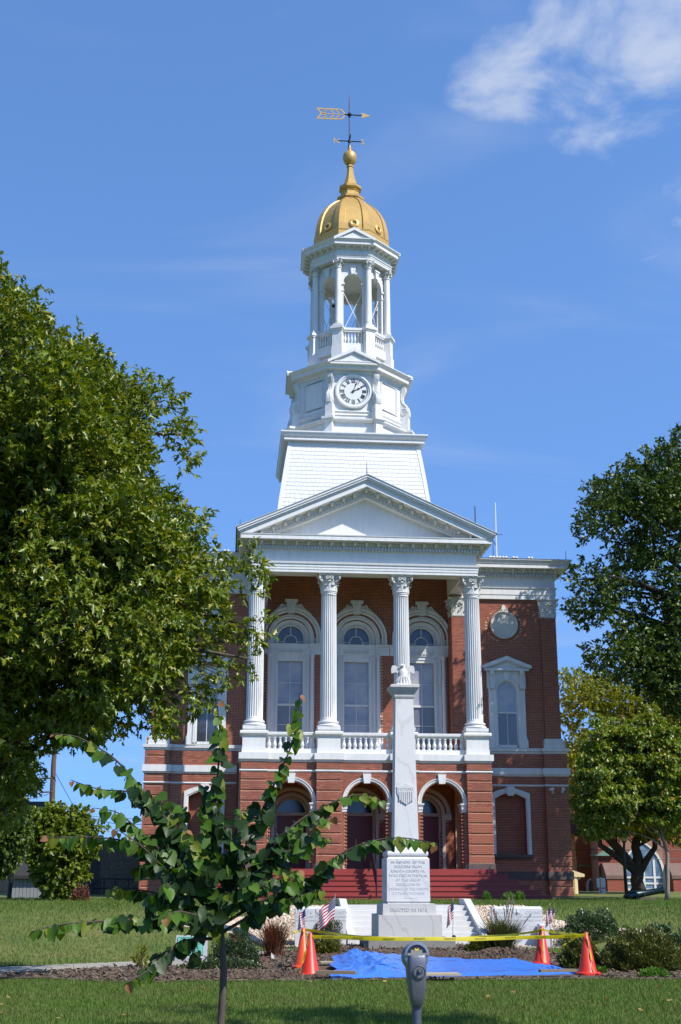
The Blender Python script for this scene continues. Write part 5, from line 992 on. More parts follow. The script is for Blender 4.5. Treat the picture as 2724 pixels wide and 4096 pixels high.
lines = ['IN MEMORY OF THE', 'SOLDIERS FROM', 'JUNIATA COUNTY PA.', 'WHO DIED IN THE WAR', 'OF THE GREAT', 'REBELLION IN', 'DEFENCE OF THE UNION', 'OF THEIR FATHERS.']
for i, s_ in enumerate(lines): lettering(s_, .078, lambda p, i=i: (MX+p[0], MY-.4715-p[2], 1.965-.094*i+p[1]), 'inscription', 'carved_shadow', DIE, .007, .96 if len(s_) > 17 else 1.08)
build(MB().box(MX-.09, MX-.02, MY-.482, MY-.47, 1.238, 1.243).box(MX+.02, MX+.09, MY-.482, MY-.47, 1.238, 1.243), 'rule', 'carved_shadow', DIE)
lettering('ERECTED IN 1870.', .10, lambda p: (MX+p[0], MY-.582-p[2], .96+p[1]), 'inscription', 'carved_shadow', PL, .008, 1.05)
# ------------------------------------------------------------------ marble steps up the bank
sx0, sx1 = -1.98, 1.16
ms = thing('marble_steps', ((sx0+sx1)/2, -18.2, .1), 'flight of white marble steps with sloping side walls up the grass bank', 'steps')
for k in range(7):
    y0 = -18.2+.33*k; z1 = .10+.123*(k+1)
    build(MB().box(sx0, sx1, y0, y0+.37 if k < 6 else -15.2, -.2, z1), 'step', 'white_marble', ms)
for s, x in ((-1, sx0), (1, sx1)):
    a, b = (x-.19, x) if s < 0 else (x, x+.19)
    build(MB().prism([(-18.42, -.2), (-18.42, .30), (-18.2, .36), (-15.9, 1.12), (-15.2, 1.12), (-15.2, -.2)], a, b, lambda P: (P[1], P[0], P[2])), 'side_wall', 'white_marble', ms)
# ------------------------------------------------------------------ engraved memorial walls
def memorial(x0, x1, war, lab):
    y = -18.45; z0, z1 = -.05, .98; t = thing('memorial_wall', ((x0+x1)/2, y, .1), lab, 'memorial'); xc = (x0+x1)/2
    sl = build(MB().box(x0, x1, y, y+.22, z0, z1-.05).frus(xc, y+.11, (x1-x0)/2, .11, z1-.05, (x1-x0)/2-.03, .08, z1), 'slab', 'white_granite', t)
    T = lambda zc, x=0: (lambda p: (xc+x+p[0], y-.001-p[2], zc+p[1]))
    lettering('JUNIATA', .10, T(.80, -.43), 'inscription', 'carved_grey', sl, .002, 1.15); lettering('COUNTY', .10, T(.80, .43), 'inscription', 'carved_grey', sl, .002, 1.15)
    lettering('TO THE GLORY OF GOD AND IN HONOR', .068, T(.715), 'inscription', 'carved_grey', sl, .002); lettering('OF THOSE WHO DIED IN WORLD WAR '+war, .068, T(.63), 'inscription', 'carved_grey', sl, .002)
    em = MB().box(xc-.13, xc+.13, y-.006, y+.01, .785, .935); build(em, 'emblem_panel', 'white_marble', sl)
    em = MB().tube([(xc, y-.012, .80), (xc-.01, y-.018, .86), (xc, y-.014, .905), (xc-.02, y-.012, .92)], [.012, .03, .02, .008], 8)
    for s in (-1, 1): em.prism([(xc+s*.015, .87), (xc+s*.11, .92), (xc+s*.115, .86), (xc+s*.07, .81), (xc+s*.02, .83)], y-.016, y-.005)
    build(em, 'eagle_relief', 'white_granite', sl)
    for r_ in range(7):
        for c_ in range(3): build(MB().box(xc-.52+.40*c_, xc-.52+.40*c_+random.uniform(.16, .24), y-.002, y+.002, .50-.055*r_, .512-.055*r_), 'name_line', 'carved_grey', sl)
memorial(-3.46, -2.22, 'I', 'engraved white granite memorial wall behind the boxwood bush')
memorial(1.40, 2.66, 'II', 'engraved white granite memorial wall behind the tall ornamental grass')
tag(build(MB().box(2.50, 2.80, -18.78, -18.48, 0, .56).frus(2.65, -18.63, .15, .15, .56, .14, .14, .575), 'granite_block', 'white_granite', None, org=(2.65, -18.63, .1)), 'small square white granite block at the end of the memorial wall', 'stone block')
# ------------------------------------------------------------------ traffic cones
def cone(u, v, Z, matn, lab, tilt=(0, 0)):
    p = atZ(u, v, Z); p[2] = max(Hs(p[0], p[1])+.02, Z-.05); t = thing('traffic_cone', tuple(p), lab, 'traffic cone', 'traffic cones round the dug-up bed'); x, y, z = p
    t.rotation_euler = (tilt[0], tilt[1], RNG.uniform(0, 1))
    build(MB().lathe([(.175, z+.045), (.165, z+.06), (.155, z+.075), (.032, z+.70), (.028, z+.705), (.022, z+.70), (.02, z+.6)], x, y, 32), 'body', matn, t, sharp=40)
    pts = []
    for k in range(32): a = 2*math.pi*k/32; r = .215*(1+.10*abs(math.sin(2*a))**3); pts.append((r*math.cos(a), r*math.sin(a)))
    b = MB().add([(x+px, y+py, z+zz_) for zz_, f in ((0, 1), (.03, 1), (.045, .93)) for px, py in [(q[0]*f, q[1]*f) for q in pts]], [tuple(range(31, -1, -1))]+[(i, (i+1) % 32, (i+1) % 32+32, i+32) for i in range(32)]+[(i+32, (i+1) % 32+32, (i+1) % 32+64, i+64) for i in range(32)]+[tuple(range(64, 96))])
    build(b, 'base', matn, t); return Vector((x, y, z+.70))
c_fr = cone(2352, 3903, .0, 'cone_red', 'glossy red traffic cone beside the yellow flowering shrub'); c_br = cone(2168, 3864, .04, 'cone_red', 'red traffic cone standing at the dirt mound below the granite block', (0, .05))
c_fl = cone(1240, 3908, .0, 'cone_red', 'red traffic cone at the crumpled end of the tarp'); c_bl = cone(1212, 3872, .05, 'cone_orange', 'faded orange traffic cone behind the red one near the bush')
# caution tape, sagging ribbons with print
def ribbon(A, B, sag, w, name, lab, twist=0, letters=3, mirror=True, tot=True, flip=False):
    n = 28; pts = []; A, B = Vector(A), Vector(B); t = thing(name, tuple((A+B)/2), lab, 'caution tape'); mb = MB(); d = (B-A); hd = Vector((d.x, d.y, 0)).normalized(); nr = Vector((hd.y, -hd.x, 0))
    if nr.y > 0: nr = -nr
    def P(s, q, o=0): 
        c = A+d*s+Vector((0, 0, -sag*4*s*(1-s)+.006*math.sin(s*19))); fold = .25*math.sin(s*23)*w; tw = twist*math.sin(s*9); return c+Vector((0, 0, q*w*math.cos(tw)))+nr*(q*w*math.sin(tw)+.02*math.sin(6*s+q*3)*(abs(q))+o)
    for i in range(n+1): mb.v += [tuple(P(i/n, -.5)), tuple(P(i/n, 0, .004)), tuple(P(i/n, .5))]
    for i in range(n): mb.f += [(i*3, i*3+3, i*3+4, i*3+1), (i*3+1, i*3+4, i*3+5, i*3+2)]; mb.mi += [0, 0]
    build(mb, 'ribbon', 'tape', t, True, fix=False)
    if letters:
        v, f = textmesh('CAUTION', w*.72, .0006); L_ = d.length; sgn = -1 if mirror else 1
        for k in range(letters):
            s0 = (k+.5)/letters; vv = []
            for p in v:
                s = s0+(p[0]*sgn*(1 if hd.x > 0 else -1))/L_; q = ((p[1]/w)-.30)*(-1 if mirror else 1); vv.append(tuple(P(min(max(s, 0), 1), q, .007+p[2])))
            to_obj('letters', vv, f, 'black_print', None, t)
z_ = Vector((0, 0, -.06))
ribbon(c_fl+z_+Vector((.03, -.05, .0)), c_fr+z_+Vector((-.03, -.06, .02)), .05, .062, 'caution_tape', 'yellow caution tape printed with black letters stretched between the two front cones', .12, 9)
ribbon(c_bl+z_+Vector((.02, 0, .03)), c_br+z_+Vector((0, 0, -.02)), .16, .05, 'caution_tape', 'sagging yellow caution tape passing behind the obelisk base between rear cones', .7, 6, False)
ribbon(c_bl+z_+Vector((0, -.04, .01)), c_fl+z_+Vector((0, .02, .0)), .03, .05, 'caution_tape', 'short yellow caution tape joining the orange and red cones', .9, 0)
ribbon(c_bl+Vector((-.03, -.02, -.05)), c_bl+Vector((-.22, -.05, -.10)), -.01, .045, 'caution_tape', 'short loose tail of caution tape at the top of the orange cone', 1.2, 0)
ribbon(c_br+z_, c_fr+z_+Vector((0, .03, .02)), .02, .05, 'caution_tape', 'yellow caution tape joining the two red cones near the round bushes', .5, 2, False)
ribbon(c_fl+Vector((-.02, -.06, -.06)), c_fl+Vector((-.19, -.20, -.66)), .0, .03, 'caution_tape', 'twisted loose end of caution tape hanging down the red cone by the tarp', 1.5, 0)
ribbon(c_fr+Vector((-.0, -.06, -.08)), c_fr+Vector((.07, -.19, -.66)), .0, .045, 'caution_tape', 'loose caution tape running down the front of the cone by the flowering shrub', .2, 2, False)
ribbon(c_br+Vector((.0, -.07, -.05)), c_br+Vector((-.0, -.21, -.66)), .0, .04, 'caution_tape', 'loose caution tape running down the cone at the dirt mound', .2, 2, False)
ribbon(c_fr+Vector((-.12, .1, -.07)), c_fr+Vector((-.42, .35, -.32)), -.02, .05, 'caution_tape', 'loose twisted caution tape end hanging over the flowering shrub', 1.2, 0)
# ------------------------------------------------------------------ blue tarp, boards, spoil
from mathutils import noise as mnoise
RT = np.random.default_rng(5)
nx_, ny_ = 170, 80; tv = []; ph = RT.uniform(0, 6, 8)
A0, A1, A2, A3 = (-3.35, -27.95), (1.25, -27.05), (.55, -24.9), (-3.0, -24.2)
for j in range(ny_+1):
    for i in range(nx_+1):
        s, q = i/nx_, j/ny_; x = (A0[0]*(1-s)+A1[0]*s)*(1-q)+(A3[0]*(1-s)+A2[0]*s)*q; y = (A0[1]*(1-s)+A1[1]*s)*(1-q)+(A3[1]*(1-s)+A2[1]*s)*q
        x += .05*math.sin(9*q+ph[0])+.05*math.sin(17*q+ph[3]); y += .07*math.sin(7*s+ph[1])+.03*math.sin(21*s)+(.25*math.sin(3.1*s))*q
        c = math.exp(-((s-.16)/.13)**2); z = .035+.010*math.sin(s*40+q*11)*math.sin(q*17+s*3)+.05*q*q+.016*abs(math.sin(s*13+q*5+ph[2]))+.02*math.exp(-((q)/.05)**2)
        z += c*(.05*abs(math.sin(14*q+22*s+2.0*math.sin(9*s)))+.03*abs(math.sin(31*s-9*q)))*(.4+.6*math.sin(math.pi*min(1, q+.15)))+.10*math.exp(-((s-.12)/.05)**2-((q-.88)/.10)**2)+.05*math.exp(-((s-.2)/.03)**2-((q-.45)/.4)**2)
        z += .03*math.sin(s*6)*q+.035*math.exp(-((s-.9)/.08)**2)*abs(math.sin(25*q+30*s))
        w1 = abs(mnoise.noise(Vector((s*22, q*9, 3.1)))); w2 = abs(mnoise.noise(Vector((s*60, q*26, 7.7)))); z += (.022+.10*c)*(.5-w1)*.8+(.010+.035*c)*(.5-w2)
        tv.append((x, y, Hs(x, y)+.012+(z+.0)*min(1, .12+q/.10)*min(1, .15+(1-q)/.06)*min(1, .2+(1-s)/.04)))
tf = [(j*(nx_+1)+i, j*(nx_+1)+i+1, (j+1)*(nx_+1)+i+1, (j+1)*(nx_+1)+i) for j in range(ny_) for i in range(nx_)]
ta = thing('tarp', (-1.1, -26.2, .02), 'wrinkled bright blue plastic tarp spread over the dug ground', 'tarp')
to_obj('sheet', tv, tf, 'tarp', None, ta, True)
for k, i in enumerate(range(4, 90, 17)): p = tv[(ny_-1)*(nx_+1)+i]; build(MB().lathe([(.012, 0), (.026, 0), (.026, .006), (.012, .006)], 0, 0, 10, False), 'grommet', 'sign_back', ta).location = Vector(p)-Vector((-1.1, -26.2, .02))+Vector((0, 0, .004))
def board(c, l, w, h, rz, name, matn, lab, ry=0):
    o = build(MB().box(-l/2, l/2, -w/2, w/2, 0, h), name, matn, None); o.location = c; o.rotation_euler = (0, ry, rz); tag(o, lab, 'board'); return o
p = atZ(1772, 3900, .12); board((p[0], p[1]+.25, .105), .62, .46, .025, .03, 'plywood_board', 'plywood', 'square tan plywood board lying on the blue tarp', 0)
p = atZ(1345, 3905, .07); board((p[0], p[1]+.1, .10), .68, .13, .05, -.22, 'plank', 'wood', 'weathered plank on the tarp beside the red cone')
p = atZ(1310, 3862, .06); board((p[0], p[1], .11), .30, .26, .025, .1, 'paving_slab', 'plywood', 'flat tan slab lying between cones and tarp')
p = atZ(2235, 3898, .06); board((p[0], p[1]+.06, .10), .66, .12, .04, .12, 'plank', 'wood', 'weathered plank holding down the tarp near the flowering shrub')
def mound(mask_c, rx, ry, n, name, lab, h=.16):
    a = RNG.uniform(0, 2*math.pi, n); r = np.sqrt(RNG.uniform(0, 1, n)); X = mask_c[0]+rx*r*np.cos(a); Y = mask_c[1]+ry*r*np.sin(a); Z = H(X, Y)+h*(1-r**1.5)*RNG.uniform(.5, 1, n)
    return tag(stones(name, X, Y, Z, .02, .06, 'dirt_clod', .8), lab, 'dirt', kind='stuff')
mound((.35, -24.1), .85, .42, 2400, 'dirt_mound', 'heap of dark loose soil beside the tarp below the ornamental grass', .24); mound((-1.2, -23.9), 1.9, .55, 3400, 'dirt_mound', 'dark loose soil dug up along the front of the obelisk footing', .05); mound((-4.3, -27.3), 1.9, .55, 3000, 'dirt_mound', 'dark trampled soil along the mulch edge beside the cone', .05)
# ------------------------------------------------------------------ flags on sticks
def flag(u, v, Y, ztop, w, h, lean, lab, medal=None, droop=1.0, dirx=-1):
    p = atY(u, v, Y); x, y = p[0], Y; z0 = Hs(x, y); zt = p[2]; t = thing('flag', (x, y, z0), lab, 'flag', 'small flags on sticks'); lx = lean
    bx_, tx = x-lx, x
    build(MB().tube([(bx_, y, z0), (tx, y, zt)], .007, 6).lathe([(.001, zt+.05), (.012, zt+.02), (.006, zt)], tx, y, 6), 'stick', 'stick', t)
    NU, NV = 13, 13; mb = MB(); mb2 = []
    def P(a, b):      # a along fly 0..1, b down hoist 0..1
        sway = .35*droop; return Vector((tx-lx*(b*h)/(zt-z0)+dirx*a*w*math.cos(R(52)*droop)+.012*math.sin(7*a+3*b), y-.05*a*math.sin(5*a)-.02*math.sin(9*a+2*b), zt-b*h-a*w*math.sin(R(52)*droop)+.01*math.sin(11*a)))
    for j in range(NV+1):
        for i in range(NU+1): mb.v.append(tuple(P(i/NU, j/NV)))
    for j in range(NV):
        for i in range(NU): q = j*(NU+1)+i; mb.f.append((q, q+1, q+NU+2, q+NU+1)); mb.mi.append(2 if (i < 5 and j < 7) else (0 if j % 2 == 0 else 1))
    fo = build(mb, 'cloth', ['flag_red', 'flag_white', 'flag_blue'], t, True, fix=False)
    if w > .3:
        for r_ in range(6):
            for c_ in range(6):
                q = P((c_+.5)/6*5/NU, (r_+.5)/6*7/NV); s_ = h*.013; build(MB().add([(q.x-s_, q.y-.004, q.z-s_), (q.x+s_, q.y-.004, q.z-s_), (q.x+s_, q.y-.004, q.z+s_), (q.x-s_, q.y-.004, q.z+s_)], [(0, 1, 2, 3)]), 'star', 'flag_white', fo, fix=False)
    if medal:
        mz, mr = medal; build(MB().tube([(bx_+.03, y-.02, z0), (bx_+.03, y-.02, mz)], .008, 6), 'holder_rod', 'bronze', t); m_ = MB().lathe([(.0, -.012), (mr*.9, -.012), (mr, 0), (mr*.9, .012), (0, .012)], 0, 0, 20); m_.v = [(bx_+.03+q[0], y-.03+q[2], mz+q[1]) for q in m_.v]; build(m_, 'marker', 'bronze', t)
flag(1221, 3632, -24.4, 0, .20, .30, .03, 'small flag on a stick planted just behind the orange cone', (.45, .055), .9)
flag(1341, 3585, -22.6, 0, .46, .44, .07, 'largest flag on a stick leaning over the boxwood bush', (.52, .085), .78)
flag(1813, 3600, -20.6, 0, .26, .40, .04, 'flag on a stick in front of the marble steps by the obelisk', (.36, .05), 1.1)
flag(2199, 3622, -19.6, 0, .20, .34, .03, 'pale drooping flag on a stick beside the granite block', (.42, .07), 1.15)
flag(2216, 3628, -19.3, 0, .18, .26, .02, 'flag on the taller stick next to another by the granite block', (.36, .08), .95)
# ------------------------------------------------------------------ bronze plaque on a sloping granite stone
p = atZ(760, 3838, .08); px_, py_ = p[0], p[1]
pm = thing('plaque_stone', (px_, py_, .05), 'grey granite marker with a slanted green bronze plaque', 'plaque', rz=R(0))
st_ = MB(); T = lambda P: (px_+P[1], py_+P[0], P[2]); st_.prism([(-.20, 0), (.34, 0), (.32, .50), (.24, .53), (-.18, .12)], -.30, .34, T); so_ = build(st_, 'stone', 'grey_granite', pm)
sl_ = math.atan2(.41, .42); TP = lambda p: (px_+.0+p[0], py_-.15+p[1]*math.cos(sl_)-p[2]*math.sin(sl_), .155+p[1]*math.sin(sl_)+p[2]*math.cos(sl_))
pb = MB().box(-.25, .25, .02, .46, 0, .02); pb.box(-.26, .26, .01, .025, 0, .028); pb.box(-.26, .26, .455, .47, 0, .028); pb.box(-.26, -.245, .01, .47, 0, .028); pb.box(.245, .26, .01, .47, 0, .028); pb.v = [TP(q) for q in pb.v]; po = build(pb, 'plaque', 'verdigris', pm)
for k in range(9): w_ = random.uniform(.12, .2)*(1 if k else .6); q = MB().box(-w_, w_, .40-.04*k, .415-.04*k, .019, .0225); q.v = [TP(a) for a in q.v]; build(q, 'text_line', 'verdigris_dark', po)
# ------------------------------------------------------------------ parking meter
p = atY(1662, 4000, -42.85); mx_, my_ = p[0]+.0, -42.85; zt = atY(1662, 3768, -42.85)[2]
pm = thing('parking_meter', (mx_+.004, my_, Hs(mx_, my_)), 'grey single-head parking meter with domed top on a pipe post', 'parking meter'); k = (zt-atY(1662, 4020, -42.85)[2])/1505.0     # metres per zoomed pixel
mz = lambda y: zt-(y-405)*k; mxx = lambda x: mx_+(x-728)*k
build(MB().tube([(mxx(758), my_, Hs(mx_, my_)-.02), (mxx(758), my_, mz(1900))], 120*k, 20), 'post', 'meter_post', pm, sharp=40)
r = 354*k; hz = mz(760)
d = MB(); cxm = mxx(729)
half = [(t_, .052*(1-(1-min(1, (1-t_)/.22))**2.2 if t_ > .78 else 1)) for t_ in (0, .4, .7, .8, .88, .94, .98, 1.0)]
prf = [(t_*r, -yy) for t_, yy in half]+[(t_*r, yy) for t_, yy in half[::-1]]
d.ring(cxm, hz, [(max(a, 1e-4), b) for a, b in prf], my_, 0, 2*math.pi, 44); DO = build(d, 'dome', 'meter_dome', pm, sharp=50)
wn = MB(); cw = mxx(741); rw = 262*k; zb = mz(712); wn.prism(arc(cw, zb, rw, 0, math.pi, 24), my_-.056, my_-.045); WN = build(wn, 'window', 'meter_dark', pm)
q = MB(); q.ring(cw, zb, [(rw-.001, 0), (rw-.001, -.014), (rw+.010, -.012), (rw+.014, 0)], my_-.046); build(q, 'hood', 'meter_dome', pm, sharp=50)
build(MB().box(mxx(590), mxx(880), my_-.0585, my_-.056, mz(695), mz(580)), 'rate_plate', 'meter_plate', WN); build(MB().ring(mxx(740), mz(545), [(.004, 0), (.004, -.003), (.012, -.003), (.012, 0)], my_-.0565, math.pi, 2*math.pi, 10), 'indicator', 'yellow', WN)
gl = MB().box(mxx(500), mxx(985), my_-.061, my_-.059, mz(712), mz(655)); build(gl, 'sill_glass', 'meter_plate', WN)
bd_ = MB(); rows = [(mz(712), 530, 985, .066), (mz(770), 520, 990, .074), (mz(1050), 505, 988, .074), (mz(1400), 535, 975, .068), (mz(1700), 570, 940, .056), (mz(1850), 595, 912, .044), (mz(1912), 620, 895, .036)]
ns = 28
for z, xl, xr, dy in rows:
    cx_ = (mxx(xl)+mxx(xr))/2; a = (mxx(xr)-mxx(xl))/2
    for i in range(ns): an = 2*math.pi*i/ns; ca, sa = math.cos(an), math.sin(an); ex = .35; bd_.v.append((cx_+a*math.copysign(abs(ca)**ex, ca), my_-.005+dy*math.copysign(abs(sa)**ex, sa), z))
for j in range(len(rows)-1):
    for i in range(ns): bd_.f.append((j*ns+i, j*ns+(i+1) % ns, (j+1)*ns+(i+1) % ns, (j+1)*ns+i)); bd_.mi.append(0)
bd_.f += [tuple(range(ns)), tuple((len(rows)-1)*ns+i for i in range(ns))]; bd_.mi += [0, 0]
BO = build(bd_, 'housing', 'meter_grey', pm, sharp=50)
dl = MB(); dr = 160*k; dl.ring(mxx(782), mz(1105), [(0.0005, .01), (.0005, -.004), (dr*.3, -.004), (dr*.32, -.001), (dr*.92, -.001), (dr*.94, -.005), (dr, -.004), (dr, .01)], my_-.080, 0, 2*math.pi, 36); DL = build(dl, 'coin_dial', 'meter_post', pm, sharp=40)
kn = MB(); kn.ring(mxx(775), mz(1090), [(.0005, 0), (.0005, -.016), (.005, -.016), (.009, -.006), (.011, 0)], my_-.083, 0, 2*math.pi, 18); build(kn, 'knob', 'meter_grey', DL, sharp=40)
for i in range(24): a = 2*math.pi*i/24; q = MB().box(-.0012, .0012, -.0012, 0, .55*dr, .78*dr); q.v = [(mxx(782)+x_*math.cos(a)+z__*math.sin(a), my_-.0808+y__, mz(1105)-x_*math.sin(a)+z__*math.cos(a)) for x_, y__, z__ in q.v]; build(q, 'tick', 'meter_plate', DL)
for a, b in ((675, 995), (865, 995), (680, 1195), (872, 1195)): q = MB(); q.ring(mxx(a), mz(b), [(.0003, 0), (.0003, -.002), (.002, -.002), (.0025, 0)], my_-.0805, 0, 2*math.pi, 10); build(q, 'screw', 'meter_plate', DL)
# ------------------------------------------------------------------ foliage
OAK = ([(0, 0, 0), (-.10, .18, .02), (-.24, .26, .05), (-.09, .36, .02), (-.38, .58, .07), (-.10, .58, .02), (-.24, .84, .04), (-.05, .78, 0), (0, 1.02, -.06), (.05, .78, 0), (.24, .84, .04), (.10, .58, .02), (.38, .58, .07), (.09, .36, .02), (.24, .26, .05), (.10, .18, .02)],
       [(0, 1, 2, 3), (3, 4, 5), (5, 6, 7), (0, 3, 5, 7, 8), (0, 13, 14, 15), (13, 11, 12), (11, 9, 10), (0, 8, 9, 11, 13)])
OAK2 = ([(0, 0, 0), (-.20, .26, .09), (-.11, .40, .03), (-.31, .62, .12), (-.12, .68, .02), (0, 1.05, -.12), (.12, .68, .02), (.31, .62, .12), (.11, .40, .03), (.20, .26, .09)], [(0, 1, 2), (2, 3, 4), (0, 2, 4, 5), (0, 8, 9), (8, 6, 7), (0, 5, 6, 8)])
SIMPLE = ([(0, 0, 0), (-.30, .42, .05), (0, 1, -.05), (.30, .42, .05)], [(0, 1, 2), (0, 2, 3)])
MAPLE = ([(0, 0, 0), (-.42, .22, .04), (-.28, .45, .03), (-.30, .75, .05), (0, 1, -.04), (.30, .75, .05), (.28, .45, .03), (.42, .22, .04)], [(0, 1, 2), (0, 2, 3, 4), (0, 4, 5, 6), (0, 6, 7)])
NEEDLE = ([(-.10, 0, 0), (.10, 0, 0), (0, 1, 0)], [(0, 1, 2)])
BLADE = ([(-.012, 0, 0), (.012, 0, 0), (-.010, .4, .03), (.010, .4, .03), (-.007, .75, .13), (.007, .75, .13), (0, 1, .32)], [(0, 1, 3, 2), (2, 3, 5, 4), (4, 5, 6)])
def pip(poly, u, v):
    c = False; n = len(poly)
    for i in range(n):
        (x0, y0), (x1, y1) = poly[i-1], poly[i]
        if (y0 > v) != (y1 > v) and u < (x1-x0)*(v-y0)/(y1-y0)+x0: c = not c
    return c
def pdist(poly, u, v):
    best = 1e9; p = np.array((u, v))
    for i in range(len(poly)):
        a, b = np.array(poly[i-1]), np.array(poly[i]); d = b-a; t = np.clip(np.dot(p-a, d)/(np.dot(d, d)+1e-9), 0, 1); best = min(best, np.linalg.norm(p-a-d*t))
    return best
def clumps_from(poly, Yc, depth, rmax, n, holes=(), seed=1, rmin=.14, shape=None):
    rs = np.random.default_rng(seed); us = [p[0] for p in poly]; vs_ = [p[1] for p in poly]; outl = []; tries = 0
    pxm = FPX/(Yc-CP[1])
    while len(outl) < n and tries < n*60:
        tries += 1; u = rs.uniform(min(us), max(us)); v = rs.uniform(min(vs_), max(vs_))
        if not pip(poly, u, v): continue
        d = pdist(poly, u, v)
        for hu, hv, hr in holes: d = min(d, math.hypot(u-hu, v-hv)-hr)
        r = min(rmax, d/pxm*.92)
        if r < rmin: continue
        Y = Yc+rs.uniform(-1, 1)*depth*min(1, .25+d/pxm/1.2)
        outl.append((atY(u, v, Y), r*(Y-CP[1])/(Yc-CP[1])))
    return outl
def crown(name, cl, centre, twigs, per, size, tmpl, matn, parent, droop=.35, seed=3, tw=.22, flat=1.0, up=.8):
    rs = np.random.default_rng(seed); C = np.array([c for c, r in cl]); Rr = np.array([r for c, r in cl])
    nt = np.maximum(3, (twigs*(Rr/max(Rr.max(), .3))**1.7).astype(int)); idx = np.repeat(np.arange(len(cl)), nt); n = len(idx)
    U = rs.normal(size=(n, 3)); U /= np.linalg.norm(U, axis=1)[:, None]; T = C[idx]+U*(Rr[idx]*rs.uniform(0, 1, n)**.45)[:, None]*np.array([1, 1, flat])
    o = T-np.array(centre); o /= np.linalg.norm(o, axis=1)[:, None]; D = U*.55+o*.55+rs.normal(0, .35, (n, 3)); D[:, 2] -= .05; D /= np.linalg.norm(D, axis=1)[:, None]
    m = n*per; ti = np.repeat(np.arange(n), per); t = rs.uniform(.15, 1, m); P = T[ti]+D[ti]*(t*tw)[:, None]
    LD = D[ti]*.55+rs.normal(0, .62, (m, 3)); LD[:, 2] -= droop; LN = rs.normal(0, .55, (m, 3)); LN[:, 2] += up
    return leafcloud(name, P, LD, LN, rs.uniform(.55, 1.3, m)*size, *tmpl, matn, parent), T
def limbs(parent, base, forks, cl, r0, matn, every=3, seed=2, name='trunk', rt=.012):
    # tapered trunk through fork points, limbs to clump centres: each limb is a part
    rs = random.Random(seed); pts = [Vector(base)]+[Vector(f) for f in forks]; n = len(pts)
    sm = []
    for i in range(n-1):
        for k in range(4): t = k/4; q = pts[i].lerp(pts[i+1], t); sm.append(q+Vector((rs.uniform(-1, 1), rs.uniform(-1, 1), 0))*r0*.22*(1 if 0 < i+k else 0))
    sm.append(pts[-1]); rad = [r0*(1-.72*(i/(len(sm)-1))**.9)*(1.35 if i == 0 else 1) for i in range(len(sm))]
    build(MB().tube(sm, rad, 12), name, matn, parent, True)
    tw = MB()
    for j, (c, r) in enumerate(cl):
        if j % every: continue
        c = Vector(c); k = min(range(1, len(sm)), key=lambda i: (sm[i]-c).length+max(0, sm[i].z-c.z+.6)*1.5); a = sm[k]; d = (c-a).length; ra = min(rad[k]*.55, .022*d+.008)
        mid = a.lerp(c, .5)+Vector((rs.uniform(-.1, .1)*d, rs.uniform(-.1, .1)*d, .10*d))
        q = [a, a.lerp(mid, .55)+Vector((0, 0, .03*d)), mid, mid.lerp(c, .55)+Vector((0, 0, .03*d)), c]; build(MB().tube(q, [ra, ra*.8, ra*.6, ra*.4, rt], 6), 'limb', matn, parent, True)
        for _ in range(5): e = c+Vector((rs.gauss(0, 1), rs.gauss(0, 1), rs.gauss(0, 1)))*r*.6; tw.tube([q[3], q[3].lerp(e, .6)+Vector((0, 0, .02)), e], [rt, rt*.7, rt*.4], 4, False)
    if tw.v: tag(build(tw, 'twigs', matn, parent, fix=False), kind='stuff')
dp_ = lambda L_: [(a*1.7372, b*1.7372) for a, b in L_]
# ---- the big oak by the path
polyL = dp_([(-40, 560), (0, 600), (60, 645), (105, 650), (112, 720), (125, 745), (180, 760), (240, 800), (255, 845), (290, 860), (345, 860), (395, 890), (422, 925), (415, 965), (450, 985), (458, 1030), (462, 1090), (452, 1118), (425, 1108), (400, 1075), (380, 1062), (366, 1090), (372, 1120), (385, 1140), (440, 1150), (482, 1178), (484, 1200), (470, 1235), (455, 1262), (520, 1222), (548, 1242), (580, 1250), (622, 1300), (606, 1345), (592, 1385), (620, 1440), (620, 1495), (588, 1530), (562, 1560), (566, 1602), (525, 1592), (480, 1645), (425, 1640), (412, 1672), (345, 1690), (322, 1705), (262, 1690), (210, 1700), (150, 1700), (105, 1735), (90, 1800), (60, 1850), (0, 1930), (-40, 1940)])
holes = [(a*1.7372, b*1.7372, r*1.7372) for a, b, r in ((362, 1020, 22), (352, 1085, 14), (512, 1392, 13), (552, 1400, 11), (432, 1545, 14), (395, 1572, 12), (520, 1500, 9), (452, 1420, 9), (300, 1640, 11), (140, 1560, 8), (60, 1690, 12), (540, 1320, 8))]
YL = -29.0
oak = thing('oak_tree', tuple(Vector(atY(-150, 3900, YL+.5))*1), 'large green oak with jagged leaves spreading over the courthouse corner', 'tree'); b = Vector(oak.location); b.z = Hs(b.x, b.y); oak.location = b; ORG[oak.name] = b.copy()
clL = clumps_from(polyL, YL, 2.6, .62, 520, holes, 4, .10)
rs_ = np.random.default_rng(8)
outc = clumps_from(dp_([(-20, 575), (-20, 1935), (-150, 1900), (-330, 1800), (-450, 1500), (-480, 1100), (-420, 720), (-250, 520), (-120, 500)]), YL, 3.0, .72, 330, (), 44, .2)
cen = (b.x, YL, 6.5)
crown('crown', clL, cen, 58, 8, .138, OAK2, 'oak_leaf', oak, .35, 5, .24)
crown('crown', outc, cen, 44, 7, .17, SIMPLE, 'oak_leaf', oak, .35, 6, .3)
limbs(oak, b, [b+Vector((.05, 0, 3)), b+Vector((.1, .2, 6)), b+Vector((-.1, .1, 9.5)), b+Vector((0, 0, 12))], clL, .34, 'bark', 5, 3)
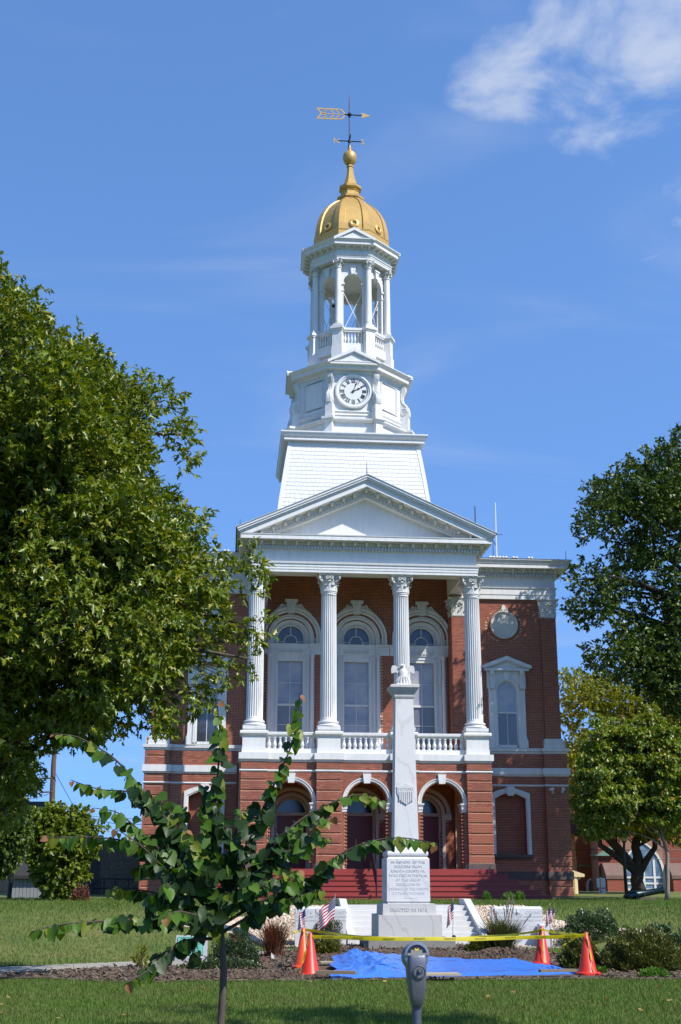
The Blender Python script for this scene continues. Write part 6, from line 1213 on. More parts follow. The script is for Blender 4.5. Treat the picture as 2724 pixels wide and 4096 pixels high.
# ---- the dark oak that shades the right half of the front
polyR = dp_([(1640, 880), (1568, 948), (1556, 990), (1512, 1020), (1480, 1030), (1462, 1052), (1420, 1052), (1378, 1058), (1386, 1090), (1352, 1112), (1325, 1130), (1328, 1165), (1320, 1195), (1322, 1235), (1332, 1262), (1352, 1275), (1330, 1292), (1300, 1318), (1282, 1335), (1292, 1355), (1298, 1405), (1312, 1425), (1335, 1440), (1345, 1462), (1330, 1495), (1338, 1535), (1385, 1562), (1450, 1580), (1520, 1640), (1640, 1680)])
holesR = [(a*1.7372, b*1.7372, r*1.7372) for a, b, r in ((1372, 1462, 18), (1368, 1262, 16), (1395, 1285, 9), (1520, 1420, 9), (1450, 1210, 6), (1500, 1330, 7), (1440, 1390, 7), (1540, 1250, 8))]
YR = -3.8
dk = thing('oak_tree', (13.2, YR, .92), 'tall dark oak whose crown shades the courthouse wing', 'tree')
clR = clumps_from(polyR, YR, 2.2, .95, 330, holesR, 7, .15)
outR = []
for _ in range(72):
    z = rs_.uniform(5.5, 20.5); w = 5.6*math.sin(math.pi*min(1, (z-3.5)/19))**.6; a = rs_.uniform(0, 2*math.pi); q = math.sqrt(rs_.uniform(.15, 1)); x = 13.2+w*q*math.cos(a); y = YR+.3+.62*w*q*math.sin(a)
    if (x+5.128)/(y+50) > .41: outR.append((np.array((x, y, z)), rs_.uniform(.5, .9)))
cen = (13.2, YR, 11)
crown('crown', clR, cen, 52, 8, .17, SIMPLE, 'oak_leaf_shaded', dk, .3, 9, .3); crown('crown', outR, cen, 42, 8, .20, SIMPLE, 'oak_leaf_shaded', dk, .3, 10, .35)
limbs(dk, (13.2, YR, .92), [(13.1, YR, 5), (13.3, YR+.2, 9), (13.0, YR, 14), (13.2, YR, 19)], clR+outR, .42, 'bark_dark', 7, 4)
# ---- maple behind the corner, with a forked trunk
polyM = dp_([(1284, 1545), (1300, 1525), (1330, 1540), (1352, 1525), (1400, 1545), (1568, 1560), (1640, 1600), (1640, 1960), (1500, 1930), (1400, 1920), (1330, 1900), (1312, 1840), (1300, 1740), (1290, 1640)])
YM = 14.0; tb_ = atY(2553, 3575, YM); 
mp_ = thing('maple_tree', (tb_[0], YM, .92), 'yellow green maple with a forked dark trunk behind the cannon', 'tree')
clM = clumps_from(polyM, YM, 3.2, 1.1, 260, [(2360, 2880, 20), (2520, 2720, 25)], 12, .2)
crown('crown', clM, (tb_[0], YM, 6), 48, 8, .22, SIMPLE, 'maple_leaf', mp_, .3, 13, .35)
f0 = atY(2553, 3470, YM); limbs(mp_, (tb_[0], YM, .92), [tuple(f0), tuple(atY(2545, 3390, YM)), tuple(atY(2540, 3200, YM)), tuple(atY(2560, 2900, YM))], clM, .36, 'bark_dark', 6, 6)
for e in ((2400, 3380), (2460, 3370), (2620, 3390), (2380, 3300)): q = Vector(f0); e_ = Vector(atY(e[0], e[1], YM-.3)); top = e_+Vector((0, 0, 1.2)); build(MB().tube([q-Vector((0, 0, .35)), q.lerp(e_, .45)+Vector((0, 0, -.12)), e_, top], [.20, .18, .14, .09], 8), 'limb', 'bark_dark', mp_, True)
# ---- dogwood in front of it, in flat drooping layers
zf = lambda L_: [(2200+a*.3816, 2700+b_*.3816) for a, b_ in L_]
polyD = zf([(420, 520), (470, 440), (640, 430), (700, 500), (800, 470), (900, 500), (960, 400), (1040, 330), (1150, 430), (1200, 560), (1300, 540), (1500, 600), (1500, 1500), (1380, 1620), (1300, 1540), (1230, 1700), (1130, 1560), (1060, 1640), (1000, 1560), (880, 1540), (760, 1640), (680, 1560), (600, 1690), (520, 1640), (450, 1790), (400, 1700), (330, 1700), (290, 1560), (220, 1540), (260, 1300), (215, 1120), (330, 980), (300, 780), (440, 700)])
YD = -7.5; db = atY(2668, 3590, YD); dw_ = thing('dogwood_tree', (db[0], YD, Hs(db[0], YD)), 'dogwood with layered drooping leaves and a slim pale trunk', 'tree')
clD = clumps_from(polyD, YD, 1.6, .36, 400, [(2570, 3090, 24), (2500, 2990, 14)], 15, .12)
clD = [(np.array((c[0], c[1], round(c[2]/.46)*.46+rs_.normal(0, .05))), r) for c, r in clD]
crown('crown', clD, (db[0], YD, 4), 44, 8, .125, SIMPLE, 'dogwood_leaf', dw_, .75, 16, .2, .30, 1.5)
limbs(dw_, (db[0], YD, Hs(db[0], YD)), [tuple(atY(2672, 3420, YD)), tuple(atY(2645, 3330, YD)), tuple(atY(2620, 3180, YD)), tuple(atY(2610, 2950, YD))], clD, .075, 'bark_pale', 6, 7)
# ---- street tree by the pavement, outside the picture, that shades the near lawn
sT = thing('street_tree', (2.4, -40.4, 0), 'leafy street tree by the pavement shading the near lawn', 'tree')
clT = []
for _ in range(46): d_ = unit(1)[0]*rs_.uniform(.3, 1)**.5; clT.append((np.array((2.4, -40.4, 8.8))+d_*np.array((1.9, 1.7, 2.2)), rs_.uniform(.35, .6)))
crown('crown', clT, (2.4, -40.4, 8), 34, 7, .15, SIMPLE, 'oak_leaf', sT, .3, 31, .25)
limbs(sT, (2.4, -40.4, 0), [(2.4, -40.4, 3), (2.45, -40.4, 6.5), (2.4, -40.4, 10)], clT, .16, 'bark', 6, 31)
# ---- small trees at the far left
z4 = lambda L_: [(a*.408, 3100+b_*.408) for a, b_ in L_]
YS = -7.0; sb = atY(250, 3610, YS); stt = thing('crabapple_tree', (sb[0], YS, Hs(sb[0], YS)), 'low bushy yellow green tree beside the grey shed', 'tree')
clS = clumps_from(z4([(310, 340), (450, 305), (590, 270), (700, 340), (760, 310), (860, 330), (840, 400), (900, 450), (1000, 395), (1110, 500), (960, 560), (960, 780), (860, 830), (800, 880), (885, 960), (860, 1060), (760, 1080), (740, 1200), (560, 1250), (420, 1190), (340, 1000), (270, 700), (200, 480)]), YS, 1.3, .36, 150, [(380, 3330, 10)], 18, .08)
crown('crown', clS, (sb[0], YS, 3), 28, 8, .125, MAPLE, 'shrub_tree_leaf', stt, .5, 19, .2)
limbs(stt, (sb[0], YS, Hs(sb[0], YS)), [(sb[0], YS, 2.0), (sb[0]-.1, YS, 3.2)], clS, .07, 'bark_dark', 7, 8)
YK = -12.0; kb = atY(-60, 3600, YK); dkt = thing('shade_tree', (kb[0], YK, Hs(kb[0], YK)), 'dark shaded tree hanging over the shed roof', 'tree')
clK = clumps_from(z4([(-150, -450), (200, -420), (330, -250), (320, -60), (330, 10), (235, 150), (250, 250), (330, 300), (290, 400), (300, 560), (240, 700), (160, 900), (60, 960), (-150, 980)]), YK, 1.5, .45, 230, [(110, 3150, 14), (60, 3250, 9)], 21, .12)
crown('crown', clK, (kb[0], YK, 5), 40, 8, .13, SIMPLE, 'oak_leaf_shaded', dkt, .4, 22, .22)
limbs(dkt, (kb[0], YK, Hs(kb[0], YK)), [(kb[0], YK, 3), (kb[0]+.1, YK, 6)], clK, .16, 'bark_dark', 6, 9)
# ------------------------------------------------------------------ young redbud in front
r8 = lambda a, b_: (a*1300/1568, 2900+b_*1300/1568)
YB = -41.4; rb0 = atY(886, 4096, YB); gz = Hs(rb0[0], YB)
rbt = thing('redbud_tree', (rb0[0], YB, gz), 'young redbud sapling with heart-shaped leaves on a thin trunk', 'tree')
def rp_(a, b_, dy=0): u, v = r8(a, b_); return Vector(atY(u, v, YB+dy))
trk = [Vector((rb0[0]+.02, YB, gz)), rp_(1062, 1500), rp_(1072, 1330), rp_(1080, 1190), rp_(1072, 1050), rp_(1068, 940)]
build(MB().tube(trk, [.030, .024, .023, .024, .019, .015], 10), 'trunk', 'bark', rbt, True)
BR = [  # polylines in the photograph's lower left zoom, then the depth offset of the tip
 ([(1068, 1010), (900, 960), (700, 940), (450, 950), (280, 965), (140, 1000)], -.35), ([(1066, 1030), (900, 1040), (820, 1090), (740, 1160), (690, 1200), (610, 1245)], -.5),
 ([(1068, 960), (900, 780), (760, 640), (600, 560), (400, 540), (215, 545)], .1), ([(1066, 940), (950, 700), (850, 520), (700, 330), (560, 170), (420, 80), (340, 50), (250, 45)], -.1),
 ([(1066, 930), (900, 650), (780, 430), (650, 330), (480, 310), (340, 265)], .4), ([(1068, 930), (1015, 700), (1040, 450), (1050, 250), (1062, 50), (1052, -60), (1047, -120)], .0),
 ([(1070, 950), (1130, 800), (1230, 500), (1285, 370), (1340, 250), (1405, 100), (1440, -60), (1446, -165)], -.15), ([(1072, 930), (1250, 700), (1400, 500), (1550, 400), (1700, 340), (1800, 350), (1850, 375)], .2),
 ([(1074, 960), (1300, 830), (1500, 740), (1650, 620), (1800, 560), (1950, 545), (2110, 575)], -.25), ([(1074, 1000), (1250, 900), (1400, 840), (1560, 790)], -.4),
 ([(1068, 930), (960, 760), (880, 620), (830, 470), (760, 370), (600, 300)], .3), ([(1068, 930), (1100, 720), (1120, 560), (1160, 470), (1180, 400)], .3), ([(1068, 950), (1200, 740), (1330, 620), (1480, 560), (1600, 540)], .35),
 ([(1068, 960), (850, 850), (700, 800), (520, 790)], .3), ([(1068, 970), (930, 880), (850, 760), (700, 600), (560, 500)], -.3), ([(1068, 960), (1180, 830), (1350, 740), (1440, 700)], -.45), ([(1068, 980), (980, 930), (860, 900), (790, 930)], -.55), ([(1068, 950), (1010, 800), (930, 600), (900, 500)], -.4),
 ([(1066, 940), (980, 760), (960, 600), (990, 480), (960, 400)], -.2), ([(1068, 960), (1120, 860), (1200, 780), (1290, 760)], .1), ([(1068, 930), (880, 700), (720, 560), (640, 480), (560, 420), (450, 400)], -.25), ([(1068, 930), (1300, 640), (1420, 600), (1530, 480), (1600, 440)], -.2)]
HEART = ([(0, 0, 0), (-.26, -.13, .03), (-.50, .10, .06), (-.47, .42, .05), (-.24, .74, .0), (0, 1.0, -.10), (.24, .74, .0), (.47, .42, .05), (.50, .10, .06), (.26, -.13, .03), (0, .45, -.03)], [(0, 1, 2, 3, 10), (10, 3, 4, 5), (0, 10, 7, 8, 9), (10, 5, 6, 7)])
rq = random.Random(21); LV = []
for bi, (pl, dtip) in enumerate(BR):
    n = len(pl); pts = [rp_(a, b_, dtip*(i/(n-1))) for i, (a, b_) in enumerate(pl)]
    sm = []
    for i in range(n-1):
        p0, p1, p2, p3 = pts[max(i-1, 0)], pts[i], pts[i+1], pts[min(i+2, n-1)]
        for k in range(6): t = k/6; sm.append(.5*((2*p1)+(p2-p0)*t+(2*p0-5*p1+4*p2-p3)*t*t+(3*p1-p0-3*p2+p3)*t**3))
    sm.append(pts[-1]); L_ = len(sm)
    build(MB().tube(sm, [.011*(1-.88*i/(L_-1))+.0012 for i in range(L_)], 6), 'branch', 'twig', rbt, True)
    ln = [0]
    for i in range(1, L_): ln.append(ln[-1]+(sm[i]-sm[i-1]).length)
    tot = ln[-1]; s = tot*.22; side = 1
    while s < tot:
        i = next(k for k in range(1, L_) if ln[k] >= s); p = sm[i-1].lerp(sm[i], (s-ln[i-1])/max(1e-6, ln[i]-ln[i-1])); d = (sm[i]-sm[i-1]).normalized(); tt = s/tot
        LV.append((p, d, side, tt, bi)); side = -side; s += rq.uniform(.022, .036)*(.8 if tt < .45 else 1)*(1.0 if tt > .5 else 1.0)
        if tt < .55 and rq.random() < .5:      # side shoot with a few leaves
            dv = (d*.6+Vector((rq.gauss(0, .7), rq.gauss(0, .7), rq.gauss(.1, .6)))).normalized(); l2 = rq.uniform(.06, .22); q = p+dv*l2
            build(MB().tube([p, p.lerp(q, .5)+Vector((0, 0, .01)), q], [.003, .002, .0012], 4, False), 'shoot', 'twig', rbt, True)
            for k in range(int(l2/.035)): LV.append((p.lerp(q, (k+1)/(l2/.035)), dv, 1 if k % 2 else -1, tt*.7, bi))
def leaf_frame(p, d, side, tt, spread=.5):
    w = d.cross(Vector((0, 0, 1))); w = w.normalized() if w.length > .05 else Vector((1, 0, 0))
    hang = Vector((0, 0, -1)); dirv = (d*.25+w*side*rq.uniform(.3, .9)*(1 if abs(d.z) > .6 else .35)+hang*rq.uniform(.5, 1.1)+Vector((rq.gauss(0, .38), rq.gauss(0, .42), rq.gauss(0, .25)))).normalized()
    nr = Vector((rq.gauss(0, .35), -rq.uniform(.4, 1), rq.gauss(.45, .35)))
    return dirv, nr
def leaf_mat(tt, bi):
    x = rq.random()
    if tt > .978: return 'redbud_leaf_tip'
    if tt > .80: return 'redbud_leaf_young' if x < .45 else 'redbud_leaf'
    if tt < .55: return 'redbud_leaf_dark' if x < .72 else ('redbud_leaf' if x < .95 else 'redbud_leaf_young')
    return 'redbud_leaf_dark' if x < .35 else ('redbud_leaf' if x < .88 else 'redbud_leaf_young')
hd_ = {}; HV = []
for fold, tip, tw in ((.10, -.12, .0), (.30, -.30, .10), (.18, -.45, -.14), (.42, -.10, .05)):
    HV.append(([(x*(1-fold*.25), y, abs(x)*fold+tip*max(0, y-.3)**2+tw*x*y) for x, y, z in HEART[0]], HEART[1]))
for mn in ('redbud_leaf', 'redbud_leaf_dark', 'redbud_leaf_young', 'redbud_leaf_tip'): hd_[mn] = [proto(MB().add(*h), mn, True) for h in HV]
LV.sort(key=lambda q: -q[3]); rest = {}
for i, (p, d, side, tt, bi) in enumerate(LV):
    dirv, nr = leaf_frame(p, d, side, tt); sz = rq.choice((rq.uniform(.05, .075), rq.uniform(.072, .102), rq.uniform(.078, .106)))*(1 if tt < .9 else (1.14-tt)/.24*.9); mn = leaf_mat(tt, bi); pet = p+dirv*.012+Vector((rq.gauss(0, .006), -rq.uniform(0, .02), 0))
    if i < 300:
        X = dirv.cross(nr).normalized(); Z = X.cross(dirv); M = Matrix((X, dirv, Z)).transposed().to_4x4(); M.translation = pet-ORG[rbt.name]
        o = bpy.data.objects.new('leaf', hd_[mn][rq.randrange(4)]); COL.objects.link(o); o.parent = rbt; o.matrix_local = M @ Matrix.Diagonal((sz, sz, sz, 1))
    else: rest.setdefault((mn, rq.randrange(4)), []).append((pet, dirv, nr, sz))
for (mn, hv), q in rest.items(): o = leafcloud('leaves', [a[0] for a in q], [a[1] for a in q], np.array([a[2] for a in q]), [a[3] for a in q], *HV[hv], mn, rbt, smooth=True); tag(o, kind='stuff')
# ------------------------------------------------------------------ shrubs and border plants
def ghit(u, v):        # where the line of sight through a pixel meets the ground
    d = ray(u, v); t = 12.0
    while t < 90 and CP[2]+d[2]*t > Hs(CP[0]+d[0]*t, CP[1]+d[1]*t): t += .1
    return CP+d*t, t/FPX
def bush(name, lab, uc, vb, hw, h, *a, dep=.7, **k):       # box in the photograph: centre, foot, half width, height
    p, m = ghit(uc, vb); ry = hw*m*dep; return shrub(name, lab, uc, vb, p[1]+ry, hw*m, ry, h*m, *a, **k)
def shrub(name, lab, u, v, Y, rx, ry, rz, n, size, tmpl, matn, up=.3, droop=0, seed=1, flowers=None, group=None, z0=None):
    p = atY(u, v, Y); z = Hs(p[0], Y) if z0 is None else z0; rs = np.random.default_rng(seed); t = thing(name, (p[0], Y, z), lab, 'shrub' if 'grass' not in name else 'ornamental grass', group)
    U = rs.normal(size=(n, 3)); U /= np.linalg.norm(U, axis=1)[:, None]; U[:, 2] = np.abs(U[:, 2]); bmp = 1+.16*np.sin(U[:, 0]*7+seed)*np.sin(U[:, 1]*6+2)+.10*np.sin(U[:, 2]*11+U[:, 0]*9)
    P = np.array((p[0], Y, z))+U*np.array((rx, ry, rz))*(rs.uniform(.45, 1, n)**.5*bmp)[:, None]; D = U*.8+rs.normal(0, .5, (n, 3)); D[:, 2] += up; Nn = rs.normal(0, .6, (n, 3)); Nn[:, 2] += .6
    leafcloud('foliage', P, D, Nn, rs.uniform(.7, 1.3, n)*size, *tmpl, matn, t)
    st_ = MB()
    for k in range(7): a = rs.uniform(0, 6.28); st_ = MB().tube([(p[0], Y, z-.02), (p[0]+rx*.35*math.cos(a), Y+ry*.35*math.sin(a), z+rz*.4), (p[0]+rx*.6*math.cos(a), Y+ry*.6*math.sin(a), z+rz*.75)], [.012, .008, .004], 5); build(st_, 'stem', 'twig', t, True)
    if flowers:
        k, fm, fs = flowers; i = rs.choice(n, k, False); q = P[i]+U[i]*np.array((rx, ry, rz))*.12
        for a in q: build(MB().lathe([(.001, -.2), (.7, -.1), (1, .15), (.4, .35), (.001, .4)], 0, 0, 6), 'flower', fm, t).location = Vector(a)-Vector((p[0], Y, z)); 
        for o in [c for c in t.children if c.name.startswith('flower')]: o.scale = (fs, fs, fs)
    return t
U7 = lambda a, b_: (1100+a*.861, 3350+b_*.861); U4 = lambda a, b_: (2100+a*.398, 3500+b_*.398); U8 = lambda a, b_: (a*.829, 2900+b_*.829)
bush('boxwood_bush', 'dark green upright boxwood under the largest flag', 1307, 3790, 62, 118, 5200, .035, SIMPLE, 'box_leaf', .9, seed=2)
bush('juniper_bush', 'low golden juniper beside the orange cone', 1309, 3819, 54, 50, 3000, .05, SIMPLE, 'gold_leaf', .5, seed=3)
bush('juniper_bush', 'small low juniper tucked under the ornamental grass', 1926, 3815, 60, 56, 2600, .05, SIMPLE, 'gold_leaf', .6, seed=4)
bush('euonymus_bush', 'spreading glossy euonymus bush on the gravel bank edge', 2368, 3790, 128, 108, 8000, .055, SIMPLE, 'euonymus', .4, seed=5)
bush('flowering_shrub', 'olive green shrub dotted with yellow flowers', 2321, 3880, 86, 120, 7500, .045, SIMPLE, 'yew_leaf', .5, seed=6, flowers=(14, 'yellow', .018))
bush('yew_bush', 'large rounded olive green clipped bush', 2572, 3896, 172, 158, 15000, .05, SIMPLE, 'yew_leaf', .8, seed=7, flowers=(4, 'yellow', .016))
bush('green_groundcover', 'low bright green leafy plant before the rounded bush', 2617, 3914, 60, 32, 900, .05, SIMPLE, 'bright_leaf', .6, seed=8)
bush('small_perennial', 'tiny bright green plant beside the red cone', 2402, 3900, 28, 26, 220, .06, SIMPLE, 'bright_leaf', .8, seed=9)
bush('rhododendron', 'upright leafy rhododendron shoots behind the rounded bush', 2643, 3790, 56, 76, 420, .11, SIMPLE, 'euonymus', .9, seed=10)
bush('rhododendron', 'leafy laurel shoots beyond the rounded bush', 2740, 3815, 46, 80, 360, .11, SIMPLE, 'euonymus', .9, seed=11)
bush('cotoneaster', 'low cotoneaster covered in red berries beside the plaque', 935, 3872, 112, 105, 6000, .035, SIMPLE, 'box_leaf', .4, seed=12, flowers=(170, 'berry_red', .017), dep=.4)
bush('cotoneaster', 'green spreading cotoneaster in front of the berry bush', 885, 3884, 170, 40, 3600, .035, SIMPLE, 'euonymus', .4, seed=13, flowers=(30, 'berry_red', .013), dep=.25)
bush('holly_bush', 'dark upright bush behind the berry bush', 953, 3815, 50, 95, 2600, .04, SIMPLE, 'box_leaf', .8, seed=14)
bush('hydrangea_sprig', 'sparse small plant with brown leaves on the mulch', 560, 3874, 30, 84, 150, .07, SIMPLE, 'maple_leaf', .8, seed=15)
bush('brown_shrub', 'reddish brown shrub at the foot of the yellow green tree', 322, 3606, 36, 60, 1300, .06, SIMPLE, 'red_grass', .4, seed=16)
for i, (a, w) in enumerate(((985, .10), (1085, .17), (1135, .17))): shrub('grass_tuft', ['tiny weed at the foot of the red steps', 'small green grass tuft by the red steps', 'second green grass tuft along the red steps'][i], *U7(a, 275), -7.2, w, .12, .22, 300, .14, NEEDLE, 'bright_leaf', 1.4, seed=30+i)
def tallgrass(name, lab, u, v, h, n, spread, matn, plumes=0, seed=1):
    p, m_ = ghit(u, v); Y = p[1]+.1; h = h*m_; z = Hs(p[0], Y); rs = np.random.default_rng(seed); t = thing(name, (p[0], Y, z), lab, 'ornamental grass')
    P = np.array((p[0], Y, z))+np.stack([rs.normal(0, .07, n), rs.normal(0, .07, n), np.zeros(n)], -1); D = rs.normal(0, spread, (n, 3)); D[:, 2] = 1; Nn = -D*np.array((1, 1, 0))+rs.normal(0, .1, (n, 3)); Nn *= -1
    leafcloud('blades', P, D, Nn, rs.uniform(.5, 1.1, n)*h, *BLADE, matn, t)
    for k in range(plumes):
        d = Vector((rs.normal(0, .22), rs.normal(0, .15), 1)).normalized(); L_ = h*rs.uniform(1.05, 1.55); b_ = Vector((p[0]+rs.normal(0, .05), Y+rs.normal(0, .05), z)); e = b_+d*L_; bend = Vector((d.x, d.y, 0))*.25*L_
        build(MB().tube([b_, b_.lerp(e, .6)+bend*.2, e+bend*.45], [.004, .003, .002], 4), 'stalk', 'stick', t)
        m = 110; q = np.array([tuple(b_.lerp(e, s)+bend*(.2+.6*(s-.6))) for s in rs.uniform(.70, 1.0, m)]); dd = np.tile(np.array(d), (m, 1))+rs.normal(0, .25, (m, 3)); leafcloud('plume', q, dd, rs.normal(size=(m, 3)), rs.uniform(.03, .07, m), *NEEDLE, 'plume', t)
tallgrass('fountain_grass', 'tall clump of green ornamental grass with tan feathery plumes', 2017, 3818, 150, 1500, .30, 'grass_tall', 15, 5)
tallgrass('red_switchgrass', 'clump of reddish ornamental grass on the mulch', 1096, 3830, 150, 700, .22, 'red_grass', 0, 6)
for i, (a, b_) in enumerate(((1308, 1140),)):
    p = atZ(*U8(a, b_), .1); t = thing('marker_flag', (p[0], p[1], Hs(p[0], p[1])), 'tiny red and white utility marker flag in the mulch', 'marker flag'); x, y, z = p; build(MB().tube([(x, y, z-.05), (x, y, z+.16)], .003, 5), 'wire', 'stick', t); build(MB().add([(x, y, z+.16), (x+.07, y-.01, z+.10), (x+.06, y, z+.04), (x, y, z+.07)], [(0, 1, 2, 3)]), 'pennant', 'flag_white', t)
# ------------------------------------------------------------------ behind, to the right: brick church
cy = 26.0
def cz(x, y): return (2200+x*.3816, 2700+y*.3816)
def cp(x, y, Y): p = atY(*cz(x, y), Y); return p[0], p[2]
chh = thing('brick_church', (24, cy, .2), 'red brick church with pointed windows and buttresses behind the trees', 'church')
chb = MB()
def brickbox(x0, x1, z0, z1, y0, y1, hole=None):     # wall body plus real brick courses on its face
    wl.box(x0, x1, y0, y1, z0, z1)
    for j in range(int((z1-z0)/.075)):
        za = z0+j*.075; x = x0-(.12 if j % 2 else 0)
        while x < x1:
            a, b_ = max(x, x0), min(x+.228, x1); x += .24
            if b_-a > .03 and not (hole and hole((a+b_)/2, za+.03)): chb.add([(a, y0-.014, za), (b_, y0-.014, za), (b_, y0-.014, za+.064), (a, y0-.014, za+.064), (a, y0+.02, za+.064), (b_, y0+.02, za+.064)], [(0, 1, 2, 3), (3, 2, 5, 4)])
wl = MB()
xa, zt_ = cp(255, 1640, cy); xb, _ = cp(560, 1900, cy); _, zs = cp(300, 2000, cy)
brickbox(xa, xb+.3, -1.4, zt_+4.5, cy, cy+8, lambda u, z: False)
yB = cy-1.6; x2, z2 = cp(505, 1900, yB); x3, _ = cp(1500, 1900, yB); wx0, wz0 = cp(765, 2310, yB); wx1, wz1 = cp(1178, 1740, yB)
brickbox(x2, x3+6, -1.4, z2+2.2, yB, yB+5, lambda u, z: wx0 < u < wx1 and wz0 < z < wz1)
CW = build(wl, 'wall', 'church_mortar', chh); o = to_obj('brickwork', chb.v, chb.f, 'church_brick', None, chh); tag(o, kind='stuff')
x_, z_1 = cp(520, 1900, cy); build(MB().box(xa, xb+.1, cy-.08, cy+.1, zs-.1, zs+.12), 'stone_band', 'church_stone', chh)
q0 = cp(480, 1895, yB); q1 = cp(565, 1830, yB); q2 = cp(640, 1790, yB)
build(MB().prism([(q0[0], q0[1]), (q1[0], q1[1]), (q2[0], q2[1]), (q2[0]+.1, q0[1])], yB-.25, yB+5), 'lean_to_roof', 'copper_green', chh)
def gothic(x0, x1, z0, z1, Y, fw, lights, nm='window'):
    c = (x0+x1)/2; h = (x1-x0)/2; zs_ = z1-h*1.5; pts = [(x0, z0), (x0, zs_)]+[(x0+2*h*(1-math.cos(t)), zs_+1.5*h*math.sin(t)/math.sin(R(60))) for t in np.linspace(0, R(60), 9)[1:]]; rt = [(2*c-a, b_) for a, b_ in pts[::-1]][1:]; ol = pts+rt
    f = MB(); inn = [(c+(a-c)*(1-fw/h), z0+fw+(b_-z0)*(1-1.6*fw/(z1-z0))) for a, b_ in ol]; f.prism(ol+inn[::-1], Y-.08, Y+.1); w = build(f, nm, 'white_paint', chh); build(MB().prism(inn, Y+.0, Y+.03), 'pane', 'church_glass', w)
    for k in range(1, lights): x = x0+(x1-x0)*k/lights; build(MB().box(x-fw*.4, x+fw*.4, Y-.06, Y+.02, z0, zs_+h*.7), 'mullion', 'white_paint', w)
    for k in range(1, 4 if lights > 1 else 2): z = z0+(zs_-z0)*k/(3.4 if lights > 1 else 2.4); build(MB().box(x0, x1, Y-.05, Y+.02, z-fw*.3, z+fw*.3), 'transom', 'white_paint', w)
a, b_ = cp(385, 2330, cy), cp(465, 2130, cy); gothic(a[0], b_[0], a[1]-.5, b_[1], cy-.05, .12, 1)
gothic(wx0, wx1, wz0, wz1, yB-.05, .16, 4)
build(MB().box(wx0-.2, wx1+.2, yB-.3, yB+.1, wz0-.35, wz0), 'sill', 'church_stone', chh)
for xx in (640, 1320):
    c0, zt1 = cp(xx, 2000, yB); b = MB().box(c0-.55, c0+.55, yB-.9, yB, -1.4, zt1-.6); build(b, 'buttress', 'church_brick', chh); build(MB().prism([(-.95, zt1-.75), (-.95, zt1-.55), (-.3, zt1+.15), (.02, zt1+.15), (.02, zt1-.75)], c0-.62, c0+.62, lambda P: (P[1], yB+P[0], P[2])), 'buttress_cap', 'church_stone', chh)
# sandstone house corner and cream porch beyond the courthouse corner
X0, Z1 = cp(205, 1660, 16.0); X1, _ = cp(272, 1900, 16.0)
sh_ = thing('sandstone_house', (X0-2, 16.5, .2), 'tan sandstone house corner showing past the courthouse', 'house')
hb = build(MB().box(X0-5, X1-.08, 16.1, 22, -.6, Z1), 'wall', 'sandstone', sh_)
for k in range(16): z0 = -.5+k*(Z1+.5)/16; w_ = .62 if k % 2 else .36; build(MB().box(X1-w_, X1+random.uniform(-.02, .03), 16.0, 16.5, z0+.015, z0+(Z1+.5)/16-.01), 'quoin', 'sandstone', hb)
build(MB().frus(X0-2, 19, 3.6, 3.4, Z1, 1.0, 1.0, Z1+1.6), 'roof', 'dark_roof', sh_)
pa, pb_ = cp(245, 2060, 12.0), cp(365, 2110, 12.0); pc = thing('porch_canopy', (pa[0], 12.3, .3), 'cream painted porch eave with a downpipe', 'porch')
build(MB().prism([(pa[0]-1.5, pa[1]+.15), (pa[0], pa[1]+.05), (pb_[0], pb_[1]+.10), (pb_[0]-.02, pb_[1]-.03), (pa[0]-1.5, pb_[1]-.05)], 12.0, 13.5), 'eave', 'cream_trim', pc)
for xx, w_ in ((272, .16), (293, .07)): x, _ = cp(xx, 2300, 12.05); build(MB().tube([(x, 12.2, .3), (x, 12.2, pb_[1]-.2), (x+(.2 if w_ < .1 else 0), 12.2, pb_[1]-.05)], w_ if w_ > .1 else .05, 10), 'downpipe' if w_ < .1 else 'porch_post', 'cream_trim', pc)
# sign backs, lamp post, cannon
x, z = cp(532, 2235, 14.0); sg = thing('road_sign', (x, 14, .4), 'back of grey road signs on a post', 'sign'); h0 = cp(485, 2130, 14.0); h1 = cp(580, 2235, 14.0); h2 = cp(582, 2330, 14.0)
build(MB().box(h0[0], h1[0], 13.95, 13.97, h1[1]+.03, h0[1]), 'panel', 'sign_back', sg); build(MB().box(h0[0]+.1, h1[0], 13.95, 13.97, h2[1]-.1, h1[1]-.02), 'panel', 'sign_back', sg); build(MB().tube([(x, 13.91, .3), (x, 13.91, h0[1]+.05)], .035, 8), 'post', 'sign_back', sg)
YP = -5.0; x, z = cp(803, 2290, YP); lp = thing('lamp_post', (x, YP, Hs(x, YP)), 'black lamp post with a glass lantern beside the maple trunk', 'lamp post'); _, zl0 = cp(775, 1750, YP); xl, zl1 = cp(772, 1675, YP)
build(MB().tube([(x, YP, Hs(x, YP)), (x-.02, YP, 2.4), (xl, YP, zl0)], [.07, .05, .042], 10), 'pole', 'black', lp, True); build(MB().lathe([(.09, zl0+.02), (.19, zl1-.10), (.19, zl1-.08)], xl, YP, 6), 'lantern', 'cream_trim', lp); build(MB().lathe([(.22, zl1-.08), (.12, zl1+.06), (.03, zl1+.12), (.001, zl1+.2)], xl, YP, 6).lathe([(.05, zl0-.03), (.11, zl0+.02)], xl, YP, 6), 'cap', 'black', lp)
YC = -6.5; ca, cb = Vector(atY(*cz(790, 2320), YC)), Vector(atY(*cz(1190, 2255), YC)); cn = thing('cannon', ((ca.x+cb.x)/2, YC, Hs((ca.x+cb.x)/2, YC)), 'dark green cannon barrel on a low block under the trees', 'cannon'); dv = (cb-ca)
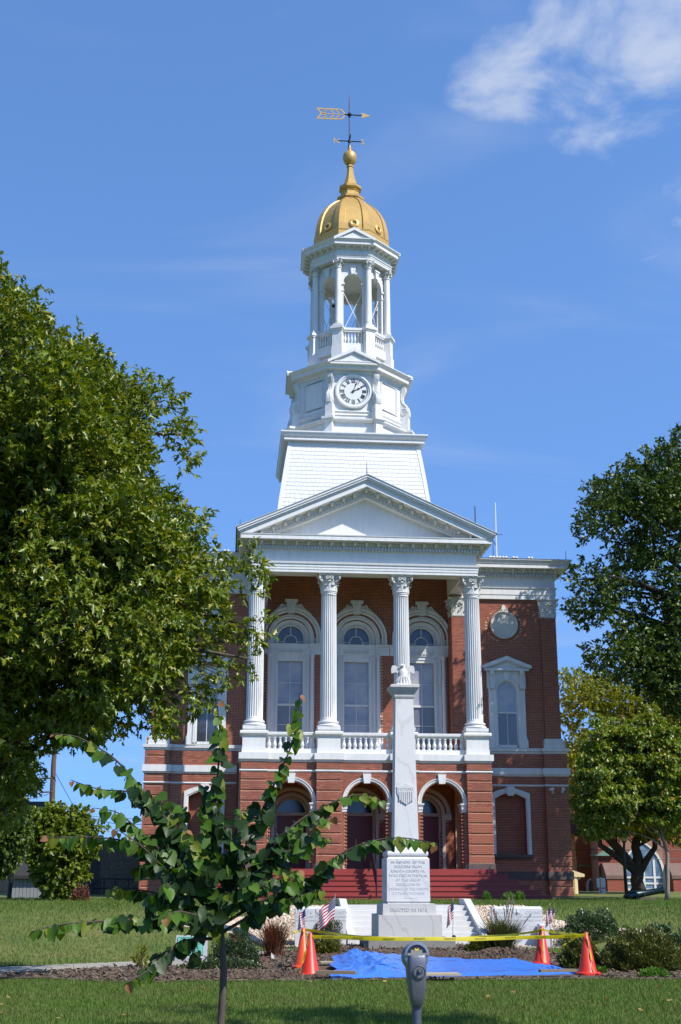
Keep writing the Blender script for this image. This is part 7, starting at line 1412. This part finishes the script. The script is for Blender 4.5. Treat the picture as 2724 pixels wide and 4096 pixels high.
build(MB().tube([ca-dv*.05, ca-dv*.03, ca, ca+dv*.03, ca+dv*.05, ca+dv*.3, ca+dv*.33, ca+dv*.5, ca+dv*.93, ca+dv*.95, cb, cb, cb-dv*.05], [.03, .06, .06, .11, .15, .135, .12, .115, .095, .115, .12, .06, .055], 16), 'barrel', 'cannon_green', cn, sharp=40)
gz_ = Hs(cn.location.x, YC); build(MB().box(ca.x+.35, cb.x-.35, YC-.2, YC+.2, gz_-.1, ca.z-.05), 'block', 'brownstone', cn); build(MB().tube([ca.lerp(cb, .45)-Vector((0, .22, .02)), ca.lerp(cb, .45)+Vector((0, .22, -.02))], .045, 8), 'trunnion', 'cannon_green', cn)
# ------------------------------------------------------------------ behind, to the left: stone annex, shed, pole
z4p = lambda a, b_, Y: atY(a*.408, 3100+b_*.408, Y)
YA = 9.0; l = z4p(870, 670, YA); r_ = z4p(1440, 672, YA); an = thing('stone_annex', ((l[0]+r_[0])/2, YA, .6), 'low dark rubble stone building beside the courthouse', 'building')
xw0, xw1, zt2 = l[0]-.3, r_[0]+1.5, l[2]; AWL = build(MB().box(xw0, xw1, YA+.06, YA+9, .3, zt2), 'wall', 'mortar', an)
rs2 = random.Random(4); z = .5; ns_ = 0; 
while z < zt2-.1:
    h = rs2.uniform(.16, .34); x = xw0+rs2.uniform(-.3, 0)
    while x < xw1:
        w_ = rs2.uniform(.22, .62); a_, b2 = max(x, xw0), min(x+w_-.02, xw1); x += w_
        if b2-a_ > .06: ns_ += 1; build(MB().frus((a_+b2)/2, YA+.05, (b2-a_)/2, .05, z, (b2-a_)/2-rs2.uniform(0, .03), .05+rs2.uniform(-.015, .01), min(zt2, z+h-.02)), 'stone', 'rubble', AWL)
    z += h
build(MB().box(xw0-.1, xw1, YA-.1, YA+9, zt2, zt2+.07), 'roof_edge', 'sign_back', an)
x = z4p(900, 900, YA)[0]; build(MB().box(x-.75, x+.35, YA-.02, YA+.08, .4, 2.6), 'doorway', 'black', an)
ir = thing('iron_railing', (z4p(1150, 1220, YA-2)[0], YA-2, .95), 'black iron railing in front of the stone annex', 'railing')
for a_, b2 in (((870, 1090), (985, 1015)), ((985, 1015), (1370, 1020)), ((900, 1110), (1370, 1110))): build(MB().tube([z4p(*a_, YA-2), z4p(*b2, YA-2)], .035, 6), 'rail', 'black', ir)
for a_ in (905, 985, 1020, 1130, 1260): p0 = z4p(a_, 1020 if a_ != 905 else 1090, YA-2); build(MB().tube([(p0[0], YA-2, .9), tuple(p0)], .035, 6), 'post', 'black', ir)
YH = -3.0; a_, b2 = z4p(60, 1010, YH), z4p(430, 1260, YH); sd = thing('garden_shed', ((a_[0]+b2[0])/2, YH+1, .92), 'small grey shed with a dark sloping roof in the shade', 'shed'); zt3 = a_[2]
for k in range(10): xx = a_[0]+.1+(b2[0]-a_[0]-.1)*k/10; build(MB().box(xx+.008, xx+(b2[0]-a_[0]-.1)/10-.004, YH+.02*(k % 2)*.3, YH+.1, .85, zt3), 'board', 'shed_wall', sd)
build(MB().box(a_[0]+.1, b2[0], YH+.1, YH+2.4, .85, zt3), 'wall', 'shed_wall', sd); rt_ = z4p(110, 810, YH+1)[2]
build(MB().prism([(-.2, zt3-.02), (1.2, rt_), (2.6, zt3-.02), (2.6, zt3+.08), (1.2, rt_+.12), (-.2, zt3+.08)], a_[0]-.05, b2[0]+.2, lambda P: (P[1], YH+P[0], P[2])), 'roof', 'dark_roof', sd)
x, _, z = z4p(85, 1260, YH-1.5); tag(build(MB().tube([(x, YH-1.5, .9), (x+.02, YH-1.5, z4p(105, 780, YH-1.5)[2])], .08, 8), 'dark_post', 'black', None, org=(x, YH-1.5, .9)), 'dark post standing at the corner of the grey shed', 'post')
YW = 16; a_ = z4p(-120, 740, YW); b2 = z4p(300, 1150, YW); hs = thing('stone_house', ((a_[0]+b2[0])/2, YW, .5), 'sunlit tan stone house beyond the shed', 'house'); hw2 = build(MB().box(a_[0], b2[0], YW+.06, YW+6, .2, a_[2]+.5), 'wall', 'mortar', hs); z = .5
while z < a_[2]+.4:
    h = rs2.uniform(.22, .42); x = a_[0]
    while x < b2[0]: w_ = rs2.uniform(.3, .9); build(MB().frus(x+w_/2, YW+.05, w_/2-.02, .05, z, w_/2-.03, .05, z+h-.03), 'stone', 'sandstone', hw2); x += w_
    z += h
build(MB().prism([(-.3, a_[2]+.4), (3, a_[2]+2.6), (6.3, a_[2]+.4)], a_[0]-.3, b2[0]+.3, lambda P: (P[1], YW+P[0], P[2])), 'roof', 'dark_roof', hs)
YU = 30; pb0 = z4p(505, 400, YU); pt0 = z4p(525, -110, YU); up = thing('utility_pole', (pb0[0], YU, .0), 'brown wooden utility pole with short crossarms', 'utility pole'); build(MB().tube([(pb0[0]-.05, YU, -.4), tuple(pb0), tuple(pt0), tuple(pt0+np.array((.05, 0, 2.5)))], [.2, .18, .15, .13], 10), 'pole', 'wood_pole', up, True)
for b_ in (30, 165): q0, q1 = z4p(512, b_, YU-.3), z4p(390, b_+5, YU-.3); build(MB().tube([q0, q1], .05, 6), 'crossarm', 'wood_pole', up); build(MB().tube([q1, q1+np.array((0, 0, .18))], .05, 6), 'insulator', 'sign_back', up)
def wire(A, B, sag, lab):
    A, B = Vector(A), Vector(B); tag(build(MB().tube([A.lerp(B, s)-Vector((0, 0, sag*4*s*(1-s))) for s in np.linspace(0, 1, 13)], .02, 5), 'wire', 'black', None, org=tuple((A+B)/2)), lab, 'wire')
wire(z4p(800, 390, YU), z4p(1700, 425, YU+4), .5, 'upper power line running behind the courthouse from the pole'); wire(z4p(505, 340, YU), z4p(1700, 405, YU+4), .3, 'power line just above another behind the young tree'); wire(z4p(-200, 300, YU-2), z4p(500, 345, YU), .4, 'power line reaching the pole from the shade tree'); wire(z4p(-200, 90, YU-2), z4p(505, 175, YU), .6, 'sagging power line below the upper crossarm')
wire(z4p(520, -60, YU), z4p(735, 330, YU+20), .0, 'thin guy wire slanting away from the pole')
x0_, x1_ = cp(262, 1810, 20), cp(560, 1818, 20); wire((x0_[0]-6, 20, x0_[1]), (x1_[0]+8, 20, x1_[1]), .1, 'upper cable crossing in front of the church wall'); x0_, x1_ = cp(262, 1905, 20), cp(560, 1915, 20); wire((x0_[0]-6, 20, x0_[1]), (x1_[0]+8, 20, x1_[1]), .1, 'lower cable crossing in front of the church wall')
# far building roofs and a distant wooded ridge so the horizon is closed
p0 = z4p(1180, 660, 45); dg = thing('white_house', (p0[0]+2, 46, -.5), 'distant white gabled house beyond the stone annex', 'house'); build(MB().box(p0[0], p0[0]+5, 45, 51, -.8, p0[2]+.0), 'wall', 'white_weathered', dg); build(MB().prism([(p0[0]-.3, p0[2]), (p0[0]+2.5, p0[2]+1.6), (p0[0]+5.3, p0[2])], 44.7, 51), 'roof', 'roof_metal', dg)
X = RNG.uniform(-70, 110, 9000); Y = RNG.uniform(110, 150, 9000); Zr = -1+ (3+2.0*np.sin(X*.06)+1.3*np.sin(X*.21+1))*RNG.uniform(0, 1, 9000)**.5
tag(leafcloud('far_wood', np.stack([X, Y, Zr], -1), unit(9000)+np.array((0, 0, .3)), unit(9000)+np.array((0, -1, .5)), RNG.uniform(.8, 1.6, 9000), *MAPLE, 'oak_leaf_shaded'), 'low far-off line of trees closing the horizon', 'wood', kind='stuff')
